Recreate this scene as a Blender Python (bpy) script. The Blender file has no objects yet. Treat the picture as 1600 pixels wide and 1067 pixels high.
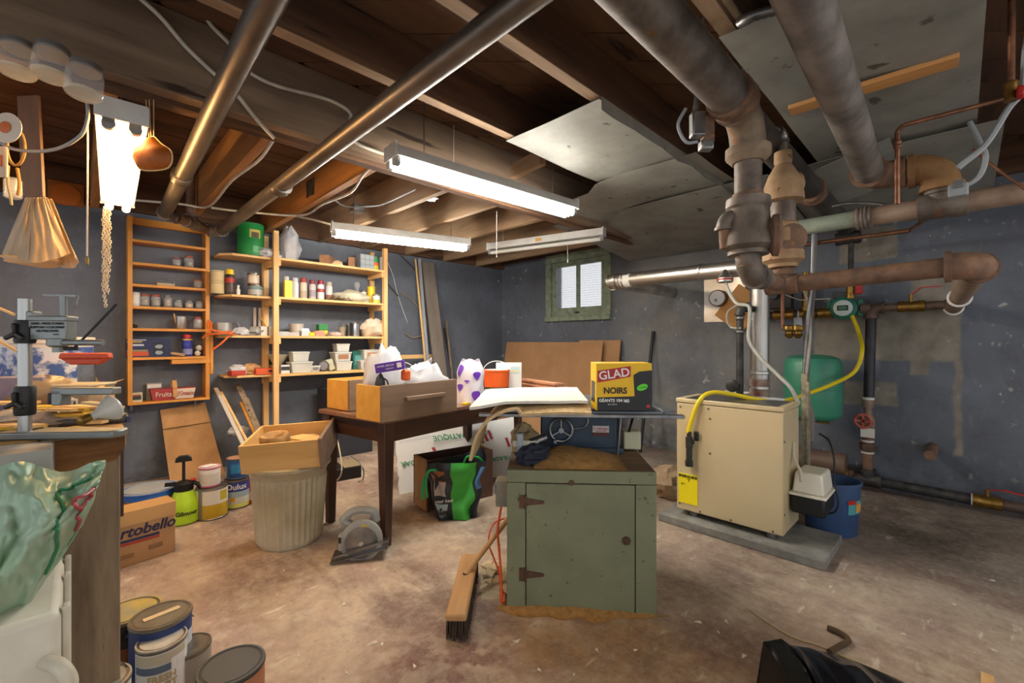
import bpy, bmesh, math, random
from mathutils import Vector, Matrix, noise
R = math.radians
PI = math.pi
random.seed(7)
SC = bpy.context.scene
COL = SC.collection

# ------------------------------------------------------------------ camera
FPX = 690.0                      # focal length in pixels for a 1600 px wide frame
EYE = 1.15
TH = R(45.4)
FW = (math.cos(TH), math.sin(TH)); RT = (math.sin(TH), -math.cos(TH))
cam = bpy.data.cameras.new('camera'); camo = bpy.data.objects.new('camera', cam); COL.objects.link(camo)
camo.location = (0, 0, EYE); camo.rotation_euler = (R(90), 0, TH - R(90))
cam.sensor_width = 36.0; cam.lens = 36.0 * FPX / 1600.0; cam.clip_start = 0.02
SC.camera = camo
# ------------------------------------------------------------------ world, light level
W = bpy.data.worlds.new('world'); SC.world = W; W.use_nodes = True
W.node_tree.nodes['Background'].inputs[0].default_value = (0.93, 0.96, 1.0, 1)
W.node_tree.nodes['Background'].inputs[1].default_value = 0.58
VS = SC.view_settings
VS.view_transform = 'Standard'; VS.look = 'None'; VS.gamma = 1.0; VS.use_curve_mapping = False
VS.exposure = 0.92
TUBE_COOL = 47.0; TUBE_WARM = 27.0; TUBE_FILL = 12.0

# room
YW = 4.73; XW = 4.46; X0 = -2.2; Y0 = -2.2; ZS = 2.47

def ray(u, v):
    a = (u - 800) / FPX
    return Vector((FW[0] + RT[0] * a, FW[1] + RT[1] * a, (533 - v) / FPX))
E0 = Vector((0, 0, EYE))
def PZ(u, v, z=0.0):
    d = ray(u, v); return E0 + d * ((z - EYE) / d.z)
def PL(u, v, off=0.0):
    d = ray(u, v); return E0 + d * ((YW - off) / d.y)
def PR(u, v, off=0.0):
    d = ray(u, v); return E0 + d * ((XW - off) / d.x)
def PX(u, v, x):
    d = ray(u, v); return E0 + d * (x / d.x)
def PD(u, v, t):
    return E0 + ray(u, v) * t

# ------------------------------------------------------------------ mesh helper
class B:
    def __init__(s): s.v = []; s.f = []
    def add(s, vs, fs):
        o = len(s.v); s.v += [tuple(p) for p in vs]; s.f += [tuple(i + o for i in q) for q in fs]; return s
    def box(s, c, d, rz=0, M=None):
        x, y, z = d[0] / 2, d[1] / 2, d[2] / 2
        vs = [Vector((a * x, b * y, e * z)) for a in (-1, 1) for b in (-1, 1) for e in (-1, 1)]
        m = M or Matrix.Rotation(rz, 3, 'Z'); c = Vector(c)
        return s.add([m @ p + c for p in vs], [(0, 1, 3, 2), (4, 6, 7, 5), (0, 4, 5, 1), (2, 3, 7, 6), (0, 2, 6, 4), (1, 5, 7, 3)])
    def b2(s, a, b):
        return s.box([(a[i] + b[i]) / 2 for i in range(3)], [abs(b[i] - a[i]) for i in range(3)])
    def bar(s, p, q, w, h, up=(0, 0, 1)):
        p, q = Vector(p), Vector(q); d = (q - p); L = d.length; d.normalize()
        up = Vector(up)
        if abs(d.dot(up)) > .98: up = Vector((0, 1, 0))
        r = d.cross(up).normalized(); u = r.cross(d)
        M = Matrix((d, r, u)).transposed()
        return s.box((p + q) / 2, (L, w, h), M=M)
    def ring(s, c, ax, r, n, ref=None):
        ax = Vector(ax).normalized(); ref = ref or (Vector((0, 0, 1)) if abs(ax.z) < .9 else Vector((1, 0, 0)))
        a = ax.cross(ref).normalized(); b = ax.cross(a)
        return [Vector(c) + a * (r * math.cos(2 * PI * i / n)) + b * (r * math.sin(2 * PI * i / n)) for i in range(n)]
    def rings(s, rs, cap=True, closed=False):
        n = len(rs[0]); vs = [p for q in rs for p in q]; fs = []
        m = len(rs)
        for k in range(m - (0 if closed else 1)):
            k2 = (k + 1) % m
            for i in range(n):
                j = (i + 1) % n; fs.append((k * n + i, k * n + j, k2 * n + j, k2 * n + i))
        if cap and not closed:
            fs.append(tuple(range(n - 1, -1, -1))); fs.append(tuple((m - 1) * n + i for i in range(n)))
        return s.add(vs, fs)
    def cyl(s, p, q, r, r2=None, n=16):
        p, q = Vector(p), Vector(q); ax = q - p
        return s.rings([s.ring(p, ax, r, n), s.ring(q, ax, r if r2 is None else r2, n)])
    def turn(s, p, ax, prof, n=20):          # profile of (radius, distance) about an axis
        p = Vector(p); ax = Vector(ax).normalized()
        return s.rings([s.ring(p + ax * z, ax, max(r, 1e-4), n) for r, z in prof])
    def lathe(s, prof, n=24, c=(0, 0, 0)):
        return s.turn(c, (0, 0, 1), prof, n)
    def tube(s, pts, r, n=8, closed=False):
        pts = [Vector(p) for p in pts]; rs = []; m = len(pts); ref = None
        for i, p in enumerate(pts):
            if closed: t = pts[(i + 1) % m] - pts[i - 1]
            else: t = pts[min(i + 1, m - 1)] - pts[max(i - 1, 0)]
            t.normalize()
            if ref is None:
                ref = Vector((0, 0, 1)) if abs(t.z) < .9 else Vector((1, 0, 0))
            a = t.cross(ref).normalized(); b = a.cross(t).normalized(); ref = b
            rr = r(i / (m - 1)) if callable(r) else r
            rs.append([p + a * (rr * math.cos(2 * PI * k / n)) + b * (rr * math.sin(2 * PI * k / n)) for k in range(n)])
        return s.rings(rs, closed=closed)
    def curve(s, pts, r, n=8, k=6):
        return s.tube(smooth(pts, k), r, n)
    def prism(s, poly, axis, a, b):          # polygon in the plane across an axis, pushed from a to b
        def P(p, t):
            return {'x': (t, p[0], p[1]), 'y': (p[0], t, p[1]), 'z': (p[0], p[1], t)}[axis]
        n = len(poly); vs = [P(p, a) for p in poly] + [P(p, b) for p in poly]
        fs = [tuple(range(n)), tuple(range(2 * n - 1, n - 1, -1))] + [(i, i + n, (i + 1) % n + n, (i + 1) % n) for i in range(n)]
        return s.add(vs, fs)
    def sheet(s, fn, nu, nv, th=0.0):        # surface fn(u,v) -> point, with a thickness
        g = [[Vector(fn(i / nu, j / nv)) for j in range(nv + 1)] for i in range(nu + 1)]
        vs = [p for q in g for p in q]; w = nv + 1
        fs = [(i * w + j, (i + 1) * w + j, (i + 1) * w + j + 1, i * w + j + 1) for i in range(nu) for j in range(nv)]
        if th:
            nr = []
            for i in range(nu + 1):
                for j in range(nv + 1):
                    a = g[min(i + 1, nu)][j] - g[max(i - 1, 0)][j]; b = g[i][min(j + 1, nv)] - g[i][max(j - 1, 0)]
                    c = a.cross(b); nr.append(c.normalized() if c.length > 1e-9 else Vector((0, 0, 1)))
            N = len(vs); vs2 = [p - q * th for p, q in zip(vs, nr)]
            f2 = [tuple(k + N for k in reversed(q)) for q in fs]
            ed = [i * w for i in range(nu + 1)] + [nu * w + j for j in range(1, w)] + [i * w + nv for i in range(nu - 1, -1, -1)] + list(range(nv - 1, 0, -1))
            sd = [(ed[k], ed[k] + N, ed[(k + 1) % len(ed)] + N, ed[(k + 1) % len(ed)]) for k in range(len(ed))]
            vs = vs + vs2; fs = fs + f2 + sd
        return s.add(vs, fs)
    def blob(s, c, d, seed=0, amp=.25, fr=2.0, n=20, m=14, flat=True, ridge=False):
        c = Vector(c); rs = []
        for j in range(m + 1):
            ph = -PI / 2 + PI * j / m; q = []
            for i in range(n):
                a = 2 * PI * i / n; p = Vector((math.cos(a) * math.cos(ph), math.sin(a) * math.cos(ph), math.sin(ph)))
                e = noise.noise(p * fr + Vector((seed * 7.3, seed * 1.7, 3)))
                if ridge: e = .6 - 1.6 * abs(e)
                e = 1 + amp * e + amp * .4 * noise.noise(p * fr * 2.7 + Vector((seed, 9, seed * 3)))
                x = Vector((p.x * d[0] / 2 * e, p.y * d[1] / 2 * e, p.z * d[2] / 2 * e))
                if flat: x.z = max(x.z, -d[2] * .36)
                q.append(c + x)
            rs.append(q)
        if flat: dz = d[2] * .36
        else: dz = 0
        rs = [[p + Vector((0, 0, dz)) for p in q] for q in rs]
        return s.rings(rs, cap=True)
    def ob(s, name, mat, parent=None, loc=None, rz=0, bev=0, world=False, sharp=38, flatshade=False):
        me = bpy.data.meshes.new(name); me.from_pydata(s.v, [], s.f); me.validate()
        bm = bmesh.new(); bm.from_mesh(me); bmesh.ops.recalc_face_normals(bm, faces=bm.faces); bm.to_mesh(me); bm.free()
        if not flatshade:
            me.polygons.foreach_set('use_smooth', [True] * len(me.polygons)); me.set_sharp_from_angle(angle=R(sharp))
        me.materials.append(mat)
        o = bpy.data.objects.new(name, me); COL.objects.link(o)
        if bev:
            b = o.modifiers.new('bevel', 'BEVEL'); b.width = bev; b.segments = 2; b.limit_method = 'ANGLE'; b.angle_limit = R(50)
        if parent is not None:
            o.parent = parent
            if world: o.location = -Vector(parent.location)
        if loc is not None: o.location = loc
        if rz: o.rotation_euler.z = rz
        return o

def smooth(pts, k=6):
    P = [Vector(p) for p in pts]; P = [P[0] * 2 - P[1]] + P + [P[-1] * 2 - P[-2]]; out = []
    for i in range(1, len(P) - 2):
        a, b, c, d = P[i - 1:i + 3]
        for j in range(k):
            t = j / k
            out.append(.5 * ((2 * b) + (c - a) * t + (2 * a - 5 * b + 4 * c - d) * t * t + (3 * b - a - 3 * c + d) * t ** 3))
    out.append(P[-2]); return out

def tag(o, label, cat, group=None):
    o['label'] = label; o['category'] = cat
    if group: o['group'] = group
    return o
def T(name, label, cat, loc=(0, 0, 0), rz=0, group=None):
    o = bpy.data.objects.new(name, None); COL.objects.link(o); o.empty_display_size = .05
    o.location = loc; o.rotation_euler = (0, 0, rz); return tag(o, label, cat, group)
def struct(o): o['kind'] = 'structure'; return o
def stuff(o): o['kind'] = 'stuff'; return o
def lab(o, l): o['label'] = l; return o

# ------------------------------------------------------------------ materials
MATS = {}
def hx(h):
    h = h.lstrip('#'); c = [int(h[i:i + 2], 16) / 255 for i in (0, 2, 4)]
    return tuple((x / 12.92 if x <= .04045 else ((x + .055) / 1.055) ** 2.4) for x in c) + (1,)
def mat(name, c, rough=.6, metal=0.0, c2=None, scale=6, stretch=(1, 1, 1), lo=.35, hi=.65, bump=0.0, detail=5, trans=0.0, alpha=1.0,
        spec=None, speck=None, world=False, emit=None, bscale=None, ior=None, coat=0, transl=0, speck_hi=.66):
    if name in MATS: return MATS[name]
    m = bpy.data.materials.new(name); m.use_nodes = True; nt = m.node_tree; N = nt.nodes; L = nt.links
    p = N['Principled BSDF']; c = hx(c) if isinstance(c, str) else c
    p.inputs['Base Color'].default_value = c; p.inputs['Roughness'].default_value = rough; p.inputs['Metallic'].default_value = metal
    if spec is not None: p.inputs['Specular IOR Level'].default_value = spec
    if ior: p.inputs['IOR'].default_value = ior
    if coat: p.inputs['Coat Weight'].default_value = coat
    p.inputs['Transmission Weight'].default_value = trans; p.inputs['Alpha'].default_value = alpha
    if emit: p.inputs['Emission Color'].default_value = emit[0]; p.inputs['Emission Strength'].default_value = emit[1]
    if c2 is not None or bump or speck:
        tc = N.new('ShaderNodeTexCoord'); mp = N.new('ShaderNodeMapping'); mp.inputs['Scale'].default_value = stretch
        if world:
            g = N.new('ShaderNodeNewGeometry'); L.new(g.outputs['Position'], mp.inputs[0])
        else:
            oi = N.new('ShaderNodeObjectInfo'); ad = N.new('ShaderNodeVectorMath'); ad.operation = 'MULTIPLY_ADD'
            L.new(oi.outputs['Random'], ad.inputs[0]); ad.inputs[1].default_value = (13, 17, 11); L.new(tc.outputs['Object'], ad.inputs[2])
            L.new(ad.outputs[0], mp.inputs[0])
        nz = N.new('ShaderNodeTexNoise'); nz.inputs['Scale'].default_value = scale; nz.inputs['Detail'].default_value = detail; nz.inputs['Roughness'].default_value = .6
        L.new(mp.outputs[0], nz.inputs[0]); last = None
        if c2 is not None:
            cr = N.new('ShaderNodeValToRGB'); cr.color_ramp.elements[0].position = lo; cr.color_ramp.elements[1].position = hi
            cr.color_ramp.elements[0].color = c; cr.color_ramp.elements[1].color = hx(c2) if isinstance(c2, str) else c2
            L.new(nz.outputs[0], cr.inputs[0]); last = cr.outputs[0]
        if speck:
            n2 = N.new('ShaderNodeTexNoise'); n2.inputs['Scale'].default_value = speck[1]; n2.inputs['Detail'].default_value = 4
            L.new(mp.outputs[0], n2.inputs[0])
            r2 = N.new('ShaderNodeValToRGB'); r2.color_ramp.elements[0].position = speck_hi; r2.color_ramp.elements[1].position = speck_hi + .05
            r2.color_ramp.elements[0].color = (0, 0, 0, 1); r2.color_ramp.elements[1].color = (1, 1, 1, 1)
            L.new(n2.outputs[0], r2.inputs[0]); mx = N.new('ShaderNodeMixRGB'); L.new(r2.outputs[0], mx.inputs[0])
            if last: L.new(last, mx.inputs[1])
            else: mx.inputs[1].default_value = c
            mx.inputs[2].default_value = hx(speck[0]); last = mx.outputs[0]
        if last: L.new(last, p.inputs['Base Color'])
        if bump:
            b = N.new('ShaderNodeBump'); b.inputs['Strength'].default_value = bump; b.inputs['Distance'].default_value = .01
            if bscale:
                n3 = N.new('ShaderNodeTexNoise'); n3.inputs['Scale'].default_value = bscale; n3.inputs['Detail'].default_value = 4
                L.new(mp.outputs[0], n3.inputs[0]); L.new(n3.outputs[0], b.inputs['Height'])
            else: L.new(nz.outputs[0], b.inputs['Height'])
            L.new(b.outputs[0], p.inputs['Normal'])
    if transl:
        t = N.new('ShaderNodeBsdfTranslucent'); t.inputs[0].default_value = c
        mx = N.new('ShaderNodeMixShader'); mx.inputs[0].default_value = transl
        L.new(p.outputs[0], mx.inputs[1]); L.new(t.outputs[0], mx.inputs[2]); L.new(mx.outputs[0], N['Material Output'].inputs[0])
    MATS[name] = m; return m
def wood(name, c1, c2, axis='x', rough=.65, bump=.15, sc=14, speck=None):
    st = {'x': (.12, 1, 1), 'y': (1, .12, 1), 'z': (1, 1, .12)}[axis]
    return mat(name, c1, rough, c2=c2, scale=sc, stretch=st, bump=bump, speck=speck, lo=.3, hi=.7)
def plain(c, rough=.5, metal=0.0):
    n = 'paint_%s_%d_%d' % (c.lstrip('#'), rough * 100, metal * 100)
    return mat(n, c, rough, metal)

PINE = {a: wood('pine_' + a, '#d9a765', '#eec78c', a) for a in 'xyz'}
HONEY = {a: wood('honey_pine_' + a, '#c8842f', '#e09c45', a, rough=.4) for a in 'xyz'}
OLDW = {a: wood('old_joist_wood_' + a, '#3d2618', '#6b4a30', a, rough=.85, bump=.4, sc=10, speck=('#2a1a12', 9)) for a in 'xyz'}
CUTW = {a: wood('lighter_joist_wood_' + a, '#7d634a', '#a88b6c', a, rough=.8, bump=.3, sc=12) for a in 'xyz'}
DKW = {a: wood('dark_stained_wood_' + a, '#38231b', '#55382a', a, rough=.45, bump=.1, sc=16) for a in 'xyz'}
GREYW = {a: wood('weathered_wood_' + a, '#6b5844', '#a08a70', a, rough=.85, bump=.5, sc=22, speck=('#3d3026', 22)) for a in 'xyz'}
WHITE = plain('#e9e8e4', .45); BLACK = plain('#141414', .5); GREY = plain('#8c8c8c', .5); DGREY = plain('#3a3a3c', .5)
RED = plain('#b3241d', .45); YEL = plain('#eac21a', .45); ORANGE = plain('#e2601c', .5); BLUE = plain('#1f4e94', .45); GREEN = plain('#1c8a45', .45)
STEEL = mat('galvanised_steel', '#9b9b9a', .35, .9, c2='#6f7071', scale=9)
CHROME = mat('bright_stainless', '#d6d4cf', .38, 1.0, c2='#a8a49d', scale=5, stretch=(1, 1, .2))
BRASS = mat('dull_brass', '#a5813f', .4, .85, c2='#7d6030', scale=30)
COPPER = mat('copper', '#9a6a50', .45, .7, c2='#70503f', scale=20)
RUST = mat('rusty_iron', '#665043', .75, .25, c2='#8d6c55', scale=16, bump=.25, speck=('#a06c40', 24))
IRON = mat('old_grey_iron', '#5a5048', .6, .45, c2='#857a70', scale=9, bump=.15, speck=('#7b5233', 14))
BRONZE = mat('dusty_bronze', '#9a7c5e', .7, .15, c2='#b3946f', scale=14, bump=.15, speck=('#7a4f2a', 18))
BLKIRON = mat('black_iron', '#2b2a29', .55, .4, c2='#4b4845', scale=14, bump=.1)
GLASS = mat('clear_glass', (.93, .95, .95, 1), .06, alpha=.15, spec=.9)
KRAFT = mat('brown_kraft', '#a87c4e', .85, c2='#bd9160', scale=5, bump=.1)
CARD = mat('corrugated_card', '#a9825a', .85, c2='#b98f64', scale=4)
PLASTW = mat('milky_plastic', '#dcdcd4', .35, c2='#c9c9c0', scale=3, transl=.15)
PAPER = plain('#e6e3db', .8)

def text(body, size, m, parent, pos, right, up, off=0.0, ext=.0006, align='CENTER', name='lettering', sx=1.0, shear=0, bend=0):
    cu = bpy.data.curves.new('lettering', 'FONT'); cu.body = body; cu.size = size; cu.align_x = align; cu.align_y = 'CENTER'
    cu.extrude = ext; cu.offset = off; cu.resolution_u = 3; cu.shear = shear
    tmp = bpy.data.objects.new('tmp', cu); COL.objects.link(tmp)
    dg = bpy.context.evaluated_depsgraph_get(); me = bpy.data.meshes.new_from_object(tmp.evaluated_get(dg))
    bpy.data.objects.remove(tmp); me.materials.clear(); me.materials.append(m); me.name = name
    if bend:
        for vv in me.vertices:
            x = vv.co.x * sx; vv.co.z += bend * (math.cos(x / bend) - 1); vv.co.x = bend * math.sin(x / bend) / sx
    o = bpy.data.objects.new(name, me); COL.objects.link(o); o.parent = parent
    r = Vector(right).normalized(); u = Vector(up).normalized(); n = r.cross(u)
    o.matrix_local = Matrix.Translation(Vector(pos)) @ Matrix((r * sx, u, n)).transposed().to_4x4()
    return o
FR = ((1, 0, 0), (0, 0, 1))       # a sign on a face that looks towards local -Y
def PY(u, v, y):
    d = ray(u, v); return E0 + d * (y / d.y)
# ------------------------------------------------------------------ surfaces of the room
def nodes_mat(name, rough):
    m = bpy.data.materials.new(name); m.use_nodes = True; nt = m.node_tree
    p = nt.nodes['Principled BSDF']; p.inputs['Roughness'].default_value = rough
    g = nt.nodes.new('ShaderNodeNewGeometry'); return m, nt, p, g.outputs['Position']
def nz(nt, vec, scale, detail=5, stretch=None, rgh=.6):
    if stretch:
        mp = nt.nodes.new('ShaderNodeMapping'); mp.inputs['Scale'].default_value = stretch; nt.links.new(vec, mp.inputs[0]); vec = mp.outputs[0]
    n = nt.nodes.new('ShaderNodeTexNoise'); n.inputs['Scale'].default_value = scale; n.inputs['Detail'].default_value = detail
    n.inputs['Roughness'].default_value = rgh; nt.links.new(vec, n.inputs[0]); return n.outputs[0]
def ramp(nt, fac, stops):
    r = nt.nodes.new('ShaderNodeValToRGB'); e = r.color_ramp.elements
    while len(e) < len(stops): e.new(.5)
    for q, (pos, c) in zip(e, stops):
        q.position = pos; q.color = hx(c) if isinstance(c, str) else (c, c, c, 1)
    nt.links.new(fac, r.inputs[0]); return r.outputs[0]
def mixc(nt, fac, a, b):
    x = nt.nodes.new('ShaderNodeMixRGB')
    for i, s in ((0, fac), (1, a), (2, b)):
        if isinstance(s, str): x.inputs[i].default_value = hx(s)
        elif isinstance(s, float): x.inputs[i].default_value = s if i == 0 else (s, s, s, 1)
        else: nt.links.new(s, x.inputs[i])
    return x.outputs[0]
def mth(nt, op, a, b=None):
    x = nt.nodes.new('ShaderNodeMath'); x.operation = op
    for i, s in ((0, a), (1, b)):
        if s is None: continue
        if isinstance(s, (int, float)): x.inputs[i].default_value = s
        else: nt.links.new(s, x.inputs[i])
    return x.outputs[0]
def step(nt, val, lo, hi):
    x = nt.nodes.new('ShaderNodeMapRange'); x.interpolation_type = 'SMOOTHSTEP'
    x.inputs['From Min'].default_value = lo; x.inputs['From Max'].default_value = hi; nt.links.new(val, x.inputs['Value']); return x.outputs[0]
def rect(nt, a, b, a0, a1, b0, b1, s=.012):
    r = mth(nt, 'MULTIPLY', step(nt, a, a0 - s, a0 + s), step(nt, a, a1 + s, a1 - s))
    return mth(nt, 'MULTIPLY', r, mth(nt, 'MULTIPLY', step(nt, b, b0 - s, b0 + s), step(nt, b, b1 + s, b1 - s)))

# concrete floor: worn beige and mauve paint, dust, sawdust and paint flecks
fm, nt, p, pos = nodes_mat('worn_concrete', .8)
base = ramp(nt, nz(nt, pos, 1.3, 8), [(.3, '#8d7866'), (.48, '#ad9783'), (.68, '#c6b39d')])
base = mixc(nt, ramp(nt, nz(nt, pos, 2.2, 6, (1.6, .7, 1)), [(.5, 0.0), (.62, .75)]), base, '#9a7f76')
base = mixc(nt, ramp(nt, nz(nt, pos, 5.5, 8), [(.52, 0.0), (.7, .7)]), base, '#cdbfa8')
base = mixc(nt, ramp(nt, nz(nt, pos, 14, 8, None, .75), [(.45, 0.0), (.75, .55)]), base, '#7f7066')
sx = nt.nodes.new('ShaderNodeSeparateXYZ'); nt.links.new(pos, sx.inputs[0])
gx = step(nt, sx.outputs[0], 1.9, 3.4)
base = mixc(nt, mth(nt, 'MULTIPLY', gx, .72), base, ramp(nt, nz(nt, pos, 3, 8), [(.35, '#5b564f'), (.65, '#877e74')]))
sd = nt.nodes.new('ShaderNodeVectorMath'); sd.operation = 'DISTANCE'; nt.links.new(pos, sd.inputs[0]); sd.inputs[1].default_value = (1.42, .98, 0)
sm = mth(nt, 'MULTIPLY', step(nt, sd.outputs['Value'], .62, .1), ramp(nt, nz(nt, pos, 6, 8), [(.3, .1), (.6, 1.0)]))
base = mixc(nt, mth(nt, 'MULTIPLY', sm, .75), base, '#a27b45')
base = mixc(nt, ramp(nt, nz(nt, pos, 42, 2), [(.715, 0.0), (.74, .9)]), base, '#d9d2c4')
base = mixc(nt, ramp(nt, nz(nt, pos, 7, 3, (.6, 2.2, 1)), [(.64, 0.0), (.72, .75)]), base, '#d2cabd')
red = mth(nt, 'MULTIPLY', rect(nt, sx.outputs[0], sx.outputs[1], .72, 1.18, 1.1, 1.5, .12), ramp(nt, nz(nt, pos, 9, 7), [(.46, 0.0), (.56, .75)]))
base = mixc(nt, red, base, '#6b3d38')
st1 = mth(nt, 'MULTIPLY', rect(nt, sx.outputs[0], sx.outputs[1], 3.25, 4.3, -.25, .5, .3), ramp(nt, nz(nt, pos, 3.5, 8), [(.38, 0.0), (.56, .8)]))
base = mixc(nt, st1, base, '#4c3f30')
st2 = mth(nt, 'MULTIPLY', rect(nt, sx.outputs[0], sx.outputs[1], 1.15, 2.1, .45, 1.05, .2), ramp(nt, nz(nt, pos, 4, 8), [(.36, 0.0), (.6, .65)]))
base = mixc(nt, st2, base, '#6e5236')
base = mixc(nt, ramp(nt, nz(nt, pos, 1.9, 9, (1, .5, 1), .7), [(.49, 0.0), (.6, .85)]), base, '#735b52')
base = mixc(nt, ramp(nt, nz(nt, pos, 26, 9, None, .8), [(.46, 0.0), (.7, .32)]), base, '#d3c6b2')
base = mixc(nt, ramp(nt, nz(nt, pos, 33, 6, None, .7), [(.6, 0.0), (.7, .6)]), base, '#5d5047')
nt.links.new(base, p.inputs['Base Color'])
bp = nt.nodes.new('ShaderNodeBump'); bp.inputs['Strength'].default_value = .35; bp.inputs['Distance'].default_value = .01
nt.links.new(nz(nt, pos, 9, 8), bp.inputs['Height']); nt.links.new(bp.outputs[0], p.inputs['Normal'])
FLOORM = fm

# painted block walls, slate blue, with patches where an old board kept the paint off
wm, nt, p, pos = nodes_mat('slate_blue_wall_paint', .62)
sx = nt.nodes.new('ShaderNodeSeparateXYZ')
wob = nt.nodes.new('ShaderNodeTexNoise'); wob.inputs['Scale'].default_value = 7; wob.inputs['Detail'].default_value = 5; nt.links.new(pos, wob.inputs[0])
wv = nt.nodes.new('ShaderNodeVectorMath'); wv.operation = 'MULTIPLY_ADD'; nt.links.new(wob.outputs['Color'], wv.inputs[0]); wv.inputs[1].default_value = (.05, .05, .05)
nt.links.new(pos, wv.inputs[2]); nt.links.new(wv.outputs[0], sx.inputs[0])
X_, Y_, Z_ = sx.outputs
base = ramp(nt, nz(nt, pos, 1.6, 7), [(.3, '#575c66'), (.5, '#626873'), (.7, '#6e7583')])
base = mixc(nt, ramp(nt, nz(nt, pos, 6, 8), [(.5, 0.0), (.8, .5)]), base, '#43474e')
onr = step(nt, X_, XW - .12, XW - .06)
rub = mth(nt, 'MULTIPLY', onr, mth(nt, 'MULTIPLY', step(nt, Y_, 3.0, 2.4), step(nt, Y_, .9, 1.3)))
base = mixc(nt, mth(nt, 'MULTIPLY', rub, ramp(nt, nz(nt, pos, 2.4, 8), [(.35, .15), (.6, .8)])), base, '#8c8d8b')
def wr(u0, v0, u1, v1):
    a = PR(u0, v0); b = PR(u1, v1); return (min(a.y, b.y) + .02, max(a.y, b.y) + .02, min(a.z, b.z) + .02, max(a.z, b.z) + .02)
pm = None
for q in ((1420, 425, 1500, 482), (1272, 478, 1500, 564), (1420, 560, 1450, 584), (1490, 560, 1501, 712), (1318, 592, 1400, 634), (1310, 362, 1400, 402)):
    y0, y1, z0, z1 = wr(*q); r_ = mth(nt, 'MULTIPLY', onr, rect(nt, Y_, Z_, y0, y1, z0, z1))
    pm = r_ if pm is None else mth(nt, 'MAXIMUM', pm, r_)
base = mixc(nt, mth(nt, 'MULTIPLY', pm, .92), base, ramp(nt, nz(nt, pos, 9, 7), [(.3, '#736c60'), (.65, '#958d7f')]))
chip = mth(nt, 'MULTIPLY', ramp(nt, nz(nt, pos, 11, 6), [(.62, 0.0), (.66, .9)]), ramp(nt, nz(nt, pos, 2.1, 3), [(.48, 0.0), (.58, 1.0)]))
base = mixc(nt, mth(nt, 'MULTIPLY', chip, onr), base, '#b4b2aa')
base = mixc(nt, ramp(nt, nz(nt, pos, 22, 8, (1, 1, .35), .75), [(.56, 0.0), (.72, .45)]), base, '#858b94')
base = mixc(nt, mth(nt, 'MULTIPLY', mth(nt, 'MULTIPLY', onr, ramp(nt, nz(nt, pos, 1.7, 3), [(.5, 0.0), (.58, 1.0)])), ramp(nt, nz(nt, pos, 30, 5), [(.66, 0.0), (.7, .8)])), base, '#b9b8b2')
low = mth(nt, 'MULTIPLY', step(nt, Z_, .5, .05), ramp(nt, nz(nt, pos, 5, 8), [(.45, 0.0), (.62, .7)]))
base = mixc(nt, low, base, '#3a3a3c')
nt.links.new(base, p.inputs['Base Color'])
bp = nt.nodes.new('ShaderNodeBump'); bp.inputs['Strength'].default_value = .4; bp.inputs['Distance'].default_value = .02
nt.links.new(nz(nt, pos, 7, 8), bp.inputs['Height']); nt.links.new(bp.outputs[0], p.inputs['Normal'])
WALLM = wm


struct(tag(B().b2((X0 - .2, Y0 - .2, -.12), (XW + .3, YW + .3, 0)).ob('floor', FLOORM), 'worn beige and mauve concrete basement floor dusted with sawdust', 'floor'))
struct(tag(B().b2((X0 - .2, YW, 0), (XW + .3, YW + .25, 2.6)).ob('wall_left', WALLM), 'slate grey painted wall behind the wooden shelves', 'wall'))
wy0, wy1, wz0, wz1 = 2.93, 3.81, 1.46, 2.2
w = B()
w.b2((XW, Y0, 0), (XW + .25, YW, wz0)); w.b2((XW, Y0, wz1), (XW + .25, YW, 2.6))
w.b2((XW, Y0, wz0), (XW + .25, wy0, wz1)); w.b2((XW, wy1, wz0), (XW + .25, YW, wz1))
struct(tag(w.ob('wall_right', WALLM), 'slate blue painted wall with bare patches behind the boiler', 'wall'))

# window
GRN = mat('flaking_green_paint', '#73806b', .75, c2='#95a08a', scale=14, bump=.3, speck=('#3d3c33', 17))
wt = T('window_1', 'small two-pane basement window in a flaking green frame', 'window', (XW, 3.37, wz0)); wt['kind'] = 'structure'
def win(b, n, m, par=wt, **k): return b.ob(n, m, par, world=(par is wt), **k)
fy0, fy1, fz0, fz1 = 2.86, 3.86, 1.41, 2.27
b = B(); b.b2((XW - .035, fy0, fz1 - .1), (XW + .02, fy1, fz1)); win(b, 'head_casing', GRN, bev=.004)
for a, c in ((fy0, fy0 + .09), (fy1 - .09, fy1)):
    win(B().b2((XW - .03, a, fz0 + .06), (XW + .02, c, fz1 - .1)), 'side_casing', GRN, bev=.004)
win(B().b2((XW - .06, fy0, fz0), (XW + .02, fy1, fz0 + .06)), 'sill', GRN, bev=.004)
s0, s1 = fy0 + .09, fy1 - .09
sash = win(B().b2((XW, s0, fz0 + .06), (XW + .045, s1, fz0 + .17)).b2((XW, s0, fz1 - .16), (XW + .045, s1, fz1 - .1))
           .b2((XW, s0, fz0 + .17), (XW + .045, s0 + .055, fz1 - .16)).b2((XW, s1 - .055, fz0 + .17), (XW + .045, s1, fz1 - .16)), 'sash', GRN, bev=.003)
mid = (s0 + s1) / 2
B().b2((XW, mid - .018, fz0 + .17), (XW + .045, mid + .018, fz1 - .16)).ob('glazing_bar', GRN, sash)
FROST = mat('dusty_window_glass', (.95, .95, .96, 1), .25, trans=.92, ior=1.1)
for a, c in ((s0 + .055, mid - .018), (mid + .018, s1 - .055)):
    B().b2((XW + .02, a, fz0 + .17), (XW + .025, c, fz1 - .16)).ob('pane', FROST, sash)
b = B()
n = 30
for i in range(n):
    y = s0 + (s1 - s0) * i / (n - 1)
    b.box((XW + .12, y, 1.84), (.0018, .0018, .7))
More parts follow.
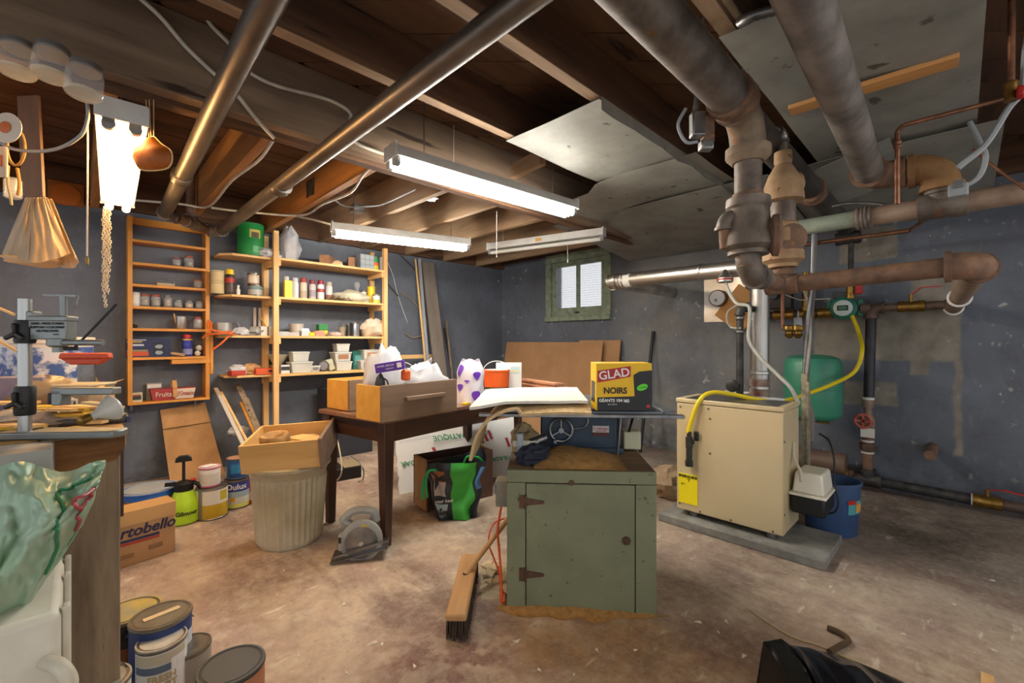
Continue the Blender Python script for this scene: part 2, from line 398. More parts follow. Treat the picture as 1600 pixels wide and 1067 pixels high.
for i in range(24): b.box((XW + .12, 3.36, 1.5 + .68 * i / 23), (.0018, s1 - s0, .0018))
stuff(win(b, 'wire_mesh', plain('#6b6560', .6)))
win(B().b2((XW - .012, mid - .03, fz0 + .095), (XW, mid + .03, fz0 + .115)).cyl((XW - .02, mid, fz0 + .1), (XW, mid, fz0 + .1), .01), 'latch', BLKIRON)

# ceiling: boards on joists, a deep beam, short joists beyond it
ceil = struct(tag(B().b2((X0 - .2, Y0 - .2, ZS + .025), (XW + .3, YW + .3, 2.62)).ob('ceiling', OLDW['x']), 'dark board ceiling carried on exposed wooden joists', 'ceiling'))
zb = ZS + .012
k = 0
for i in range(46):                                   # diagonal boards over the near bay
    c = -3.9 + i * .19                                # x + y = c * sqrt2 line
    cs = c * math.sqrt(2)
    pts = []
    xlo = max(X0 + .05, cs - 2.25); xhi = min(XW + .1, cs - Y0 - .05)
    if xhi - xlo < .3: continue
    B().bar((xlo, cs - xlo, zb), (xhi, cs - xhi, zb), .183, .022).ob('subfloor_board', OLDW['x'], ceil)
for i in range(14):                                   # boards along the far bay
    y = 2.3 + .09 + i * .178
    B().b2((X0, y - .085, ZS), (XW, y + .085, ZS + .024)).ob('subfloor_board', OLDW['x'], ceil)
for y in (-1.72, -1.14, -.58, -.02, .58, 1.16, 1.70):
    o = B().b2((X0, y - .026, 2.25), (XW, y + .026, ZS)).ob('joist', OLDW['x'], ceil, bev=.003)
    B().b2((X0, y - .0265, 2.2485), (XW, y + .0265, 2.2525)).ob('planed_edge', CUTW['x'], o)
GB = wood('grey_brown_beam', '#5f4c3c', '#8a745e', 'x', rough=.9, bump=.4, sc=9, speck=('#3a2a1e', 12))
B().b2((X0, 2.2, 2.14), (XW, 2.27, ZS)).ob('main_beam', GB, ceil, bev=.004)
B().b2((X0, 2.275, 2.12), (XW, 2.34, ZS)).ob('main_beam', OLDW['x'], ceil, bev=.004)
GW = wood('golden_joist', '#8a5c31', '#b98348', 'y', rough=.75, bump=.25, sc=11)
for i, x in enumerate((-1.5, -1.0, -.45, .10, .70, 1.28, 1.82, 2.29, 2.84, 3.4, 3.95)):
    o = B().b2((x - .026, 2.34, 2.19), (x + .026, YW, ZS)).ob('joist', GW if x < 1.5 else CUTW['y'], ceil, bev=.003)
B().b2((X0, YW - .05, 2.2), (XW, YW, ZS)).ob('rim_board', OLDW['x'], ceil)
B().b2((XW - .06, Y0, 2.27), (XW, YW, ZS)).ob('sill_plate', OLDW['y'], ceil)
B().bar(PZ(802, 268, 2.3), PZ(848, 245, 2.3), .05, .09).ob('bridging', CUTW['y'], ceil)
B().bar(PZ(1090, -30, 2.3), PZ(1150, 50, 2.3), .07, .05).ob('blocking', CUTW['y'], ceil)

# ------------------------------------------------------------------ fluorescent fittings
def tubemat(n, c, s): return mat(n, c, .4, emit=(hx(c), s))
COOLT = tubemat('lit_tube_cool', '#fffaf0', TUBE_COOL); WARMT = tubemat('lit_tube_warm', '#ffca84', TUBE_WARM); FILLT = tubemat('added_fill_tube', '#fff2dc', TUBE_FILL)
DEADT = plain('#d8d8d2', .4); ENAMEL = mat('white_enamel', '#d9d9d6', .4, c2='#c4c3be', scale=6)
def fitting(label, a, b, tm, wd=.14, two=True, cord=None, rot=0):
    a, b = Vector(a), Vector(b); d = b - a; L = d.length; rz = math.atan2(d.y, d.x)
    t = T('fluorescent_light', label, 'light', ((a + b) / 2), rz, 'fluorescent strip lights under the joists')
    w = wd / 2
    B().prism([(-w * .55, .075), (w * .55, .075), (w, .02), (w, .012), (-w, .012), (-w, .02)], 'x', -L / 2, L / 2).ob('housing', ENAMEL, t, bev=.002)
    for s in (-1, 1):
        e = B().prism([(-w * .98, .079), (w * .98, .079), (w * 1.03, .07), (w * 1.03, .004), (-w * 1.03, .004), (-w * 1.03, .07)], 'x', s * L / 2 - .004, s * L / 2 + .004).ob('end_plate', ENAMEL, t)
        for y in ((-w * .5, w * .5) if two else (0,)):
            B().cyl((s * (L / 2 - .03), y, -.014), (s * (L / 2 - .002), y, -.014), .02, n=14).b2((s * (L / 2 - .03), y - .018, -.012), (s * (L / 2 - .002), y + .018, .02)).ob('socket', GREY, e)
    for y in ((-w * .5, w * .5) if two else (0,)):
        B().cyl((-L / 2 + .03, y, -.018), (L / 2 - .03, y, -.018), .018, n=12).ob('tube', tm, t)
    for s in (-1, 1): B().cyl((s * L * .36, 0, .075), (s * L * .36, 0, ZS - t.location.z), .003, n=6).ob('hanger', STEEL, t)
    if cord:
        B().cyl((cord[0], 0, 0), (cord[0] + .004, 0, -cord[1]), .002, n=6).cyl((cord[0] + .004, 0, -cord[1]), (cord[0] + .004, 0, -cord[1] - .03), .005, n=8).ob('pull_cord', PAPER, t)
    return t
fitting('lit two-tube strip light hanging nearest the middle beam, longest in view', PZ(610, 250, 2.05), PZ(893, 331, 2.05), COOLT, .13)
fitting('lit strip light hanging over the pine shelves', PZ(518, 362, 2.02), PZ(731, 386, 2.02), COOLT, .12)
u3 = fitting('unlit white strip light hanging before the window', PZ(764, 392, 2.04), PZ(944, 369, 2.04), DEADT, .075, two=False, cord=(.25, .16))
B().box((-.02, -.039, .04), (.06, .002, .03)).ob('sticker', plain('#c79a52', .7), u3)
u4 = fitting('lit warm strip light hanging over the workbench with chain below', PZ(191, 190, 1.96), PZ(184, 322, 1.96), WARMT, .15)
fitting('added fill strip light, unseen behind the viewer near the bench', (-.9, -.9, 2.13), (.3, -.9, 2.13), FILLT, .13)  # two fill lights added out of view to brighten surfaces facing the camera
fitting('added fill strip light, unseen behind the viewer near the boiler side', (1.3, -1.3, 2.13), (2.5, -1.3, 2.13), FILLT, .13)
# cord and beam hooks
tag(B().cyl(PY(709, 195, 2.16), PY(709, 252, 2.16), .0018, n=6).cyl(PY(709, 252, 2.16), PY(709, 256, 2.16), .004, n=6).ob('pull_string', PAPER), 'thin white pull cord hanging before the middle beam', 'cord')
tag(B().cyl(PZ(776, 330, 2.15), PZ(776, 330, 2.15) - Vector((0, 0, .35)), .0018, n=6).ob('pull_string', PAPER), 'thin white pull cord hanging below the long lit strip light', 'cord')
for (u, v, u2, v2), l in (((692, 200, 712, 190), 'black iron peg in the middle beam beside the pull cord'), ((735, 217, 770, 205), 'longer black iron peg in the middle beam')):
    p_ = PY(u2, v2, 2.2)
    tag(B().cyl(p_ + Vector((0, .03, 0)), p_ + Vector((-.02, -.14, -.01)), .011, n=10).cyl(p_ + Vector((-.02, -.14, -.01)), p_ + Vector((-.021, -.155, -.011)), .017, n=10).ob('iron_peg', BLKIRON), l, 'peg')

# ------------------------------------------------------------------ sheet metal under the joists
TIN = mat('dusty_sheet_metal', '#807e77', .6, .2, c2='#98968d', scale=4, bump=.08, speck=('#57534a', 11))
def tin(par, x0, x1, y0, y1, zf, nu=14, nv=10, seed=1, name='metal_panel'):
    def fn(a, c):
        x = x0 + (x1 - x0) * a; y = y0 + (y1 - y0) * c
        return (x, y, zf(x, y, a, c) + .008 * noise.noise((x * 2 + seed, y * 3, seed)))
    return B().sheet(fn, nu, nv, .002).ob(name, TIN, par, world=True, sharp=60)
r1 = T('return_air_panning', 'dusty sheet metal panning nailed under the joists beside the long strip light', 'sheet metal', (2.8, 1.5, 2.2))
tin(r1, 1.66, 2.75, 1.13, 1.73, lambda x, y, a, c: 2.235)
tin(r1, 2.5, 3.25, 1.05, 2.19, lambda x, y, a, c: 2.225 - .09 * max(0, (c - .5)) - .12 * max(0, .35 - a) * (c > .6), seed=4, nu=20, nv=20)
tin(r1, 3.1, XW - .005, .85, 2.62, lambda x, y, a, c: 2.205 - .15 * a ** 1.3, seed=9)
B().sheet(lambda a, c: (1.67 + 1.9 * a, 1.125, 2.245 - .06 * c + .02 * noise.noise((a * 9, 1, 2)) * c), 20, 3, .002).ob('bent_flange', TIN, r1, world=True)
r2 = T('return_air_panning', 'dusty sheet metal panning over the grey heating pipe, under the near joists', 'sheet metal', (2.6, .3, 2.2))
tin(r2, 1.62, 3.2, -.06, .6, lambda x, y, a, c: 2.236 - .01 * math.sin(c * 9), seed=6)
tin(r2, 2.95, 3.75, .25, .72, lambda x, y, a, c: 2.19 - .12 * c, seed=11)
tin(r2, 3.1, 4.4, -.15, .85, lambda x, y, a, c: 2.2 - .1 * a, seed=13)
NEWW = wood('fresh_pine_strip', '#b98048', '#d09a5c', 'x', rough=.7)
a_, c_ = PZ(1234, 172, 2.222), PZ(1498, 92, 2.222)
o = B().box((0, 0, 0), ((c_ - a_).length, .085, .02)).ob('wood_strip', NEWW, loc=(a_ + c_) / 2, rz=math.atan2((c_ - a_).y, (c_ - a_).x), bev=.002)
tag(o, 'fresh pine strip nailed across the sheet metal behind the grey pipe', 'wood strip')
# ------------------------------------------------------------------ pipes
V = Vector
def pt(b, name, m, par, **k): return b.ob(name, m, par, world=True, **k)
def elbow(p, d1, d2, r, s=None, rim=1.2, n=18):
    p, d1, d2 = V(p), V(d1).normalized(), V(d2).normalized(); s = s or r * 1.9; b = B()
    b.tube([p + d1 * s * (1 - t) ** 2 + d2 * s * t ** 2 for t in [i / 10 for i in range(11)]], r * 1.1, n)
    for d in (d1, d2): b.turn(p + d * (s - r * .35), d, [(r * 1.1, 0), (r * rim * 1.05, .02 * r), (r * rim * 1.08, r * .45), (r * .9, r * .5)], n)
    return b
def sleeve(p, ax, r, L, b=None, n=18):
    b = b or B(); p = V(p); ax = V(ax).normalized()
    return b.turn(p - ax * L / 2, ax, [(r, 0), (r * 1.2, .003), (r * 1.25, L * .2), (r * 1.15, L * .3), (r * 1.15, L * .7), (r * 1.25, L * .8), (r * 1.2, L - .003), (r, L)], n)
def tee(p, ax, d, r, L):
    b = sleeve(p, ax, r, L); p = V(p); d = V(d).normalized()
    return b.turn(p, d, [(r * 1.1, 0), (r * 1.1, L * .3), (r * 1.25, L * .32), (r * 1.25, L * .5), (r, L * .5)], 18)
def hexnut(p, ax, r, L):
    p = V(p); ax = V(ax).normalized(); return B().turn(p - ax * L / 2, ax, [(r * .92, 0), (r, L * .1), (r, L * .9), (r * .92, L)], 6)
X1, Y1, Z1 = V((1, 0, 0)), V((0, 1, 0)), V((0, 0, 1))
OLDSTEEL = mat('worn_steel_pipe', '#57504a', .38, .75, c2='#7f766c', scale=7, stretch=(1, .3, 1), bump=.05)

# two pipes running from the viewer to the shelf wall
t = T('steel_pipe', 'worn steel pipe under the joists nearest the hanging warm light', 'pipe', PZ(260, 330, 2.07))
a, c = V((.27, -2.1, 2.08)), PZ(257, 333, 2.07)
pt(B().cyl(a, c, .041, n=20), 'pipe', OLDSTEEL, t)
pt(sleeve(PZ(284, 275, 2.07), (c - a), .041, .09), 'coupling', OLDSTEEL, t)
pt(elbow(c + V((0, .05, 0)), (0, -1, 0), (1, 0, 0), .04), 'elbow', IRON, t)
t = T('steel_pipe', 'long worn steel pipe crossing the ceiling to the shelf wall', 'pipe', PZ(345, 362, 2.06))
a, c2_ = V((.87, -2.1, 2.08)), PZ(346, 360, 2.06)
pt(B().cyl(a, c2_, .041, n=20), 'pipe', OLDSTEEL, t)
pt(sleeve(PZ(440, 292, 2.06), (c2_ - a), .041, .09), 'coupling', OLDSTEEL, t)
pt(elbow(c2_ + V((0, .06, 0)), (0, -1, 0), (-1, 0, 0), .04), 'elbow', IRON, t)
t = T('rusty_cross_pipe', 'rusty pipe run with tee above the honey pine wall rack', 'pipe', c + V((.2, .08, 0)))
q1, q2 = c + V((.08, .06, 0)), c2_ + V((-.07, .07, 0))
pt(B().cyl(q1, q2, .036), 'pipe', RUST, t)
tp = q1.lerp(q2, .4); pt(tee(tp, q2 - q1, Z1, .038, .12), 'tee', IRON, t)
pt(B().cyl(tp, tp + V((0, 0, .38)), .03), 'riser', RUST, t)

# large pipe 1: along the ceiling, elbow and drop with a big valve body
PIPE_Z = 2.0
DUSTIRON = mat('dusty_brown_iron', '#75624f', .7, .25, c2='#93806a', scale=12, bump=.2, speck=('#8a5a34', 16))
t = T('heating_main_pipe', 'big grey iron heating pipe dropping to rusty valves, middle of ceiling', 'pipe', (1.75, .57, 1.36))
cx, cy = 1.80, .56
pt(B().cyl((-2.1, cy, PIPE_Z + .02), (cx - .1, cy, PIPE_Z), .067, n=24), 'pipe', IRON, t)
wr_ = pt(sleeve((cx - .16, cy, PIPE_Z), X1, .064, .1), 'coupling', RUST, t)
pt(elbow((cx, cy, PIPE_Z - .01), -X1, -Z1, .056, s=.13), 'elbow', DUSTIRON, t)
pt(B().turn((cx, cy, 1.88), -Z1, [(.055, 0), (.078, .005), (.078, .035), (.055, .06)], 22), 'reducer', DUSTIRON, t)
pt(B().cyl((cx, cy, 1.86), (cx, cy, 1.69), .047, n=22), 'drop_pipe', IRON, t)
pt(B().turn((cx, cy, 1.705), -Z1, [(.053, 0), (.055, .02)], 22), 'rust_ring', RUST, t)
vb = pt(B().turn((cx, cy, 1.69), -Z1, [(.055, 0), (.075, .005), (.077, .035), (.07, .045), (.074, .09), (.082, .13), (.092, .155), (.094, .185), (.08, .195), (.07, .2), (.07, .215), (.06, .215)], 28), 'valve_body', IRON, t)
sd_ = V((RT[0], RT[1], 0))
vd = (sd_ - V((FW[0], FW[1], 0)) * .5).normalized(); vc = V((cx, cy, 1.54))
pt(B().turn(vc + vd * .04, vd, [(.03, 0), (.055, .03), (.075, .04), (.077, .058), (.05, .066), (.045, .07)], 24), 'valve_cover', RUST, vb.parent)
pt(hexnut(vc + vd * .118, vd, .028, .03), 'hex_plug', BRONZE, t)
sv = -sd_
pt(elbow(V((cx, cy, 1.62)) + sv * .09, -sv, -Z1, .026), 'side_elbow', IRON, t)
pt(B().cyl(V((cx, cy, 1.6)) + sv * .09, V((cx, cy, 1.5)) + sv * .085, .02), 'side_nipple', RUST, t)
pt(B().cyl((cx, cy, 1.48), (cx, cy, 1.43), .036), 'nipple', RUST, t)
RZ = 1.405
pt(elbow((cx, cy, RZ), Z1, X1, .04, s=.085), 'elbow', IRON, t)
RX = 2.25
pt(B().cyl((cx + .08, cy, RZ), (RX - .07, .56, RZ), .034), 'link_pipe', RUST, t)
pt(sleeve((cx + .16, cy, RZ), X1, .036, .06), 'union', IRON, t)

# second drop with a bronze coloured valve
t = T('bronze_valve_drop', 'bronze bell-shaped valve and pipe drop beside the big iron valve', 'valve', (RX, .56, RZ))
bx_, by_ = RX, .555
pt(B().turn((bx_, by_, 2.0), -Z1, [(.02, 0), (.035, .004), (.036, .05), (.032, .06), (.06, .11), (.075, .15), (.078, .185), (.08, .19), (.082, .225), (.05, .23)], 24), 'bell_reducer', BRONZE, t)
pt(B().turn(V((bx_, by_, 1.85)) + sd_ * .04, sd_, [(.05, 0), (.055, .02), (.03, .04)], 18), 'side_boss', BRONZE, t)
pt(B().cyl((bx_, by_, 1.79), (bx_, by_, 1.66), .05), 'pipe', IRON, t)
pt(B().turn((bx_, by_, 1.68), -Z1, [(.052, 0), (.06, .01), (.06, .11), (.08, .13), (.083, .17), (.06, .185), (.055, .2), (.035, .2)], 24), 'valve_body', BRONZE, t)
pt(B().turn(V((bx_, by_, 1.6)) - V((FW[0], FW[1], 0)) * .03, -V((FW[0], FW[1], .0)), [(.05, 0), (.06, .03), (.06, .045), (.03, .05)], 20), 'valve_cover', RUST, t)
pt(B().cyl((bx_, by_, 1.5), (bx_, by_, RZ + .02), .03), 'nipple', RUST, t)
pt(B().cyl((bx_, by_, 2.0), (bx_, by_, 2.06), .018), 'nipple', IRON, t)
pt(elbow((bx_, by_, 2.08), -Z1, -X1 + Y1 * .3, .02), 'elbow', STEEL, t)
pt(B().cyl((bx_ - .03, by_ + .01, 2.08), (bx_ - .3, by_ + .08, 2.08), .015), 'thin_pipe', RUST, t)

# rusty return pipe along the boiler side
t = T('rusty_return_pipe', 'rusty horizontal pipe with a big elbow turning to the wall', 'pipe', (RX, .56, RZ))
pt(tee((RX, .56, RZ), Y1, Z1, .036, .13), 'tee', RUST, t)
e = PX(1532, 408, RX); ey = e.y; EZ = 1.42
pt(B().cyl((RX, .5, RZ), (RX, ey + .06, EZ), .036, n=18), 'pipe', RUST, t)
pt(elbow((RX, ey, EZ), Y1, X1 + V((0, .04, -.02)), .044, s=.085), 'elbow', RUST, t)
WX = XW - .14; wallj = PX(1490, 480, WX)
LIGHTRUST = mat('pale_rusty_pipe', '#806a5a', .65, .3, c2='#a08a78', scale=9, bump=.1)
pt(B().cyl((RX + .08, ey + .005, EZ), wallj, .043, n=18), 'pipe', LIGHTRUST, t)
md = V((RX + .08, ey + .005, EZ)).lerp(wallj, .62)
pt(sleeve(md, wallj - V((RX, ey, EZ)), .043, .03), 'white_tape', WHITE, t)
pt(sleeve(wallj, wallj - V((RX, ey, EZ)), .043, .03), 'white_tape', WHITE, t)

# upper pipe along the right side and pipe 2 into it
UX = 2.85; UZ = PX(1400, 332, UX).z
t = T('upper_wall_pipe', 'horizontal iron pipe high on the right, part painted pale green', 'pipe', (UX, .2, UZ))
p0, p1 = PX(1248, 358, UX), PX(1700, 288, UX); p1 = V((UX, -2.15, UZ)); p0.z = UZ
pmid = PX(1335, 343, UX); pmid.z = UZ
PGRN = mat('pale_green_pipe_paint', '#9aa695', .6, c2='#7b8578', scale=8)
pt(B().cyl(p0, pmid, .042, n=18), 'painted_pipe', PGRN, t); pt(B().cyl(pmid, p1, .046, n=18), 'pipe', LIGHTRUST, t)
for u in (1347, 1354): q = PX(u, 340, UX); q.z = UZ; pt(sleeve(q, Y1, .047, .05), 'union', IRON, t)
tq = PX(1472, 320, UX); tq.z = UZ
pt(tee(tq, Y1, Z1, .05, .17), 'tee', IRON, t)
t = T('heating_main_pipe', 'big grey heating pipe under the sheet metal, right side of ceiling', 'pipe', (2.8, .31, 1.98))
P4Z = 1.965; P4Y = PZ(1366, 285, P4Z).y
pt(B().cyl((-2.1, P4Y - .145, P4Z + .02), (UX - .12, P4Y, P4Z), .058, n=24), 'pipe', mat('grey_heating_pipe', '#67605b', .55, .4, c2='#938a84', scale=8, bump=.12), t)
pt(elbow((UX - .02, P4Y, P4Z), -X1, -Y1, .058, s=.12), 'elbow', RUST, t)
pt(B().cyl((UX - .02, P4Y - .1, P4Z), (UX - .01, tq.y + .1, P4Z), .055, n=20), 'pipe', RUST, t)
ORUST = mat('orange_rust', '#84603c', .75, .1, c2='#9d774c', scale=12, bump=.25)
pt(elbow((UX, tq.y, P4Z), Y1, -Z1, .062, s=.11), 'rusted_elbow', ORUST, t)
pt(B().cyl((UX, tq.y, P4Z - .1), (UX, tq.y, UZ + .07), .042), 'nipple', LIGHTRUST, t)
t = T('dark_ceiling_pipe', 'dark pipe running to the wall behind the bronze valve', 'pipe', PZ(1275, 305, 2.04))
q = PZ(1275, 305, 2.04)
pt(B().cyl((1.9, q.y, 2.06), (XW - .02, q.y, 2.03), .062, n=20), 'pipe', mat('dark_iron_pipe', '#3d3732', .6, .4, c2='#57504a', scale=8), t)
pt(sleeve((3.1, q.y, 2.04), X1, .062, .1), 'coupling', RUST, t)

# pump line along the wall
LZ = 1.405; LX = WX
t = T('pump_pipe_line', 'wall pipe line with brass ball valve and brown elbow dropping down', 'pipe', (LX, .3, LZ))
def ly(u): return PX(u, 480, LX).y
BRPIPE = mat('brown_iron_pipe', '#5d4a40', .6, .4, c2='#7c675a', scale=10)
pt(B().cyl((LX, ly(1490), LZ), (LX, ly(1436), LZ), .032), 'pipe', BRPIPE, t)
pt(B().cyl((LX, ly(1410), LZ), (LX, ly(1366), LZ), .03), 'pipe', BRPIPE, t)
bv = pt(sleeve((LX, ly(1424), LZ), Y1, .034, .15), 'ball_valve', BRASS, t)
pt(B().cyl((LX - .01, ly(1424), LZ + .03), (LX - .01, ly(1424), LZ + .085), .012), 'stem', BRASS, t)
pt(B().bar((LX - .01, ly(1424), LZ + .085), (LX - .03, ly(1440), LZ + .13), .012, .006).bar((LX - .03, ly(1440), LZ + .13), (LX - .04, ly(1473), LZ + .13), .016, .007), 'lever', RED, t)
pt(sleeve((LX, ly(1484), LZ), Y1, .036, .05), 'collar', BRPIPE, t)
ey2 = ly(1361)
pt(elbow((LX, ey2, LZ), -Y1, -Z1, .036, s=.075), 'elbow', BRPIPE, t)
pt(B().turn((LX, ey2, LZ), Y1, [(.03, 0), (.045, .03), (.045, .06), (.03, .07)]), 'tee_end', BRPIPE, t)
DARKP = mat('black_pipe', '#252427', .45, .3, c2='#3b3a3f', scale=8)
zt, zb_ = PX(1362, 493, LX).z, PX(1356, 622, LX).z
dp = pt(B().cyl((LX, ey2, zt), (LX + .01, ey2 + .015, zb_), .034, n=18), 'drop_pipe', DARKP, t)
for z, y in ((zt, ey2), (zb_, ey2 + .015)): pt(sleeve((LX, y, z), Z1, .031, .022), 'white_tape', WHITE, t)
dy = ey2 + .02
def zz(v): return PX(1354, v, LX).z
pt(B().turn((LX, dy, zz(624)), -Z1, [(.036, 0), (.036, .05), (.024, .07), (.03, .12), (.045, .14), (.045, .2), (.036, .22), (.036, .27)], 18), 'gate_valve', LIGHTRUST, t)
hw = V((LX - .06, dy + .02, zz(656)))
pt(B().tube([hw + V((0, math.cos(i * PI / 8), math.sin(i * PI / 8))) * .05 for i in range(16)], .011, 8, closed=True).box(hw, (.012, .1, .014)).box(hw, (.012, .014, .1)).cyl(hw, hw + V((.06, 0, 0)), .009), 'handwheel', mat('worn_red_paint', '#a43a2e', .6, c2='#c87a6a', scale=22), t)
pt(B().box((LX - .05, dy - .005, zz(674)), (.003, .085, .07)), 'paper_tag', PAPER, t)
for v_, m_, h_ in ((688, WHITE, .018), (706, WHITE, .014)): pt(sleeve((LX, dy, zz(v_)), Z1, .034, h_), 'white_tape', m_, t)
pt(hexnut((LX, dy, zz(697)), Z1, .052, .055), 'union_nut', BRPIPE, t)
pt(B().cyl((LX, dy, zz(683)), (LX, dy, .12), .033), 'lower_pipe', RUST, t)
FZ = .09
pt(tee((LX, dy, FZ), Y1, Z1, .042, .17), 'tee', BLKIRON, t)

t = T('floor_pipe', 'dark pipe along the floor at the wall with a brass valve', 'pipe', (LX, .1, FZ))
f1, f2 = PX(1520, 785, LX).y, PX(1566, 795, LX).y
pt(B().cyl((LX, dy - .05, FZ), (LX, f1, FZ - .01), .036, n=18), 'pipe', BLKIRON, t)
pt(sleeve((LX, (f1 + f2) / 2, FZ - .01), Y1, .036, .14), 'ball_valve', BRASS, t)
pt(sleeve((LX, f1, FZ - .01), Y1, .034, .02), 'white_tape', WHITE, t)
pt(B().cyl((LX, f2, FZ - .01), (LX, -2.15, FZ - .015), .034, n=18), 'pipe', BRPIPE, t)
pt(B().cyl((LX, (f1 + f2) / 2, FZ), (LX, (f1 + f2) / 2, FZ + .075), .012), 'stem', BRASS, t)
m_ = (f1 + f2) / 2
pt(B().bar((LX, m_, FZ + .07), (LX - .02, m_ - .07, FZ + .09), .016, .006).bar((LX - .02, m_ - .07, FZ + .09), (LX - .03, m_ - .26, FZ + .07), .02, .008), 'lever', RED, t)
t = T('manifold_pipe', 'short brown pipe stubs and dark fittings behind the blue bin', 'pipe', (LX, .7, FZ))
pt(B().cyl((LX, dy + .08, FZ + .02), (LX, dy + .3, FZ + .02), .036), 'pipe', RUST, t)
pt(B().cyl((LX - .05, .62, .19), (LX - .05, .98, .19), .085, n=20), 'tank', mat('brown_enamel', '#5d4a3f', .5, c2='#6e584a', scale=6), t)
pt(sleeve((LX, dy + .15, FZ + .02), Y1, .04, .07), 'union', BRASS, t)
st = PR(1457, 698)
tag(B().cyl(st + V((.03, 0, 0)), st + V((-.34, .0, .0)), .034).cyl(st + V((-.34, 0, 0)), st + V((-.35, 0, 0)), .03).ob('pipe_stub', RUST), 'capped rusty pipe stub sticking out of the right wall', 'pipe')

# circulator pump and brass branch
t = T('circulator_pump', 'green circulator pump with a round digital display on the wall', 'pump', (LX, ly(1328), LZ))
DKG = mat('pump_green', '#12705a', .4, c2='#0f5f4c', scale=8)
pc = V((LX - .03, ly(1320), LZ + .005))
pt(B().turn(pc + V((.08, 0, 0)), -X1, [(.06, 0), (.075, .02), (.075, .06), (.088, .065), (.088, .12), (.07, .13)], 28), 'body', DKG, t)
fc = pt(B().turn(pc + V((-.05, 0, 0)), -X1, [(.062, 0), (.062, .008), (.055, .012)], 28), 'face', plain('#c9d8d6', .4), t)
pt(B().box(pc + V((-.062, 0, 0)), (.006, .07, .04)), 'display', BLACK, t); pt(B().box(pc + V((-.066, 0, 0)), (.002, .05, .024)), 'digits', plain('#3b7d55', .4), t)
pt(B().box(pc + V((.02, .01, .105)), (.06, .12, .05)), 'terminal_box', DGREY, t, bev=.005)
for s in (-1, 1):
    pt(B().box(pc + V((.02, s * .1, 0)), (.03, .035, .13)), 'flange', DKG, t, bev=.004)
    pt(B().box(pc + V((.02, s * .125, 0)), (.03, .015, .12)), 'flange_gasket', BLKIRON, t, bev=.003)
t = T('brass_branch_line', 'brass and dark pipe branch left of the green pump', 'pipe', (LX, ly(1250), LZ))
pt(B().cyl((LX, ly(1305), LZ - .02), (LX, ly(1185), LZ - .03), .034), 'pipe', BLKIRON, t)
for u, L_ in ((1290, .1), (1262, .12), (1225, .16)): pt(sleeve((LX, ly(u), LZ - .025), Y1, .036, L_), 'fitting', BRASS, t)
pt(B().cyl((LX - .01, ly(1258), LZ), (LX - .01, ly(1260), LZ + .32), .026), 'brass_riser', BRASS, t)
t = T('vertical_supply_pipe', 'thin vertical pipe with red handled valve above the green pump', 'pipe', PX(1328, 470, LX - .06))
q0, q1 = PX(1330, 375, LX - .06), PX(1329, 440, LX - .06)
pt(B().cyl(q0, q1, .018), 'pipe', BLKIRON, t)
pt(sleeve(q1 - V((0, 0, .07)), Z1, .024, .12), 'valve', BRASS, t)
pt(B().box(q1 + V((-.02, -.055, -.05)), (.03, .045, .1)), 'handle', RED, t, bev=.01)
pt(B().cyl(q1 - V((0, 0, .12)), q1 - V((0, .01, .26)), .014), 'copper_tail', COPPER, t)
pt(sleeve(q0 + V((0, .02, .02)), Y1, .04, .16), 'tee', BLKIRON, t); pt(elbow(q0 + V((0, .02, .1)), -Z1, Y1, .022), 'elbow', IRON, t)
t = T('bare_copper_drop', 'copper pipe dropping from the rusty return to brass valves', 'pipe', PX(1222, 520, 3.6))
c0, c1 = PX(1222, 440, 3.6), PX(1223, 512, 3.6)
pt(B().cyl(c0, c1, .012).cyl(c1, PX(1232, 516, 3.6), .012), 'pipe', COPPER, t)
for u in (1233, 1247): q = PX(u, 517, 3.58); pt(B().turn(q + V((0, 0, .045)), -Z1, [(.015, 0), (.034, .01), (.036, .035), (.022, .05), (.022, .06), (.032, .07), (.012, .095)], 16), 'brass_valve', BRASS, t)
q = PX(1247, 503, 3.57); pt(B().box(q, (.012, .05, .07)).cyl(q, q + V((0, 0, .08)), .006), 'lever', STEEL, t, bev=.003)

# ceiling copper lines, cables, flexible conduit
t = T('copper_water_line', 'copper water line with red valve under the right ceiling', 'pipe', PX(1405, 215, 2.4))
cpts = [PX(1600, 20, 2.4), PX(1585, 135, 2.4)]
zc = PX(1500, 172, 2.4).z
pA, pB_, pC = PX(1580, 150, 2.4), PX(1412, 208, 2.4), PX(1405, 320, 2.5)
pA.z = pB_.z = zc; pC = V((pB_.x + .06, pB_.y, PX(1405, 322, 2.46).z))
pt(B().cyl((2.36, pA.y, ZS), pA, .010), 'pipe', COPPER, t); pt(B().tube(smooth([pA, pA.lerp(pB_, .5), pB_], 4), .009), 'pipe', COPPER, t)
pt(B().tube(smooth([pB_, pB_ + V((.01, .02, -.02)), pB_ + V((.01, .02, -.06)), V((pB_.x + .01, pB_.y + .02, pC.z))], 5), .009), 'pipe', COPPER, t)
for z in (.03,): pt(sleeve(pB_ + V((.01, .02, -.07)), Z1, .012, .03), 'joint', COPPER, t)
pt(sleeve(pA + V((0, 0, .02)), Z1, .016, .07), 'valve', BRASS, t); pt(B().box(pA + V((-.02, -.02, 0)), (.05, .02, .035)), 'red_handle', RED, t, bev=.006)
a = PX(1254, 382, 3.9); c = PX(1420, 352, 3.9); c.z = a.z
tag(B().cyl(a, c, .014).cyl(c, c + V((.15, -.08, .09)), .012).ob('copper_pipe', COPPER), 'thin copper pipe running below the upper wall pipe', 'pipe')
def cable(label, pts, r, m, name='cable', k=6, n=7, cat='cable', group=None):
    return tag(B().curve(pts, r, n, k).ob(name, m), label, cat, group)
GCAB = plain('#9aa0a4', .5); WCAB = mat('white_cable', '#d2cbbb', .55, c2='#b9b0a0', scale=12)
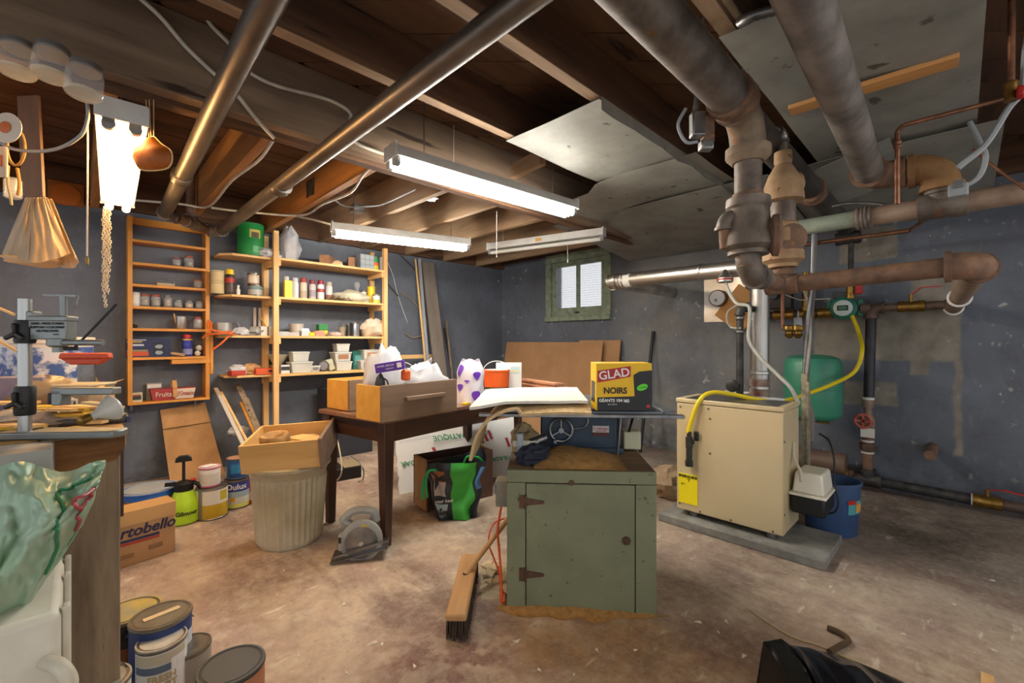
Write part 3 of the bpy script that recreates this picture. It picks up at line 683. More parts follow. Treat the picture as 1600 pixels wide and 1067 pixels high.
cable('grey plastic hose looping from the red ceiling valve', [PX(1615, 10, 2.45), PX(1603, 75, 2.5), PX(1597, 140, 2.5), PX(1575, 170, 2.5), PX(1540, 225, 2.5), PX(1505, 255, 2.5), PX(1497, 262, 2.5)], .011, GCAB, 'hose', cat='hose')
cable('pale cable hanging in a loop below the grey hose', [PX(1515, 190, 2.55), PX(1530, 220, 2.55), PX(1540, 245, 2.55), PX(1530, 275, 2.55), PX(1505, 292, 2.55)], .009, GCAB, 'cable')
cable('thin copper wire running down to the right', [PX(1520, 232, 2.6), PX(1560, 265, 2.6), PX(1605, 297, 2.6)], .005, COPPER, 'wire', cat='wire')
q = PX(1497, 297, 2.55)
t = T('junction_clip', 'small grey electrical clip box by the orange rusted elbow', 'electrical box', q)
pt(B().box(q, (.04, .06, .05)), 'box', GCAB, t, bev=.006); pt(B().box(q + V((-.02, 0, .02)), (.02, .03, .03)), 'clip', STEEL, t)
def ribbed(pts, r, k=6):
    P = smooth(pts, k); L = sum((P[i + 1] - P[i]).length for i in range(len(P) - 1)); n = max(8, int(L / (r * .55)))
    out = []; acc = 0; seg = 0
    for i in range(n + 1):
        d = L * i / n
        while seg < len(P) - 2 and acc + (P[seg + 1] - P[seg]).length < d: acc += (P[seg + 1] - P[seg]).length; seg += 1
        out.append(P[seg].lerp(P[seg + 1], min(1, (d - acc) / max(1e-6, (P[seg + 1] - P[seg]).length))))
    return B().tube(out, lambda a: r * (1.0 if int(round(a * n)) % 2 else .82), 10)
for lb_, pts, r in (('ribbed metal conduit hanging by the big pipe elbow', [PD(1099, 30, 1.55), PD(1095, 80, 1.56), PD(1090, 150, 1.6), PD(1082, 200, 1.62)], .012),
                    ('ribbed metal conduit crossing the corner of the sheet metal', [PD(1188, 78, 1.75), PD(1165, 105, 1.8), PD(1142, 130, 1.85)], .011),
                    ('thick ribbed conduit lying along the top of the sheet metal', [PD(1155, 35, 1.5), PD(1175, 25, 1.45), PD(1225, 12, 1.4)], .018),
                    ('ribbed conduit looping below the rusted ceiling elbow', [PX(1300, 322, 3.2), PX(1330, 317, 3.2), PX(1370, 318, 3.2), PX(1400, 322, 3.2), PX(1455, 308, 3.2)], .011),
                    ('tall ribbed conduit dropping beside the green tank', [PX(1271, 352, 3.75), PX(1268, 440, 3.75), PX(1262, 500, 3.75), PX(1258, 560, 3.75), PX(1254, 610, 3.72)], .014)):
    tag(ribbed(pts, r).ob('flexible_conduit', STEEL), lb_, 'conduit', 'flexible metal conduits')
cable('white cable dropping beside the tall ribbed conduit', [PX(1252, 445, 3.8), PX(1261, 470, 3.8), PX(1266, 520, 3.75), PX(1258, 600, 3.7), PX(1255, 640, 3.7)], .009, WCAB)
cable('bundled grey cables strapped beside the tall conduit', [PX(1274, 350, 3.85), PX(1273, 430, 3.85), PX(1266, 520, 3.8), PX(1262, 610, 3.75), PX(1270, 650, 3.7), PX(1268, 690, 3.6)], .012, plain('#77706a', .6))
cable('thin white wire strung from the control box to the pump', [PX(1228, 460, 3.9), PX(1250, 468, 3.9), PX(1275, 467, 3.9), PX(1298, 466, 4.2)], .004, WCAB, 'wire', cat='wire')
q = PX(1217, 462, 4.2); t = T('control_box', 'black control box half hidden behind the steel flue', 'electrical box', q)
pt(B().box(q, (.1, .2, .22)), 'box', BLACK, t, bev=.006); pt(B().cyl(q + V((-.05, .02, .0)), q + V((-.09, .02, .0)), .03), 'knob', DGREY, t); pt(B().box(q + V((-.055, .06, -.05)), (.01, .04, .014)), 'red_terminal', RED, t)
# junction hardware near the big pipe
q = PD(1090, 195, 1.6); t = T('junction_box', 'dangling metal conduit connector beside the big pipe elbow', 'electrical box', q)
rz_ = TH - R(90)
for dx, dz, sx_, sz_, m_ in ((.0, 0, .05, .09, STEEL), (.035, -.02, .04, .1, RUST), (.03, -.075, .045, .035, STEEL)):
    pt(B().box(q + V((RT[0] * dx, RT[1] * dx, dz)), (sx_, .04, sz_), rz_), 'bracket', m_, t, bev=.006)
pt(B().curve([q + V((-.03, .03, .06)), q + V((-.05, .05, 0)), q + V((-.03, .03, -.06)), q + V((.0, 0, -.06))], .006), 'wire_loop', GCAB, t)
# cables on the joists at the left
cable('cream cable sagging along the middle beam at the left', [PY(205, -15, 2.18), PY(250, 25, 2.18), PY(290, 72, 2.18), PY(337, 117, 2.18), PY(365, 142, 2.18), PY(400, 185, 2.18), PY(429, 216, 2.18)], .0085, WCAB)
cable('white cable looping along the middle beam beside the first pipe', [PY(308, -15, 2.18), PY(325, 32, 2.18), PY(360, 70, 2.18), PY(385, 105, 2.18), PY(400, 119, 2.18), PY(440, 136, 2.18), PY(515, 156, 2.18), PY(548, 178, 2.18), PY(540, 205, 2.18), PY(560, 225, 2.18), PY(605, 242, 2.15)], .0085, WCAB)
zq = 2.175
cable('cream cable stapled under the golden joist', [PZ(430, 214, zq), PZ(404, 250, zq), PZ(362, 282, zq), PZ(326, 322, zq), PZ(280, 318, zq), PZ(208, 312, zq)], .0085, WCAB)
cable('cream cable under the joist feeding the shelf strip light', [PZ(603, 242, zq), PZ(570, 270, zq), PZ(548, 300, zq), PZ(505, 318, zq), PZ(470, 336, zq), PZ(380, 330, zq), PZ(330, 324, zq)], .0085, WCAB)
cable('cream cable running into the end of the shelf strip light', [PZ(462, 337, zq), PZ(490, 343, 2.1), PZ(516, 350, 2.06)], .0085, WCAB)
cable('grey cable hanging between joists to the ceiling boxes', [PZ(520, 310, 2.3), PZ(540, 322, 2.25), PZ(575, 322, 2.22), PZ(600, 318, 2.24), PZ(650, 295, 2.24)], .006, GCAB)
for (u, v), l in (((558, 325), 'small metal ceiling box between joists over the shelves'), ((670, 303), 'metal ceiling box with plate near the long strip light')):
    q = PZ(u, v, 2.24); t = T('ceiling_box', l, 'electrical box', q)
    pt(B().box(q, (.09, .09, .05)), 'box', STEEL, t, bev=.005); pt(B().box(q - V((0, 0, .03)), (.11, .1, .006)), 'cover_plate', STEEL, t, bev=.003); pt(B().box(q + V((.05, .03, -.02)), (.05, .02, .02)), 'clamp', STEEL, t)
q = PX(485, 293, 1.25); tag(B().sheet(lambda a, c: q + V((.012 * noise.noise((a * 5, c * 5, 1)), (a - .5) * .14, (c - .5) * .12 + .02 * noise.noise((a * 4, c * 4, 7)))), 8, 8, .004).ob('foil_patch', STEEL), 'crumpled foil patch nailed on the golden joist', 'foil')
# ------------------------------------------------------------------ boiler corner
SLABM = mat('concrete_block', '#6f6d68', .9, c2='#8b8982', scale=9, bump=.5, bscale=40, speck=('#4e5560', 10))
tag(B().b2((2.66, .47, 0), (3.1, 1.36, .05)).ob('concrete_slab', SLABM, bev=.006), 'grey concrete slab under the beige boiler', 'slab')
BEIGE = mat('beige_enamel', '#cdbb94', .42, c2='#c4b28b', scale=2)
bx0, bx1, by0, by1, bz0, bz1 = 2.74, 3.07, .675, 1.275, .085, .79
t = T('boiler', 'beige metal boiler with yellow energy label standing on the slab', 'boiler', (2.95, .97, .05))
cs = pt(B().b2((bx0, by0, bz0), (bx1, by1, bz1 - .03)), 'casing', BEIGE, t, bev=.006)
pt(B().b2((bx0 - .004, by0 - .004, bz1 - .028), (bx1, by1 + .004, bz1)), 'lid', BEIGE, t, bev=.006)
pt(B().b2((bx0 + .005, by0 + .03, bz1 - .001), (bx1 - .02, by1 - .05, bz1 + .0015)), 'grey_top_plate', STEEL, t)
for x in (bx0 + .05, bx1 - .05):
    for y in (by0 + .07, by1 - .09): pt(B().cyl((x, y, .05), (x, y, bz0), .03), 'foot', STEEL, t)
for y, z in ((by1 - .025, bz1 - .055), (by1 - .2, bz1 - .05), (by1 - .21, bz1 - .11), (by1 - .21, bz1 - .32), (by1 - .02, .12), (by1 - .15, .1), (by1 - .33, .1), (by0 + .05, .1)):
    pt(B().cyl((bx0 - .003, y, z), (bx0 + .002, y, z), .006, n=10), 'screw', BRPIPE, t)
for z in (.2, .6): pt(B().cyl((bx0 + .02, by0 - .003, z), (bx0 + .02, by0 + .002, z), .006, n=10), 'screw', BRPIPE, t)
YL = plain('#f2e010', .5); lc = (by1 - .075)
pt(B().b2((bx0 - .0035, lc - .06, .13), (bx0 - .0005, lc + .06, .315)), 'energy_label', YL, t)
text('ENERGUIDE', .022, BLACK, t, V((bx0 - .005, lc, .3)) - t.location, (0, -1, 0), (0, 0, 1), off=.0006)
text('Y', .03, BLACK, t, V((bx0 - .005, lc - .005, .278)) - t.location, (0, -1, 0), (0, 0, 1))
text('82.7', .016, BLACK, t, V((bx0 - .005, lc + .03, .25)) - t.location, (0, -1, 0), (0, 0, 1))
cq = V((bx0 - .03, PX(1080, 690, bx0).y, PX(1080, 690, bx0).z))
gc = pt(B().cyl(cq + V((0, 0, .07)), cq + V((0, 0, .03)), .014).cyl(cq + V((0, 0, .035)), cq - V((0, 0, .03)), .021).cyl(cq - V((0, 0, .03)), cq - V((0, 0, .13)), .018).cyl(cq - V((0, 0, .11)), cq - V((0, 0, .145)), .023).cyl(cq, cq + V((.05, 0, 0)), .02), 'gas_drip_leg', BLKIRON, t)
pt(B().box(cq + V((.012, -.04, .045)), (.012, .03, .06)), 'gas_cock_handle', BLACK, t, bev=.006)
for (u, v, sx_, sy_, m_) in ((1150, 612, .12, .16, PAPER), (1200, 622, .1, .18, plain('#c9cdd2', .7))):
    q = PZ(u, v, bz1 + .003); tag(B().box((0, 0, 0), (sx_, sy_, .002)).ob('paper_sheet', m_, loc=q, rz=.2), 'paper sheet lying on the boiler lid %s' % ('at the back' if u < 1180 else 'under the yellow hose'), 'paper')
cable('yellow gas hose arching from the pump valve over the boiler', [PX(1331, 492, LX - .06), PX(1342, 520, LX - .12), PX(1347, 548, LX - .3), PX(1335, 580, 4.0), PX(1300, 600, 3.75), PX(1260, 615, 3.5), PX(1225, 626, 3.2), PX(1185, 624, 3.0), PX(1145, 616, 2.9), PX(1112, 613, 2.8), PX(1092, 627, 2.73), cq + V((0, 0, .09)), cq + V((0, 0, .06))], .0135, plain('#e8cf1c', .4), 'gas_hose', k=8, n=12, cat='hose')
# flue
FX, FY = 3.27, .945
t = T('flue_pipe', 'shiny stainless flue rising from the boiler and turning along the wall', 'flue', (FX, FY, .05))
pt(B().cyl((FX, FY, .3), (FX, FY, 1.56), .058, n=28), 'riser', CHROME, t)
for z in (.83, .93, 1.52): pt(B().turn((FX, FY, z), Z1, [(.058, 0), (.063, .004), (.063, .02), (.058, .024)], 28), 'band', CHROME, t)
pt(B().cyl((FX, FY, .79), (FX, FY, .9), .06, n=24), 'rusty_collar', mat('red_brown_collar', '#7a4334', .6, .3, c2='#a9a096', scale=8), t)
HZ = 1.655
pt(elbow((FX, FY, HZ), -Z1, Y1, .055, s=.1), 'elbow', CHROME, t)
ve = PX(952, 437, FX); ve.z = HZ
CH2 = mat('bright_stainless_y', '#d6d3cd', .36, 1.0, c2='#b0aaa0', scale=5, stretch=(1, .2, 1))
pt(B().cyl((FX, FY + .08, HZ), (FX, ve.y, HZ + .01), .058, n=28), 'run', CH2, t)
for y in (FY + .38, ve.y - .12, ve.y - .16, ve.y - .03): pt(B().turn((FX, y, HZ + .005), Y1, [(.058, 0), (.063, .004), (.063, .018), (.058, .022)], 28), 'band', CH2, t)
pt(elbow((FX, ve.y, HZ + .01), -Y1, X1, .055, s=.08), 'elbow', CH2, t)
pt(B().cyl((FX + .06, ve.y, HZ + .01), (XW + .02, ve.y, HZ + .01), .055, n=24), 'wall_run', CH2, t)
pt(B().turn((FX - .0, ve.y - .22, HZ + .006), Y1, [(.0595, 0), (.0595, .09)], 28), 'white_sticker', PAPER, t)
q = PX(1133, 432, FX - .1); t = T('relief_cone', 'small steel cone with red rim under the flue run', 'vent fitting', q)
pt(B().turn(q + V((0, 0, .05)), -Z1, [(.008, 0), (.045, .055), (.05, .06), (.05, .085), (.04, .09)], 20), 'cone', CHROME, t); pt(B().turn(q - V((0, 0, .012)), -Z1, [(.048, 0), (.052, .003), (.052, .012), (.048, .014)], 20), 'red_rim', RED, t)
cable('grey tube looping from the steel cone down to the condensate pump', [q - V((0, 0, .03)), PX(1140, 458, 3.15), PX(1152, 474, 3.12), PX(1170, 478, 3.1), PX(1171, 500, 3.1), PX(1170, 530, 3.1), PX(1185, 555, 3.1), PX(1215, 585, 3.1), PX(1235, 605, 3.1), PX(1248, 630, 3.15)], .011, plain('#b9b8ae', .5), 'drain_tube', cat='tube')
cable('thin grey loop of tube around the black pipe elbow', [PX(1152, 476, 3.14), PX(1138, 486, 3.13), PX(1136, 500, 3.12), PX(1143, 511, 3.12), PX(1158, 512, 3.1)], .006, plain('#a5a49b', .5), 'tube', cat='tube')
t = T('black_gas_pipe', 'black iron pipe standing on the boiler with elbow toward the flue', 'pipe', (3.12, 1.04, bz1))
bq = PX(1156, 600, 3.12); bxp, byp = 3.12, bq.y
zt = PX(1156, 482, 3.12).z
pt(B().cyl((bxp, byp, bz1), (bxp, byp, zt), .022), 'pipe', BLKIRON, t); pt(elbow((bxp, byp, zt + .01), -Z1, X1 - Y1 * .9, .026), 'elbow', BLKIRON, t)
pt(B().cyl((bxp + .04, byp - .04, zt + .01), (FX, FY + .05, zt), .022), 'branch', BLKIRON, t)
for z in (zt - .06, zt - .15): pt(sleeve((bxp, byp, z), Z1, .023, .025), 'joint_ring', STEEL, t)
pt(B().cyl((bxp - .02, byp, .86), (bxp - .09, byp + .02, .86), .01).turn((bxp - .06, byp + .02, .86), -X1, [(.038, 0), (.04, .005), (.04, .025), (.03, .03)], 18), 'round_valve', BLACK, t)
# plate, plywood and gauge on the wall
q0, q1 = PR(1101, 437), PR(1165, 501)
tag(B().b2((XW - .012, q1.y, q1.z), (XW - .002, q0.y, q0.z)).ob('wall_plate', mat('bright_tin_plate', '#cfcfcb', .3, .7, c2='#b5b2aa', scale=4)), 'shiny tin plate on the wall behind the flue', 'plate')
pc_ = PR(1156, 482, .03); ang = R(38)
o = B().box((0, 0, 0), (.014, .3, .36)).ob('plywood_board', wood('orange_plywood', '#c58a45', '#dba764', 'y', rough=.6), loc=pc_); o.rotation_euler = (ang, 0, 0)
tag(o, 'tilted orange plywood square on the wall behind the flue', 'board')
q = PR(1125, 466, .02); t = T('round_gauge', 'round white dial gauge mounted on the tin plate', 'gauge', q)
pt(B().turn(q, -X1, [(.075, 0), (.08, .01), (.08, .07), (.072, .075)], 28), 'rim', mat('brown_gauge_rim', '#6f4a35', .5), t); pt(B().turn(q + V((-.073, 0, 0)), -X1, [(.07, 0), (.07, .004), (.001, .006)], 28), 'dial', WHITE, t)
pt(B().box(q + V((-.081, .01, -.02)), (.003, .02, .025)), 'dial_mark', plain('#6c7890'), t)
# green tank
t = T('expansion_tank', 'green steel expansion tank hanging on the wall beside the boiler', 'tank', PX(1270, 655, 4.05))
q = PX(1269, 605, 4.05); tz0 = PX(1269, 655, 4.05).z; tz1 = PX(1269, 553, 4.05).z; TG = mat('tank_green', '#3f8f72', .4, c2='#37836a', scale=3)
h = tz1 - tz0
pt(B().lathe([(.05, 0), (.13, .008), (.175, .03), (.19, .06), (.19, h * .48), (.194, h * .49), (.194, h * .51), (.19, h * .52), (.19, h - .07), (.172, h - .03), (.12, h - .008), (.03, h)], 36, (q.x, q.y, tz0)), 'shell', TG, t)
pt(B().cyl((q.x - .02, q.y + .03, tz1 - .005), (q.x - .02, q.y + .03, tz1 + .06), .018).cyl((q.x - .02, q.y + .03, tz1 + .06), (q.x - .02, q.y + .03, tz1 + .14), .024), 'neck', STEEL, t)
pt(B().cyl((q.x - .02, q.y + .03, tz1 + .14), (q.x - .02, q.y + .03, tz1 + .26), .016), 'red_nipple', mat('dull_red_pipe', '#7c3328', .6), t); pt(B().cyl((q.x - .02, q.y + .03, tz1 + .26), (q.x - .02, q.y + .03, LZ - .03), .02), 'riser', BLKIRON, t)
pt(B().box((q.x - .05, q.y - .02, tz0 - .005), (.03, .2, .012)), 'bracket', BRASS, t)
# condensate pump
pb = PX(1256, 765, 2.97); t = T('condensate_pump', 'small condensate pump, white cover on black tank, beside the boiler', 'pump', (2.97, .57, pb.z - .1))
cx_, cy_, z0_ = 2.97, .585, PX(1256, 765, 2.97).z
pt(B().b2((cx_ - .13, cy_ - .08, z0_ - .1), (cx_ + .13, cy_ + .08, z0_)), 'tank', BLACK, t, bev=.012)
IV = plain('#ddd8c8', .45)
pt(B().b2((cx_ - .14, cy_ - .088, z0_), (cx_ + .14, cy_ + .088, z0_ + .014)), 'rim', IV, t, bev=.004)
def frus(b, cx, cy, z0, z1, a, c, k):
    vs = [(cx + sx * a * (k if z else 1), cy + sy * c * (k if z else 1), z1 if z else z0) for z in (0, 1) for sx, sy in ((-1, -1), (1, -1), (1, 1), (-1, 1))]
    return b.add(vs, [(3, 2, 1, 0), (4, 5, 6, 7)] + [(i, (i + 1) % 4, (i + 1) % 4 + 4, i + 4) for i in range(4)])
pt(frus(B(), cx_, cy_, z0_ + .014, z0_ + .125, .12, .075, .85), 'cover', IV, t, bev=.01)
cable('pale tube hanging down into the condensate pump', [PX(1240, 690, 2.93), PX(1241, 715, 2.9), PX(1250, 735, 2.86), PX(1252, 752, 2.83)], .008, plain('#c4bfae', .5), 'tube', cat='tube')
cable('black power cord looping in front of the blue bin', [PX(1280, 677, 3.2), PX(1295, 688, 3.15), PX(1303, 715, 3.1), PX(1304, 755, 3.08), PX(1310, 785, 3.06), PX(1303, 800, 3.05), PX(1285, 800, 3.05), PX(1272, 790, 3.05)], .005, BLACK, 'power_cable', cat='cord')
tag(B().b2((3.22, by0 - .01, .06), (3.25, by0 + .02, .95)).b2((3.21, by0 - .02, .2), (3.26, by0 - .01, .9)).ob('slotted_channel', mat('perforated_channel', '#b9b199', .5, .4, c2='#8d866f', scale=30)), 'slotted metal channel standing beside the boiler', 'channel')
# blue bin
t = T('waste_bin', 'blue oval plastic waste bin with a colourful sticker', 'waste bin', (3.265, .55, 0), R(-50)); BB = mat('blue_plastic', '#37527c', .45, c2='#314a70', scale=4)
def oval(b, prof, kx, ky, n=28):
    return b.rings([[V((r * kx * math.cos(2 * PI * i / n), r * ky * math.sin(2 * PI * i / n), z)) for i in range(n)] for r, z in prof])
oval(B(), [(.85, 0), (.87, .005), (1.0, .3), (1.05, .302), (1.05, .315), (.98, .315), (.84, .012)], .155, .125).ob('body', BB, t)
def wrap(b, a0, a1, z0, z1, kx, ky, r, k=10):
    return b.sheet(lambda a, c: (r(z0 + (z1 - z0) * c) * kx * math.cos(a0 + (a1 - a0) * a), r(z0 + (z1 - z0) * c) * ky * math.sin(a0 + (a1 - a0) * a), z0 + (z1 - z0) * c), k, 2)
rr = lambda z: .875 + .13 * z / .3 * .97 + .012
wrap(B(), R(-80), R(-25), .14, .22, .155, .125, rr).ob('sticker', plain('#4f9ba0', .5), t); wrap(B(), R(-60), R(-30), .15, .2, .157, .127, rr).ob('sticker_picture', plain('#d99a4e', .5), t); wrap(B(), R(-82), R(-60), .2, .225, .157, .127, rr).ob('sticker_tab', RED, t)

# ------------------------------------------------------------------ green cabinet with table saw
SG = mat('sage_green_paint', '#7e8163', .6, c2='#72755a', scale=5, bump=.06, speck=('#4c4a3a', 34), speck_hi=.66)
CC = V((1.71, 1.295, 0)); CR = R(-48.2)
t = T('saw_cabinet', 'sage green painted wooden cabinet with strap hinges under the table saw', 'cabinet', CC, CR)
hw_, hd, HC = .315, .25, .6
def pb2(a, c, n, m, par=t, **k): return B().b2(a, c).ob(n, m, par, **k)
pb2((-hw_, -hd + .02, 0), (-hw_ + .02, hd, HC - .02), 'side_panel', SG); pb2((hw_ - .02, -hd + .02, 0), (hw_, hd, HC - .02), 'side_panel', SG)
pb2((-hw_ + .02, hd - .02, 0), (hw_ - .02, hd, HC - .02), 'back_panel', SG)
pb2((-hw_, -hd, 0), (-.236, -hd + .02, HC - .055), 'stile', SG, bev=.002); pb2((.229, -hd, 0), (hw_, -hd + .02, HC - .055), 'stile', SG, bev=.002)
pb2((-hw_, -hd, HC - .053), (hw_, -hd + .02, HC), 'top_rail', SG, bev=.002)
TOPW = wood('dusty_brown_top', '#6d553c', '#8a6d4c', 'x', rough=.85)
pb2((-hw_, -hd + .02, HC - .02), (hw_, hd, HC - .001), 'top', TOPW, bev=.002)
dr = pb2((-.233, -hd + .002, .004), (.226, -hd + .02, HC - .058), 'door', SG, bev=.003)
HM = mat('rusty_hinge', '#4b3a31', .6, .5, c2='#6d4f3d', scale=20)
for z in (.155, .465):
    hg = B().b2((-.262, -hd - .004, z - .028), (-.238, -hd + .001, z + .028)).cyl((-.236, -hd - .003, z - .03), (-.236, -hd - .003, z + .03), .005).prism([(-.234, z - .016), (-.16, z - .006), (-.155, z), (-.16, z + .006), (-.234, z + .016)], 'y', -hd - .005, -hd + .001).ob('strap_hinge', HM, dr)
B().cyl((.19, -hd - .003, .31), (.19, -hd + .004, .31), .018).cyl((.19, -hd - .005, .31), (.19, -hd, .31), .008).ob('door_ring', HM, dr)
B().cyl((-.04, -hd - .004, HC - .05), (-.04, -hd + .002, HC - .05), .012).ob('latch_stub', HM, t)
# sawdust
SAWD = mat('sawdust', '#a87f47', .95, c2='#8a6536', scale=40, bump=.4)
def dust(a, c):
    x = -.2 + .4 * a; y = -.24 + .3 * c
    e = max(0, 1 - ((a - .45) / .5) ** 2) * max(0, 1 - ((c - .55) / .5) ** 2)
    return (x, y, HC + .055 * e ** .8 * (1 + .3 * noise.noise((x * 14, y * 14, 1))) + .001)
o = B().sheet(dust, 26, 20).ob('sawdust_heap', SAWD, loc=CC, rz=CR); stuff(tag(o, 'heap of tan sawdust under the table saw motor', 'sawdust'))
def dust2(a, c):
    x = -.36 + .74 * a; y = -.25 - (.035 + .05 * max(0, .3 + noise.noise((x * 9, 2, 3)))) * (1 - c) * min(1, a * 6, (1 - a) * 3)
    return (x, y,   .001 + .02 * max(0, 1 - ((a - .35) / .6) ** 2) * c ** 1.5 * (1 + .5 * noise.noise((x * 18, y * 18, 4))))
o = B().sheet(dust2, 40, 10).ob('sawdust_drift', SAWD, loc=CC, rz=CR); stuff(tag(o, 'thin drift of sawdust along the foot of the green cabinet', 'sawdust'))
# saw
SBL = mat('dark_blue_machine_paint', '#2a3b4d', .45, c2='#334659', scale=5, speck=('#4b5a68', 30), speck_hi=.72)
CAST = mat('cast_iron_top', '#777b80', .35, .6, c2='#5f6468', scale=7)
t = T('table_saw', 'dark blue table saw with handwheel and steel table on the cabinet', 'table saw', CC + V((0, 0, HC)), CR)
B().b2((-.17, .06, 0), (.205, .24, .225)).ob('body', SBL, t, bev=.01)
B().b2((-.20, .045, 0), (.235, .24, .028)).ob('base_flange', SBL, t, bev=.006)
B().b2((-.36, -.19, .222), (.36, .4, .247)).ob('table_top', CAST, t, bev=.003)
for x0, x1 in ((.362, .41),): B().b2((x0, -.19, .225), (x1, .4, .246)).ob('table_wing', CAST, t, bev=.003)
B().b2((-.44, -.225, .222), (.44, -.19, .236)).ob('fence_rail', STEEL, t, bev=.002)
B().b2((.0, -.19, .248), (.33, -.02, .257)).ob('fence_plate', plain('#2b3040', .5), t, bev=.002)
wc = V((-.07, .035, .115))
wh = B().tube([wc + V((math.cos(i * PI / 12), 0, math.sin(i * PI / 12))) * .055 for i in range(24)], .007, 8, closed=True).cyl(wc + V((0, -.01, 0)), wc + V((0, .03, 0)), .013)
for k_ in range(3):
    an = R(90 + 120 * k_); wh.bar(wc, wc + V((math.cos(an), 0, math.sin(an))) * .05, .006, .014, up=(0, 1, 0))
wo = wh.ob('handwheel', STEEL, t); hk = wc + V((-.03, -.02, -.045)); B().cyl(hk, hk + V((0, -.035, 0)), .008).ob('crank_knob', GREY, wo)
B().tube(smooth([wc + V((.03, .025, .06)), wc + V((.09, .02, .075)), wc + V((.13, .02, .055)), wc + V((.12, .02, .015)), wc + V((.06, .025, -.0))], 6), .006).ob('tilt_slot_trim', STEEL, t)
B().b2((.085, .055, .085), (.165, .061, .135)).ob('maker_plate', plain('#d8d3cc', .4), t); B().b2((.085, .0535, .085), (.165, .056, .103)).ob('maker_plate_band', plain('#5a2320', .5), t)
text('Craftsman', .018, RED, t, (.125, .0535, .122), *FR)
text('TABLE SAW', .011, RED, t, (.125, .0535, .109), *FR)
B().b2((.245, .1, .01), (.33, .2, .1)).ob('switch_box', plain('#b9b89a', .5), t, bev=.006)
B().cyl((.27, .1, .1), (.285, .02, .225), .006).ob('switch_conduit', BLACK, t)
B().cyl((.2, .02, .0), (.22, .02, .225), .005).cyl((.215, .3, 0), (.23, .3, .225), .012).ob('brace_rod', STEEL, t)
B().turn((-.02, .15, .0), (0, -1, -.1), [(.001, 0), (.09, .0), (.09, .02), (.001, .02)], 26).ob('blade_guard', BLKIRON, t)
# bag box
fl = PD(931, 646, 1.87); q = PD(975, 646, 1.87); bz = HC + .258
t = T('garbage_bag_box', 'yellow and black box of black garbage bags on the table saw', 'box', (q.x + FW[0] * .065, q.y + FW[1] * .065, bz), rz_)
W2, D2, H2 = .118, .065, .2
YB = mat('yellow_carton', '#e8b914', .5); B().b2((-W2, -D2, 0), (W2, D2, H2)).ob('carton', YB, t, bev=.002)
B().prism([(-W2 + .005, 0), (W2 + .0006, 0), (W2 + .0006, .17), (.065, .165), (.04, .15), (.045, .06), (-W2 + .005, .055)], 'y', -D2 - .0012, -D2).ob('black_panel', plain('#191a1c', .5), t)
B().b2((W2, -D2, 0), (W2 + .001, D2, .17)).ob('black_end', plain('#191a1c', .5), t)
B().prism([(-.112, .118), (.028, .143), (.028, .188), (-.112, .168)], 'y', -D2 - .0018, -D2 - .0002).ob('red_banner', plain('#b0181c', .5), t)
text('GLAD', .05, WHITE, t, (-.042, -D2 - .003, .153), (1, 0, .14), (-.14, 0, 1), off=.0007)
text('NOIRS', .036, BLACK, t, (-.037, -D2 - .002, .083), *FR, off=.001, sx=.95)
text('G\u00c9ANTS 104 L', .018, WHITE, t, (-.05, -D2 - .002, .042), *FR, off=.0004)
text('40', .02, WHITE, t, (.012, -D2 - .002, .04), *FR, off=.0004)
text('26 x 32.5 in', .008, WHITE, t, (-.05, -D2 - .002, .026), *FR)
GP = B(); GP.add([V((.077 + .023 * math.cos(a), -D2 - .002, .098 + .014 * math.sin(a) + .005 * math.cos(a))) for a in [i * PI / 10 for i in range(20)]], [tuple(range(20))])
GP.ob('green_sticker', plain('#5bd626', .5), t); text('Tie N Toss', .008, plain('#1c4d12'), t, (.077, -D2 - .003, .098), (1, 0, .2), (0, 0, 1))
B().b2((.095, -D2 - .0018, .012), (.11, -D2 - .0008, .024)).ob('maple_mark', RED, t)
B().b2((-W2 - .001, -.04, .03), (-W2, .04, .12)).ob('end_picture', plain('#2a2b2d', .5), t)
# carpet remnants
def rug(label, fn, m, th, nu=40, nv=12): return tag(B().sheet(fn, nu, nv, th).ob('carpet_remnant', m, loc=CC, rz=CR, sharp=70), label, 'carpet', 'carpet remnants on the table saw')
CW = mat('white_loop_carpet', '#dedbd2', .95, c2='#cfcabd', scale=60, bump=.6); CBK = mat('tan_carpet_backing', '#c9b086', .95, c2='#b89b6c', scale=50, bump=.6)
def rg1(a, c):
    s = a * .62; y = -.285 + c * .42 - .03 * a
    if s < .3: return (.04 - s, y, HC + .262 + .004 * math.sin(s * 14) - .02 * max(0, .12 - c) / .12)
    r_ = .19; an = min((s - .3) / r_, 1.35); e = max(0, s - .3 - r_ * 1.35)
    return (-.26 - r_ * math.sin(an) - e * .2, y, HC + .262 - r_ * (1 - math.cos(an)) - e * .97)
rug('tan backed carpet remnant curling down off the table saw', rg1, CBK, .012)
def rg2(a, c):
    s = a * .5; y = -.24 + c * .56 - .05 * a
    return (.03 - s, y, HC + .286 - .03 * max(0, a - .55) ** 1.3 - .05 * max(0, a - .7) * (1 - c) + .003 * noise.noise((a * 5, c * 5, 3)))
rug('white loop carpet remnant lying on top of the tan one', rg2, CW, .012)
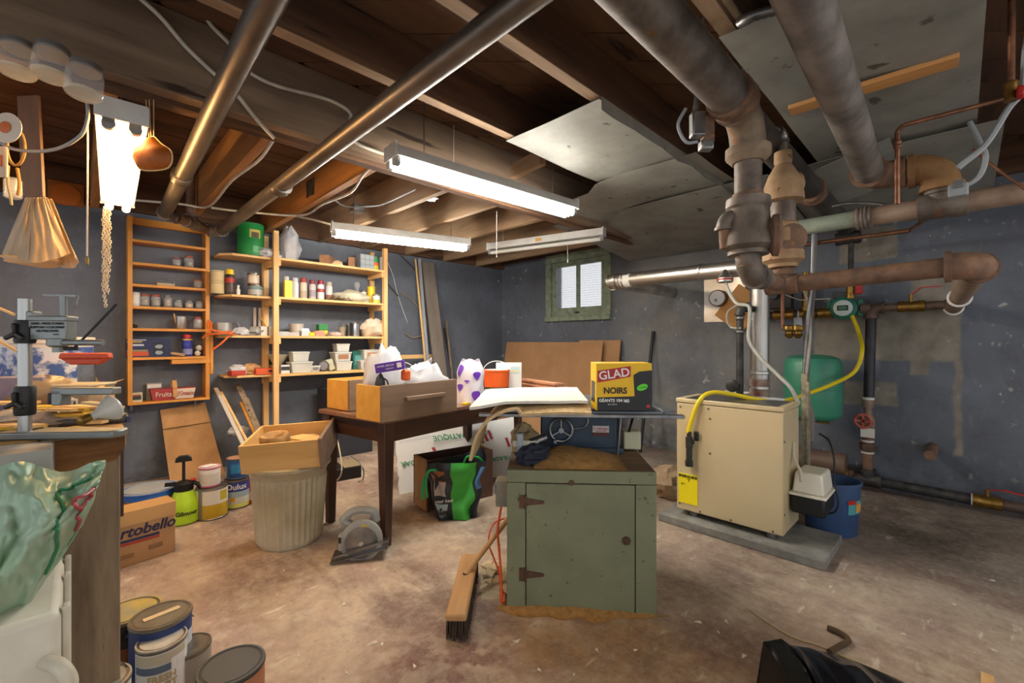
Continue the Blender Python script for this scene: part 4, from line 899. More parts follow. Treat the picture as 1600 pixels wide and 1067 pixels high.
# things beside the saw body
L2 = lambda x, y, z: CC + Matrix.Rotation(CR, 3, 'Z') @ V((x, y, z))
t = T('clamp_lamp', 'small grey clamp and dark cloth at the left end of the cabinet top', 'clamp', L2(-.25, -.08, HC), CR)
B().b2((-.03, -.05, .0), (.0, .0, .13)).ob('upright', plain('#9aa3ad', .5), t, bev=.004); B().box((.01, -.02, .08), (.12, .03, .03)).ob('arm', plain('#c9c4ae', .5), t, bev=.005); B().cyl((.03, -.02, .08), (.1, .02, .1), .02).ob('screw', STEEL, t)
tag(B().blob(L2(-.2, -.12, HC), (.17, .12, .09), 3, .45, 2.5, ridge=True).ob('rag', plain('#2c3140', .9)), 'crumpled dark blue rag on the green cabinet top', 'rag')
tag(B().blob(L2(-.25, .05, HC), (.12, .16, .16), 5, .35, 2.2).ob('dust_bag', plain('#b9a27c', .9)), 'tan cloth dust bag beside the saw body', 'bag')
t = T('outlet_box', 'grey metal outlet box on the left side of the green cabinet', 'electrical box', L2(-.345, -.1, .4), CR)
B().b2((-.03, -.045, 0), (.03, .045, .115)).ob('box', mat('dusty_grey_box', '#8f8b7d', .7, c2='#7c786a', scale=12), t, bev=.005); B().b2((-.035, -.048, .06), (-.03, .048, .1)).ob('cover', GREY, t)
oc = [L2(-.35, -.12, .4), L2(-.365, -.14, .3), L2(-.36, -.13, .2), L2(-.345, -.2, .12), L2(-.34, -.24, .03), L2(-.33, -.2, .012), L2(-.345, -.1, .012)]
cable('orange extension cord hanging beside the green cabinet', oc, .0055, plain('#d4521b', .5), 'extension_cable', cat='cord')
cable('second orange cord drooping behind the broom handle', [L2(-.345, -.02, .3), L2(-.4, 0, .26), L2(-.42, -.02, .18), L2(-.37, -.1, .1), L2(-.34, -.16, .012)], .004, plain('#d4521b', .5), 'extension_cable', cat='cord')

# ------------------------------------------------------------------ broom and scraps
h0, h1 = PZ(712, 966, .09), PZ(735, 868, .09); bd = (h1 - h0); bd.z = 0; ba = math.atan2(bd.y, bd.x); bl = bd.length
t = T('push_broom', 'wooden push broom with dark bristles lying on the floor', 'broom', ((h0.x + h1.x) / 2, (h0.y + h1.y) / 2, 0), ba)
BW = wood('broom_wood', '#a87d4d', '#c59a66', 'x', rough=.6)
B().b2((-bl / 2, -.042, .075), (bl / 2, .042, .105)).ob('head', BW, t, bev=.01)
br = B(); random.seed(3)
for i in range(int(bl / .012)):
    for j in range(7):
        x = -bl / 2 + .01 + i * .012; y = -.034 + j * .0113
        br.cyl((x, y, .078), (x + random.uniform(-.008, .008), y * 1.12 + random.uniform(-.006, .006), .002), .0045, .003, 5)
stuff(br.ob('bristles', mat('dark_bristles', '#33281f', .9, c2='#4d3d2e', scale=30), t))
B().cyl((.05, .0, .104), (.05, 0, .1065), .012).ob('spare_handle_hole', BLACK, t)
g1 = PZ(727, 897, .1); g2 = PD(797, 806, 2.2)
pt(B().cyl(g1, g2, .0125, n=12), 'handle', BW, t).matrix_world
bpy.context.view_layer.update()
ho = [c_ for c_ in t.children if c_.name.startswith('handle')][0]; ho.matrix_local = t.matrix_world.inverted()
random.seed(11)
for i in range(16):
    q = PZ(random.uniform(758, 795), random.uniform(885, 928), 0); s_ = random.uniform(.02, .05)
    o = B().prism([(-s_, -s_ * .4), (s_ * .7, -s_ * .5), (s_, .2 * s_), (.1 * s_, s_ * .5), (-.8 * s_, .3 * s_)], 'z', 0, random.uniform(.004, .012)).ob('wood_chip', mat('pale_wood_chip', '#b5a386', .9, c2='#c9b999', scale=20), loc=q + V((0, 0, .004 + i * .0015)), rz=random.uniform(0, 6))
    o.rotation_euler.x = random.uniform(-.3, .3); tag(o, 'pale wood chip in the swept pile beside the green cabinet', 'wood chip', 'wood chips in the swept pile')
o = B().sheet(lambda a, c: (lambda q: q + V((0, 0, .012 * math.sin(PI * a) * math.sin(PI * c) * (1 + .6 * noise.noise((a * 9, c * 9, 2))))))(PZ(752 + 46 * a, 935 - 55 * c, .0005)), 14, 14).ob('swept_dust', mat('grey_swept_dust', '#a39881', .95, c2='#c0b18f', scale=40)); stuff(tag(o, 'swept grey dust around the wood chips', 'dust'))

# ------------------------------------------------------------------ dark table
TR = R(9); TC = V((1.215, 2.235, 0))
t = T('work_table', 'dark brown wooden table with chipped edge and tapered legs', 'table', TC, TR); TL, TW_, TH_ = 1.36, .62, .72
tt = B().b2((-.02, -.02, TH_ - .025), (TL + .02, TW_ + .02, TH_)).ob('table_top', mat('worn_table_top', '#6d4c3b', .5, c2='#8d6a54', scale=6, speck=('#c9b7a2', 18), speck_hi=.7), t, bev=.004)
for y in (.02, TW_ - .045): B().b2((.03, y, TH_ - .14), (TL - .03, y + .022, TH_ - .026)).ob('apron', DKW['x'], t)
for x in (.02, TL - .045): B().b2((x, .03, TH_ - .14), (x + .022, TW_ - .03, TH_ - .026)).ob('apron', DKW['y'], t)
for x in (.032, TL - .032):
    for y in (.032, TW_ - .032): frus(B(), x, y, 0, TH_ - .026, .022, .022, 1.6).ob('leg', DKW['z'], t, bev=.003)
Tl = lambda x, y, z=TH_: TC + Matrix.Rotation(TR, 3, 'Z') @ V((x, y, z))
YW_ = wood('yellow_drawer_side', '#d09a3c', '#e3b257', 'x', rough=.5); BRF = wood('brown_drawer_front', '#6f5846', '#8c7460', 'x', rough=.55)
def drawer(label, loc, rz, L, D, H, front=BRF, side=YW_, handle=True, th=.014, name='loose_drawer_box'):
    t = T(name, label, 'drawer', loc, rz, 'loose wooden drawers')
    B().b2((-L / 2, -D / 2, 0), (L / 2, -D / 2 + .02, H)).ob('front', front, t, bev=.002)
    for s in (-1, 1): B().b2((s * (L / 2 - .012) - th / 2, -D / 2 + .02, .0), (s * (L / 2 - .012) + th / 2, D / 2 - .012, H - .006)).ob('side', side, t, bev=.001)
    B().b2((-L / 2 + .02, D / 2 - .012, 0), (L / 2 - .02, D / 2, H - .006)).ob('back', side, t)
    B().b2((-L / 2 + .02, -D / 2 + .02, .004), (L / 2 - .02, D / 2 - .012, .01)).ob('bottom', side, t)
    if handle: B().b2((-.13, -D / 2 - .028, H * .52), (.155, -D / 2, H * .64)).ob('handle', front, t, bev=.003)
    return t
A0, A1 = PZ(597, 661, TH_ + .002), PZ(714, 641, TH_ + .002)
ar = math.atan2((A1 - A0).y, (A1 - A0).x); AL = (A1 - A0).length; dn = V((-math.sin(ar), math.cos(ar), 0))
drawer('brown fronted drawer full of odds and ends, front of the dark table', (A0 + A1) / 2 + dn * .13 + V((0, 0, .001)), ar, AL, .26, .195)
B0 = PZ(546, 643, TH_ + .002); drawer('brown fronted drawer behind, overhanging the left end of the table', B0 + V((math.cos(ar), math.sin(ar), 0)) * .27 + dn * .14 + V((0, 0, .002)), ar, .54, .28, .19)
# in the front drawer
dc = (A0 + A1) / 2 + dn * .13; dx = V((math.cos(ar), math.sin(ar), 0))
BAGW = mat('white_plastic_bag', '#e2e2e4', .35, c2='#cfcfd4', scale=6, transl=.2)
tag(B().blob(dc + dx * -.1 + dn * .08 + V((0, 0, .015)), (.25, .15, .42), 2, .35, 2.6, ridge=True).ob('plastic_bag', BAGW, sharp=60), 'crumpled white plastic bag stuffed in the front drawer', 'bag')
tag(B().blob(dc + dx * .12 + dn * -.01 + V((0, 0, .015)), (.3, .17, .3), 8, .4, 3, ridge=True).ob('plastic_bag', BAGW, sharp=60), 'crinkled clear white packaging in the front drawer', 'bag')
q = PD(610, 572, 2.42); t = T('purple_box', 'narrow purple product box sticking out of the front drawer', 'box', q, rz_ + R(4))
bo = B().box((0, 0, 0), (.155, .05, .05)).ob('carton', plain('#5b2a9c', .45), t, bev=.002); bo.rotation_euler.y = R(-9)
text('PAPIER ABRASIF', .013, WHITE, bo, (-.02, -.0265, .008), *FR); text('FORMAT', .011, WHITE, bo, (.0, -.0265, -.01), *FR); B().b2((.04, -.0262, -.012), (.065, -.025, .015)).ob('white_mark', WHITE, bo)
q = PD(583, 592, 2.4); t = T('spray_gun', 'black and red trigger tool standing in the front drawer', 'tool', dc + dx * -.215 + dn * -.03 + V((0, 0, .09)), rz_)
B().blob((0, 0, .05), (.05, .05, .13), 4, .2).ob('body', DGREY, t); B().tube(smooth([V((.01, 0, .14)), V((.04, 0, .12)), V((.05, 0, .05)), V((.04, 0, -.02))], 6), .004).ob('hose', BLACK, t); B().box((0, -.01, .025), (.05, .03, .02)).box((.01, -.01, .0), (.02, .02, .06)).ob('red_trigger', RED, t, bev=.006)
q = PD(634, 585, 2.45); tag(B().lathe([(.02, 0), (.026, .005), (.026, .05), (.015, .06)], 16, q - V((0, 0, .03))).ob('orange_stopper', ORANGE), 'orange cap among the packaging in the front drawer', 'cap')
def pot(label, q, r, h, m, lid=WHITE, handle=None, name='tub', cat='tub', band=None, group=None, hr=1.0):
    t = T(name, label, cat, q, 0, group)
    bo = B().lathe([(r * .86, 0), (r * .9, .004), (r, h * .93), (r * 1.04, h * .94), (r * 1.04, h), (r * .97, h), (r * .95, h * .93)], 28).ob('body', m, t)
    B().lathe([(r * .96, h * .955), (r * .96, h * .99)], 28).ob('lid', lid, t)
    if band: B().lathe([((.9 + .1 * band[0]) * r + .001, h * band[0]), ((.9 + .1 * band[1]) * r + .001, h * band[1])], 28).ob('label_band', band[2], t)
    if handle: B().tube([V((r * 1.05 * math.cos(a) * math.cos(handle), r * 1.05 * math.cos(a) * math.sin(handle), h * .93 + hr * r * math.sin(a))) for a in [PI * i / 14 for i in range(15)]], .003, 6).ob('handle', STEEL if lid is not WHITE else WHITE, t)
    return t
pot('white tub with raised handle behind the front drawer', Tl(.42, .36), .115, .2, PLASTW, handle=ar, hr=.9)
pot('small white printed tub at the right of the front drawer', Tl(.64, .3), .05, .2, WHITE, band=(.5, .85, plain('#8fa0bf')))
tag(B().sheet(lambda a, c: Tl(.47 + .16 * a, .3 + .02 * noise.noise((a * 4, c * 4, 2)) * 3, TH_ + .12 + .2 * c * (.5 + .5 * a)), 8, 8, .003).ob('plastic_sleeve', BAGW), 'torn clear plastic sleeve rising behind the front drawer', 'plastic')
# paper goods bag
q = PD(735, 620, 3.08); q.z = TH_
def bagfn(a, c):
    an = 2 * PI * a; r = 1 + .12 * noise.noise((math.cos(an) * 2, math.sin(an) * 2, c * 3)); k = 1 - .35 * max(0, c - .7) / .3
    return (.095 * r * k * math.cos(an), .07 * r * k * math.sin(an), .3 * c + (.012 * math.sin(an * 3) if c > .95 else 0))
t = T('plastic_package', 'white plastic package with purple print on the dark table', 'package', q, rz_)
B().sheet(bagfn, 36, 14).ob('bag', mat('white_printed_plastic', '#e4e0ec', .35), t, sharp=80)
PUR = plain('#6a35b5', .4)
for (a0, c0, ra, rc) in ((.83, .16, .045, .14), (.84, .62, .04, .1), (.63, .35, .03, .1), (.62, .74, .05, .14), (.72, .5, .02, .04)):
    B().sheet(lambda a, c: V(bagfn(a0 + ra * a * math.cos(2 * PI * c) + .02 * math.sin(4 * PI * c) * a, c0 + rc * a * math.sin(2 * PI * c))) * 1.03 + V((0, -.003, 0)), 5, 16).ob('purple_print', PUR, t)
tag(B().b2((-.07, -.02, 0), (.07, .02, .012)).ob('yellow_package', YEL, loc=PZ(734, 630, TH_ + .003), rz=.3), 'flat yellow package on the table edge', 'package')
o = pot('orange lidded paint pail with wire handle on the dark table', V((2.3, 2.5, TH_)), .1, .215, ORANGE, WHITE, handle=rz_, name='paint_pail', cat='pail', band=(.05, .4, plain('#4a4038')), hr=.8)
q = V((2.43, 2.50, TH_)); t = T('carton', 'white printed carton standing on the dark table', 'carton', q, rz_)
B().b2((-.1, -.04, 0), (.1, .04, .262)).ob('box', plain('#e4e6e2', .6), t, bev=.002)
for x in (-.055, .05):
    B().b2((x - .035, -.0415, .18), (x + .035, -.04, .235)).ob('blue_print', plain('#b8d4dc', .6), t); B().b2((x - .03, -.042, .19), (x + .03, -.0405, .205)).ob('yellow_print', plain('#dcd69a', .6), t)
t = T('storage_carton', 'plain cardboard carton standing behind the saw under the slats', 'carton', (2.58, 2.23, 0), R(-60))
B().b2((-.17, -.13, 0), (.17, .13, TH_ - .003)).ob('box', CARD, t, bev=.003); B().b2((-.02, -.131, .1), (.02, .131, TH_ - .002)).ob('tape', plain('#c3a273', .4), t)
for i in range(9):
    a_, b_ = PD(818, 0, 3.62), PD(874, 0, 3.2); z = TH_ + .005 + i * .0145; sh = V((.01 * math.sin(i * 3), .012 * math.cos(i * 5), 0))
    a_.z = b_.z = z
    tag(B().bar(a_ + sh, b_ + sh, .08, .0135).ob('wood_strip', wood('reddish_slat', '#b57c5a', '#d09a76', 'x', rough=.6)), ['reddish wood slat in the stack behind the carpet', 'topmost reddish wood slat of the stack behind the carpet'][i == 8], 'wood slat', 'reddish slats stacked behind the carpet')
# ------------------------------------------------------------------ under and around the table
C0, C1 = PZ(668, 800), PZ(770, 774); ca = math.atan2((C1 - C0).y, (C1 - C0).x); cl = (C1 - C0).length; cn = V((-math.sin(ca), math.cos(ca), 0))
t = T('upended_drawer_box', 'empty dark fronted drawer standing open on the floor under the table', 'drawer', (C0 + C1) / 2 + cn * .11, ca, 'loose wooden drawers')
HD = .345
B().b2((-cl / 2, -.11, 0), (cl / 2, -.092, HD)).ob('front', DKW['x'], t, bev=.002); B().b2((-cl / 2, .095, 0), (cl / 2, .11, HD)).ob('back', DKW['x'], t)
SD2 = wood('tan_drawer_side', '#a87843', '#c08f57', 'z', rough=.55)
for s in (-1, 1): B().b2((s * (cl / 2 - .008) - .008, -.092, 0), (s * (cl / 2 - .008) + .008, .095, HD)).ob('side', SD2, t, bev=.001)
B().b2((-cl / 2 + .016, -.092, .004), (cl / 2 - .016, .095, .012)).ob('bottom', SD2, t)
# foam board
F0, F1, F2, F3 = PZ(624, 772), PZ(805, 740), PD(617, 686, 3.66), PD(805, 650, 4.12)
FOAM = plain('#dcdcda', .7)
fb = lambda a, c: (F0.lerp(F1, a)).lerp(F2.lerp(F3, a), c) + V((0, 0, .0))
t = T('insulation_board', 'white printed insulation board leaning under the table', 'board', F0)
def fbl(a, c):
    e = .0 if a > .02 else .035 * noise.noise((c * 9, 3, 1)); p_ = fb(min(1, a + max(0, e)), c); return p_
pt(B().sheet(fbl, 30, 14, .03), 'panel', FOAM, t, sharp=50)
nr = (F1 - F0).cross(F2 - F0).normalized(); nr = -nr if nr.dot(V((FW[0], FW[1], 0))) > 0 else nr
def fbp(a, c): return fb(a, c) + nr * .004
rt_ = (F1 - F0).normalized(); up_ = nr.cross(rt_)
def ftext(s, size, a, c, m, flip=False): text(s, size, m, t, fbp(a, c) - F0, -rt_ if flip else rt_, -up_ if flip else up_, off=.001)
FG = plain('#2f8a57', .6); FRD = plain('#a12c3c', .6)
ftext('AROMATIQUE', .075, .5, .84, FG, True); ftext('AROMATIC', .07, .55, .52, FG, True); ftext('CEDAR', .06, .12, .5, FG, True); ftext('GARDE-ROBE', .05, .9, .3, FG, True); ftext('CLOSET', .05, .72, .8, FG, True)
for a_, c_ in ((.27, .62), (.66, .7), (.7, .72), (.74, .74), (.9, .55)):
    pt(B().sheet(lambda a, c: fbp(a_ + .025 * a + .03 * (1 - c), c_ + .17 * c - .08), 2, 2), 'red_stripe', FRD, t)
for c_ in (.93, .9): pt(B().sheet(lambda a, c: fbp(.03 + .25 * a, c_ + .006 * c), 2, 1), 'thin_print_line', plain('#9a9aa8'), t)
q = PZ(628, 752); tag(B().sheet(lambda a, c: q + V((.14 * a, -.03 + .05 * a, .18 * c * (1 - .8 * a) + .0)), 8, 8, .004).ob('torn_cardboard', CARD, loc=(0, .03, 0)), 'torn triangle of cardboard beside the insulation board', 'cardboard')
# grocery bag
q = PZ(713, 806); t = T('grocery_bag', 'green and black printed reusable grocery bag slumped under the table', 'bag', q, rz_ + R(12))
def gb(a, c):
    an = 2 * PI * a; w = .13 + .065 * c; d = .07 + .02 * c
    x = w * math.copysign(abs(math.cos(an)) ** .6, math.cos(an)); y = d * math.copysign(abs(math.sin(an)) ** .6, math.sin(an))
    x += .03 * noise.noise((math.cos(an) * 2, c * 4, 1)); y += .035 * noise.noise((math.cos(an) * 2, math.sin(an) * 2, c * 4))
    return (x, y, .37 * c + (.03 * math.cos(an) + .025 * math.sin(2 * an)) * c + .004)
def gpart(n, a0, a1, c0, c1, m, k=0, nu=16, nv=14):
    return B().sheet(lambda a, c: V(gb(a0 + (a1 - a0) * a, c0 + (c1 - c0) * c)) * (1 + k), nu, nv, .002 if not k else 0).ob(n, m, t, sharp=60)
GB1 = plain('#23272a', .45); GB2 = mat('bright_green_woven', '#3fae3a', .4, c2='#37a035', scale=8)
gpart('black_panel', .0, .735, 0, 1, GB1, nu=40); gpart('green_gusset', .735, .83, 0, 1, GB2); gpart('black_side', .83, 1.0, 0, 1, GB1)
B().sheet(lambda a, c: ((a - .5) * .24, (c - .5) * .12, .006), 6, 4, .002).ob('base', GB1, t)
gpart('orange_picture', .58, .71, .64, .84, plain('#9c5a35'), .02); gpart('house_picture', .58, .71, .42, .64, plain('#b9a795'), .02); gpart('snow_picture', .58, .71, .16, .28, plain('#a8bcc4'), .02); gpart('blue_picture', .86, .95, .5, .88, plain('#4a78a8'), .02)
text('your best', .03, WHITE, t, (-.085, -.098, .14), (1, 0, .05), (0, 0, 1))
gpart('gravel_picture', .58, .7, .04, .16, plain('#6d6d6b', .6), .02)
HG = plain('#1f9a4a', .45)
B().sheet(lambda a, c: V((-.1 - .13 * math.sin(PI * a * .55) + .02 * c, -.06, .36 - .21 * a ** 1.6 + .02 * math.sin(PI * a))), 14, 2, .002).ob('handle', HG, t)
B().tube(smooth([V((-.13, -.07, .33)), V((-.18, -.08, .33)), V((-.2, -.09, .26)), V((-.19, -.09, .17))], 6), .008).ob('handle', HG, t); B().tube(smooth([V((.03, -.07, .33)), V((.06, -.09, .41)), V((.13, -.07, .4)), V((.17, -.04, .36))], 6), .007).ob('handle', HG, t)
# circular saw
q = PZ(566, 868); t = T('circular_saw', 'grey circular saw resting on the floor beside the table leg', 'saw', q, rz_ + R(12))
SGY = mat('grey_tool_plastic', '#a5a7a3', .45, c2='#969894', scale=6)
B().turn((0, -.02, .095), (0, -1, 0), [(.06, -.02), (.105, -.015), (.108, .0), (.108, .02), (.085, .024)], 36).ob('upper_guard', SGY, t)
B().turn((0, -.046, .09), (0, -1, 0), [(.001, 0), (.083, .0), (.083, .004), (.03, .006), (.001, .008)], 36).ob('blade', STEEL, t); B().cyl((0, -.04, .09), (0, -.062, .09), .012).ob('blade_bolt', CHROME, t)
B().b2((-.115, -.05, .055), (-.09, 0, .14)).ob('guard_rib', SGY, t, bev=.008)
sh = B().b2((-.15, -.075, .012), (.14, .07, .018)).ob('shoe', STEEL, t); sh.rotation_euler.y = R(-10); sh.location.z = .02
B().bar((-.14, -.07, .035), (.14, -.07, .1), .012, .008).ob('front_rail', STEEL, t)
B().cyl((0, .0, .1), (0, .1, .1), .05).ob('motor', SGY, t)
B().tube(smooth([V((-.06, .03, .16)), V((-.1, .03, .19)), V((-.04, .03, .235)), V((.05, .03, .225)), V((.07, .03, .17))], 6), .022).ob('handle', SGY, t)
B().b2((.0, -.045, .165), (.03, -.043, .185)).ob('yellow_mark', plain('#c9b25a'), t); B().b2((-.112, -.052, .1), (-.098, -.05, .13)).ob('dark_label', BLACK, t)
# beige bin + drawer on top
BC = V((.885, 2.74, 0)); t = T('trash_bin', 'tall beige ribbed plastic bin holding a wooden drawer', 'waste bin', BC); BGP = mat('beige_plastic', '#c9bfa3', .5, c2='#ad a07f'.replace(' ', ''), scale=4)
def rib(z, r, k): return [V((1, 0, 0)) * 0 + V((r * (1 + (k * .05 if i % 2 else 0)) * math.cos(2 * PI * i / 72), r * (1 + (k * .05 if i % 2 else 0)) * math.sin(2 * PI * i / 72), z)) for i in range(72)]
B().rings([rib(0, .16, 0), rib(.01, .166, 0), rib(.03, .168, 1), rib(.37, .19, 1), rib(.39, .192, 0), rib(.43, .195, 0), rib(.435, .205, 0), rib(.455, .208, 0), rib(.455, .19, 0), rib(.03, .16, 0)]).ob('body', BGP, t, sharp=5)
B().lathe([(.19, .38), (.205, .42), (.22, .435), (.222, .452), (.205, .457)], 40).ob('rim', BGP, t)
LW = wood('blond_plywood', '#c79a58', '#dcb474', 'x', rough=.55)
d0 = PD(447, 742, 2.42); t = T('wooden_drawer_box', 'blond wooden drawer tilted on top of the beige bin', 'drawer', BC + V((.0, -.02, .475)), R(-30), 'loose wooden drawers')
W3, D3, H3 = .4, .36, .155
B().b2((-W3 / 2, -D3 / 2, 0), (W3 / 2, -D3 / 2 + .014, H3)).ob('side', LW, t, bev=.002); B().b2((-W3 / 2, D3 / 2 - .014, 0), (W3 / 2, D3 / 2, H3)).ob('side', LW, t, bev=.002)
B().b2((-W3 / 2, -D3 / 2 + .014, 0), (-W3 / 2 + .014, D3 / 2 - .014, H3)).ob('side', LW, t, bev=.002); B().b2((W3 / 2 - .002, -D3 / 2 - .02, -.005), (W3 / 2 + .018, D3 / 2 + .02, H3 + .01)).ob('front', BRF, t, bev=.002)
B().b2((-W3 / 2 + .014, -D3 / 2 + .014, .004), (W3 / 2 - .002, D3 / 2 - .014, .01)).ob('bottom', LW, t)
t.rotation_euler = (R(7), R(-3), R(-33))
bpy.context.view_layer.update()
M3 = t.matrix_world.copy()
o = B().turn((0, 0, 0), (0, 0, 1), [(.05, 0), (.075, .005), (.078, .05), (.07, .065), (.05, .06), (.02, .03)], 26).ob('paper_coil', mat('tan_paper_coil', '#b58b54', .8, c2='#7a5a36', scale=18, bump=.4)); o.matrix_world = M3 @ Matrix.Translation((-.05, -.08, .11)); tag(o, 'crumpled tan paper coil in the tilted drawer', 'paper')
tag(B().box((0, 0, 0), (.12, .2, .02)).ob('wood_offcut', LW, loc=M3 @ V((.08, .02, .1)), rz=.3), 'flat wood offcut lying in the tilted drawer', 'wood offcut')
B().b2((0, 0, 0), (.001, .001, .001))
o = tag(B().box((0, 0, 0), (.14, .18, .1)).ob('small_carton', CARD, loc=M3 @ V((.09, .03, .055)), rz=.1), 'small carton under the offcut in the tilted drawer', 'carton')
# dark device behind the bin
q = PL(528, 700, .25); t = T('dark_tower', 'tall dark grey box standing on the floor at the shelf wall', 'box', (q.x, YW - .28, 0))
B().b2((-.17, -.13, 0), (.3, .13, .68)).ob('body', plain('#2c2f36', .6), t, bev=.006)
for z in (.55, .5, .42, .36): B().b2((.08, -.133, z), (.16, -.13, z + .012)).ob('slot', GREY, t)
q = PZ(535, 752); t = T('battery_charger', 'low black box with a beige top on the floor behind the table leg', 'box', q + V((.02, .12, 0)), R(-8))
B().b2((-.22, -.1, 0), (.16, .12, .1)).ob('body', BLACK, t, bev=.006); B().b2((.02, -.1, .1), (.16, .12, .108)).ob('top', plain('#8f8061', .6), t, bev=.003)
cable('white lamp cord trailing down beside the dark tower', [PD(520, 640, 3.3), PD(521, 665, 3.3), PD(530, 700, 3.2), PD(533, 740, 3.0), PZ(515, 757, .01), PZ(498, 765, .008)], .005, WCAB, 'lamp_cable', cat='cord')
cable('grey cord curling on the floor behind the table leg', [PD(548, 712, 3.2), PD(562, 722, 3.2), PD(568, 735, 3.15), PZ(567, 748, .01), PZ(560, 752, .01)], .005, plain('#8f8f88'), 'lamp_cable', cat='cord')

# ------------------------------------------------------------------ paint cans
def stripmat(name, cs):
    return plain(cs, .45)
TINL = mat('tin_lid', '#8f8a80', .35, .8, c2='#6f6a60', scale=14)
def can(label, q, r, h, m, lidm=TINL, bands=(), name='paint_can', bail=None, rim=TINL, txt=None, tz=.5, ts=.04, tm=WHITE, group='paint cans', spot=None, rz=rz_):
    rz = math.atan2(-q[0], q[1]) if rz == rz_ else rz
    t = T(name, label, 'can', q, rz, group)
    B().lathe([(r * .97, 0), (r, .004), (r, h - .006), (r * .99, h - .004)], 32).ob('body', m, t)
    for z in (0, h - .012): B().lathe([(r, z), (r * 1.03, z + .003), (r * 1.03, z + .009), (r, z + .012)], 32).ob('seam_ring', rim, t)
    B().lathe([(r * 1.02, h - .002), (r * 1.02, h + .002), (r * .95, h + .002), (r * .93, h - .006), (r * .86, h - .006), (r * .85, h + .001), (r * .1, h + .002)], 32).ob('lid', lidm, t)
    for a0, a1, z0, z1, bm_ in bands:
        B().sheet(lambda a, c: ((r + .0012) * math.cos(R(a0 + (a1 - a0) * a)), (r + .0012) * math.sin(R(a0 + (a1 - a0) * a)), h * (z0 + (z1 - z0) * c)), 20, 1).ob('label_band', bm_, t)
    if bail is not None: B().tube([V((r * 1.05 * math.cos(bail[0]) * math.cos(a), r * 1.05 * math.sin(bail[0]) * math.cos(a), h * .82 + bail[1] * r * math.sin(a))) for a in [PI * i / 14 for i in range(15)]], .002, 6).ob('bail_handle', STEEL, t)
    if txt: text(txt, ts, tm, t, (0, -r - .002, h * tz), *FR, off=.0008, bend=r)
    return t
q = PZ(248, 800); can('wide pail with blue rim behind the cardboard box', V((.33, 3.62, 0)), .15, .22, plain('#6e4c3c', .6), plain('#9ea6ac', .5), rim=plain('#2a5fae', .45), bands=((180, 360, .82, .98, plain('#2a5fae', .45)),))
YC = plain('#c9a92a', .45); q = PZ(331, 806)
can('large yellow and white paint can at the shelf wall', q, .088, .2, YC, bands=((180, 360, .5, .95, plain('#d9d5c8')), (215, 235, .02, .95, plain('#77746c')), (300, 335, .6, .9, plain('#b5a52a'))), rim=STEEL)
can('small white can with pink rim on the large yellow can', q + V((-.01, .01, .204)), .06, .125, plain('#dcd8d0', .5), rim=plain('#b2607a', .5), bands=((200, 330, .2, .7, plain('#c9c5bb')),), lidm=plain('#d8b8bc', .6))
pk = q + V((-.02, -.04, .335)); tag(B().box((0, 0, 0), (.075, .05, .002)).ob('paper_note', PAPER, loc=pk + V((0, .04, .001)), rz=.5), 'paper note on the small white can', 'paper')
q = PZ(370, 790); can('white and blue paint can with yellow flower picture', q, .076, .195, plain('#d8dcdc', .45), bands=((180, 360, .62, .98, plain('#223a86')), (180, 360, .42, .62, plain('#9ab4c8')), (180, 360, .06, .2, plain('#c9cf6a')), (240, 262, .28, .42, plain('#e0a01e'))), txt='Dulux', tz=.78, ts=.052)
can('small dark blue can on the flower paint can', q + V((.0, .0, .2)), .06, .14, plain('#1f4f8c', .45), bands=((235, 300, .3, .75, plain('#2d78a8')), (300, 320, .3, .6, plain('#b9a64a'))), rim=plain('#3a4a66', .5), lidm=plain('#a5775a', .6))
q = PZ(402, 782); t = T('orange_jug', 'orange plastic jug standing beside the beige bin', 'jug', q, rz_)
OJ = plain('#d8531c', .45)
B().lathe([(.06, 0), (.066, .01), (.066, .12), (.05, .15), (.025, .165), (.025, .185)], 24).ob('body', OJ, t); B().lathe([(.028, .183), (.028, .21), (.02, .213)], 18).ob('cap', plain('#2d5a80', .5), t); B().lathe([(.0665, .03), (.0665, .09)], 24).ob('label', plain('#d8d2c8', .5), t); B().tube(smooth([V((.03, 0, .16)), V((.075, 0, .15)), V((.07, 0, .1))], 6), .01).ob('handle', OJ, t)
# pump sprayer
q = PZ(287, 815); t = T('pump_sprayer', 'lime green pump sprayer with black plunger', 'sprayer', q, math.atan2(-q.x, q.y)); LIME = plain('#a8cf25', .4)
B().lathe([(.07, 0), (.083, .012), (.083, .11), (.078, .135), (.06, .175), (.05, .2), (.045, .22)], 30).ob('tank', LIME, t)
hd_ = B().lathe([(.048, .2), (.052, .21), (.052, .25), (.03, .262)], 24).ob('collar', BLACK, t); B().cyl((0, 0, .25), (0, 0, .39), .009).ob('plunger_rod', BLACK, t)
B().prism([(-.045, .385), (.045, .385), (.04, .41), (.02, .425), (-.02, .425), (-.04, .41)], 'y', -.014, .014).ob('plunger_handle', BLACK, t, bev=.004)
B().bar((-.01, 0, .245), (-.095, 0, .255), .018, .022).ob('nozzle', BLACK, t); B().tube(smooth([V((.03, 0, .25)), V((.075, -.01, .23)), V((.1, -.015, .17)), V((.115, -.015, .14))], 5), .013).ob('grip', BLACK, t); B().box((.05, -.01, .265), (.03, .02, .014)).ob('red_trigger', RED, t, bev=.004)
text('Gilmour', .036, BLACK, t, (.0845 * math.sin(R(12)), -.0845 * math.cos(R(12)), .075), (math.cos(R(12)), math.sin(R(12)), 0), (0, 0, 1), off=.001, bend=.084)
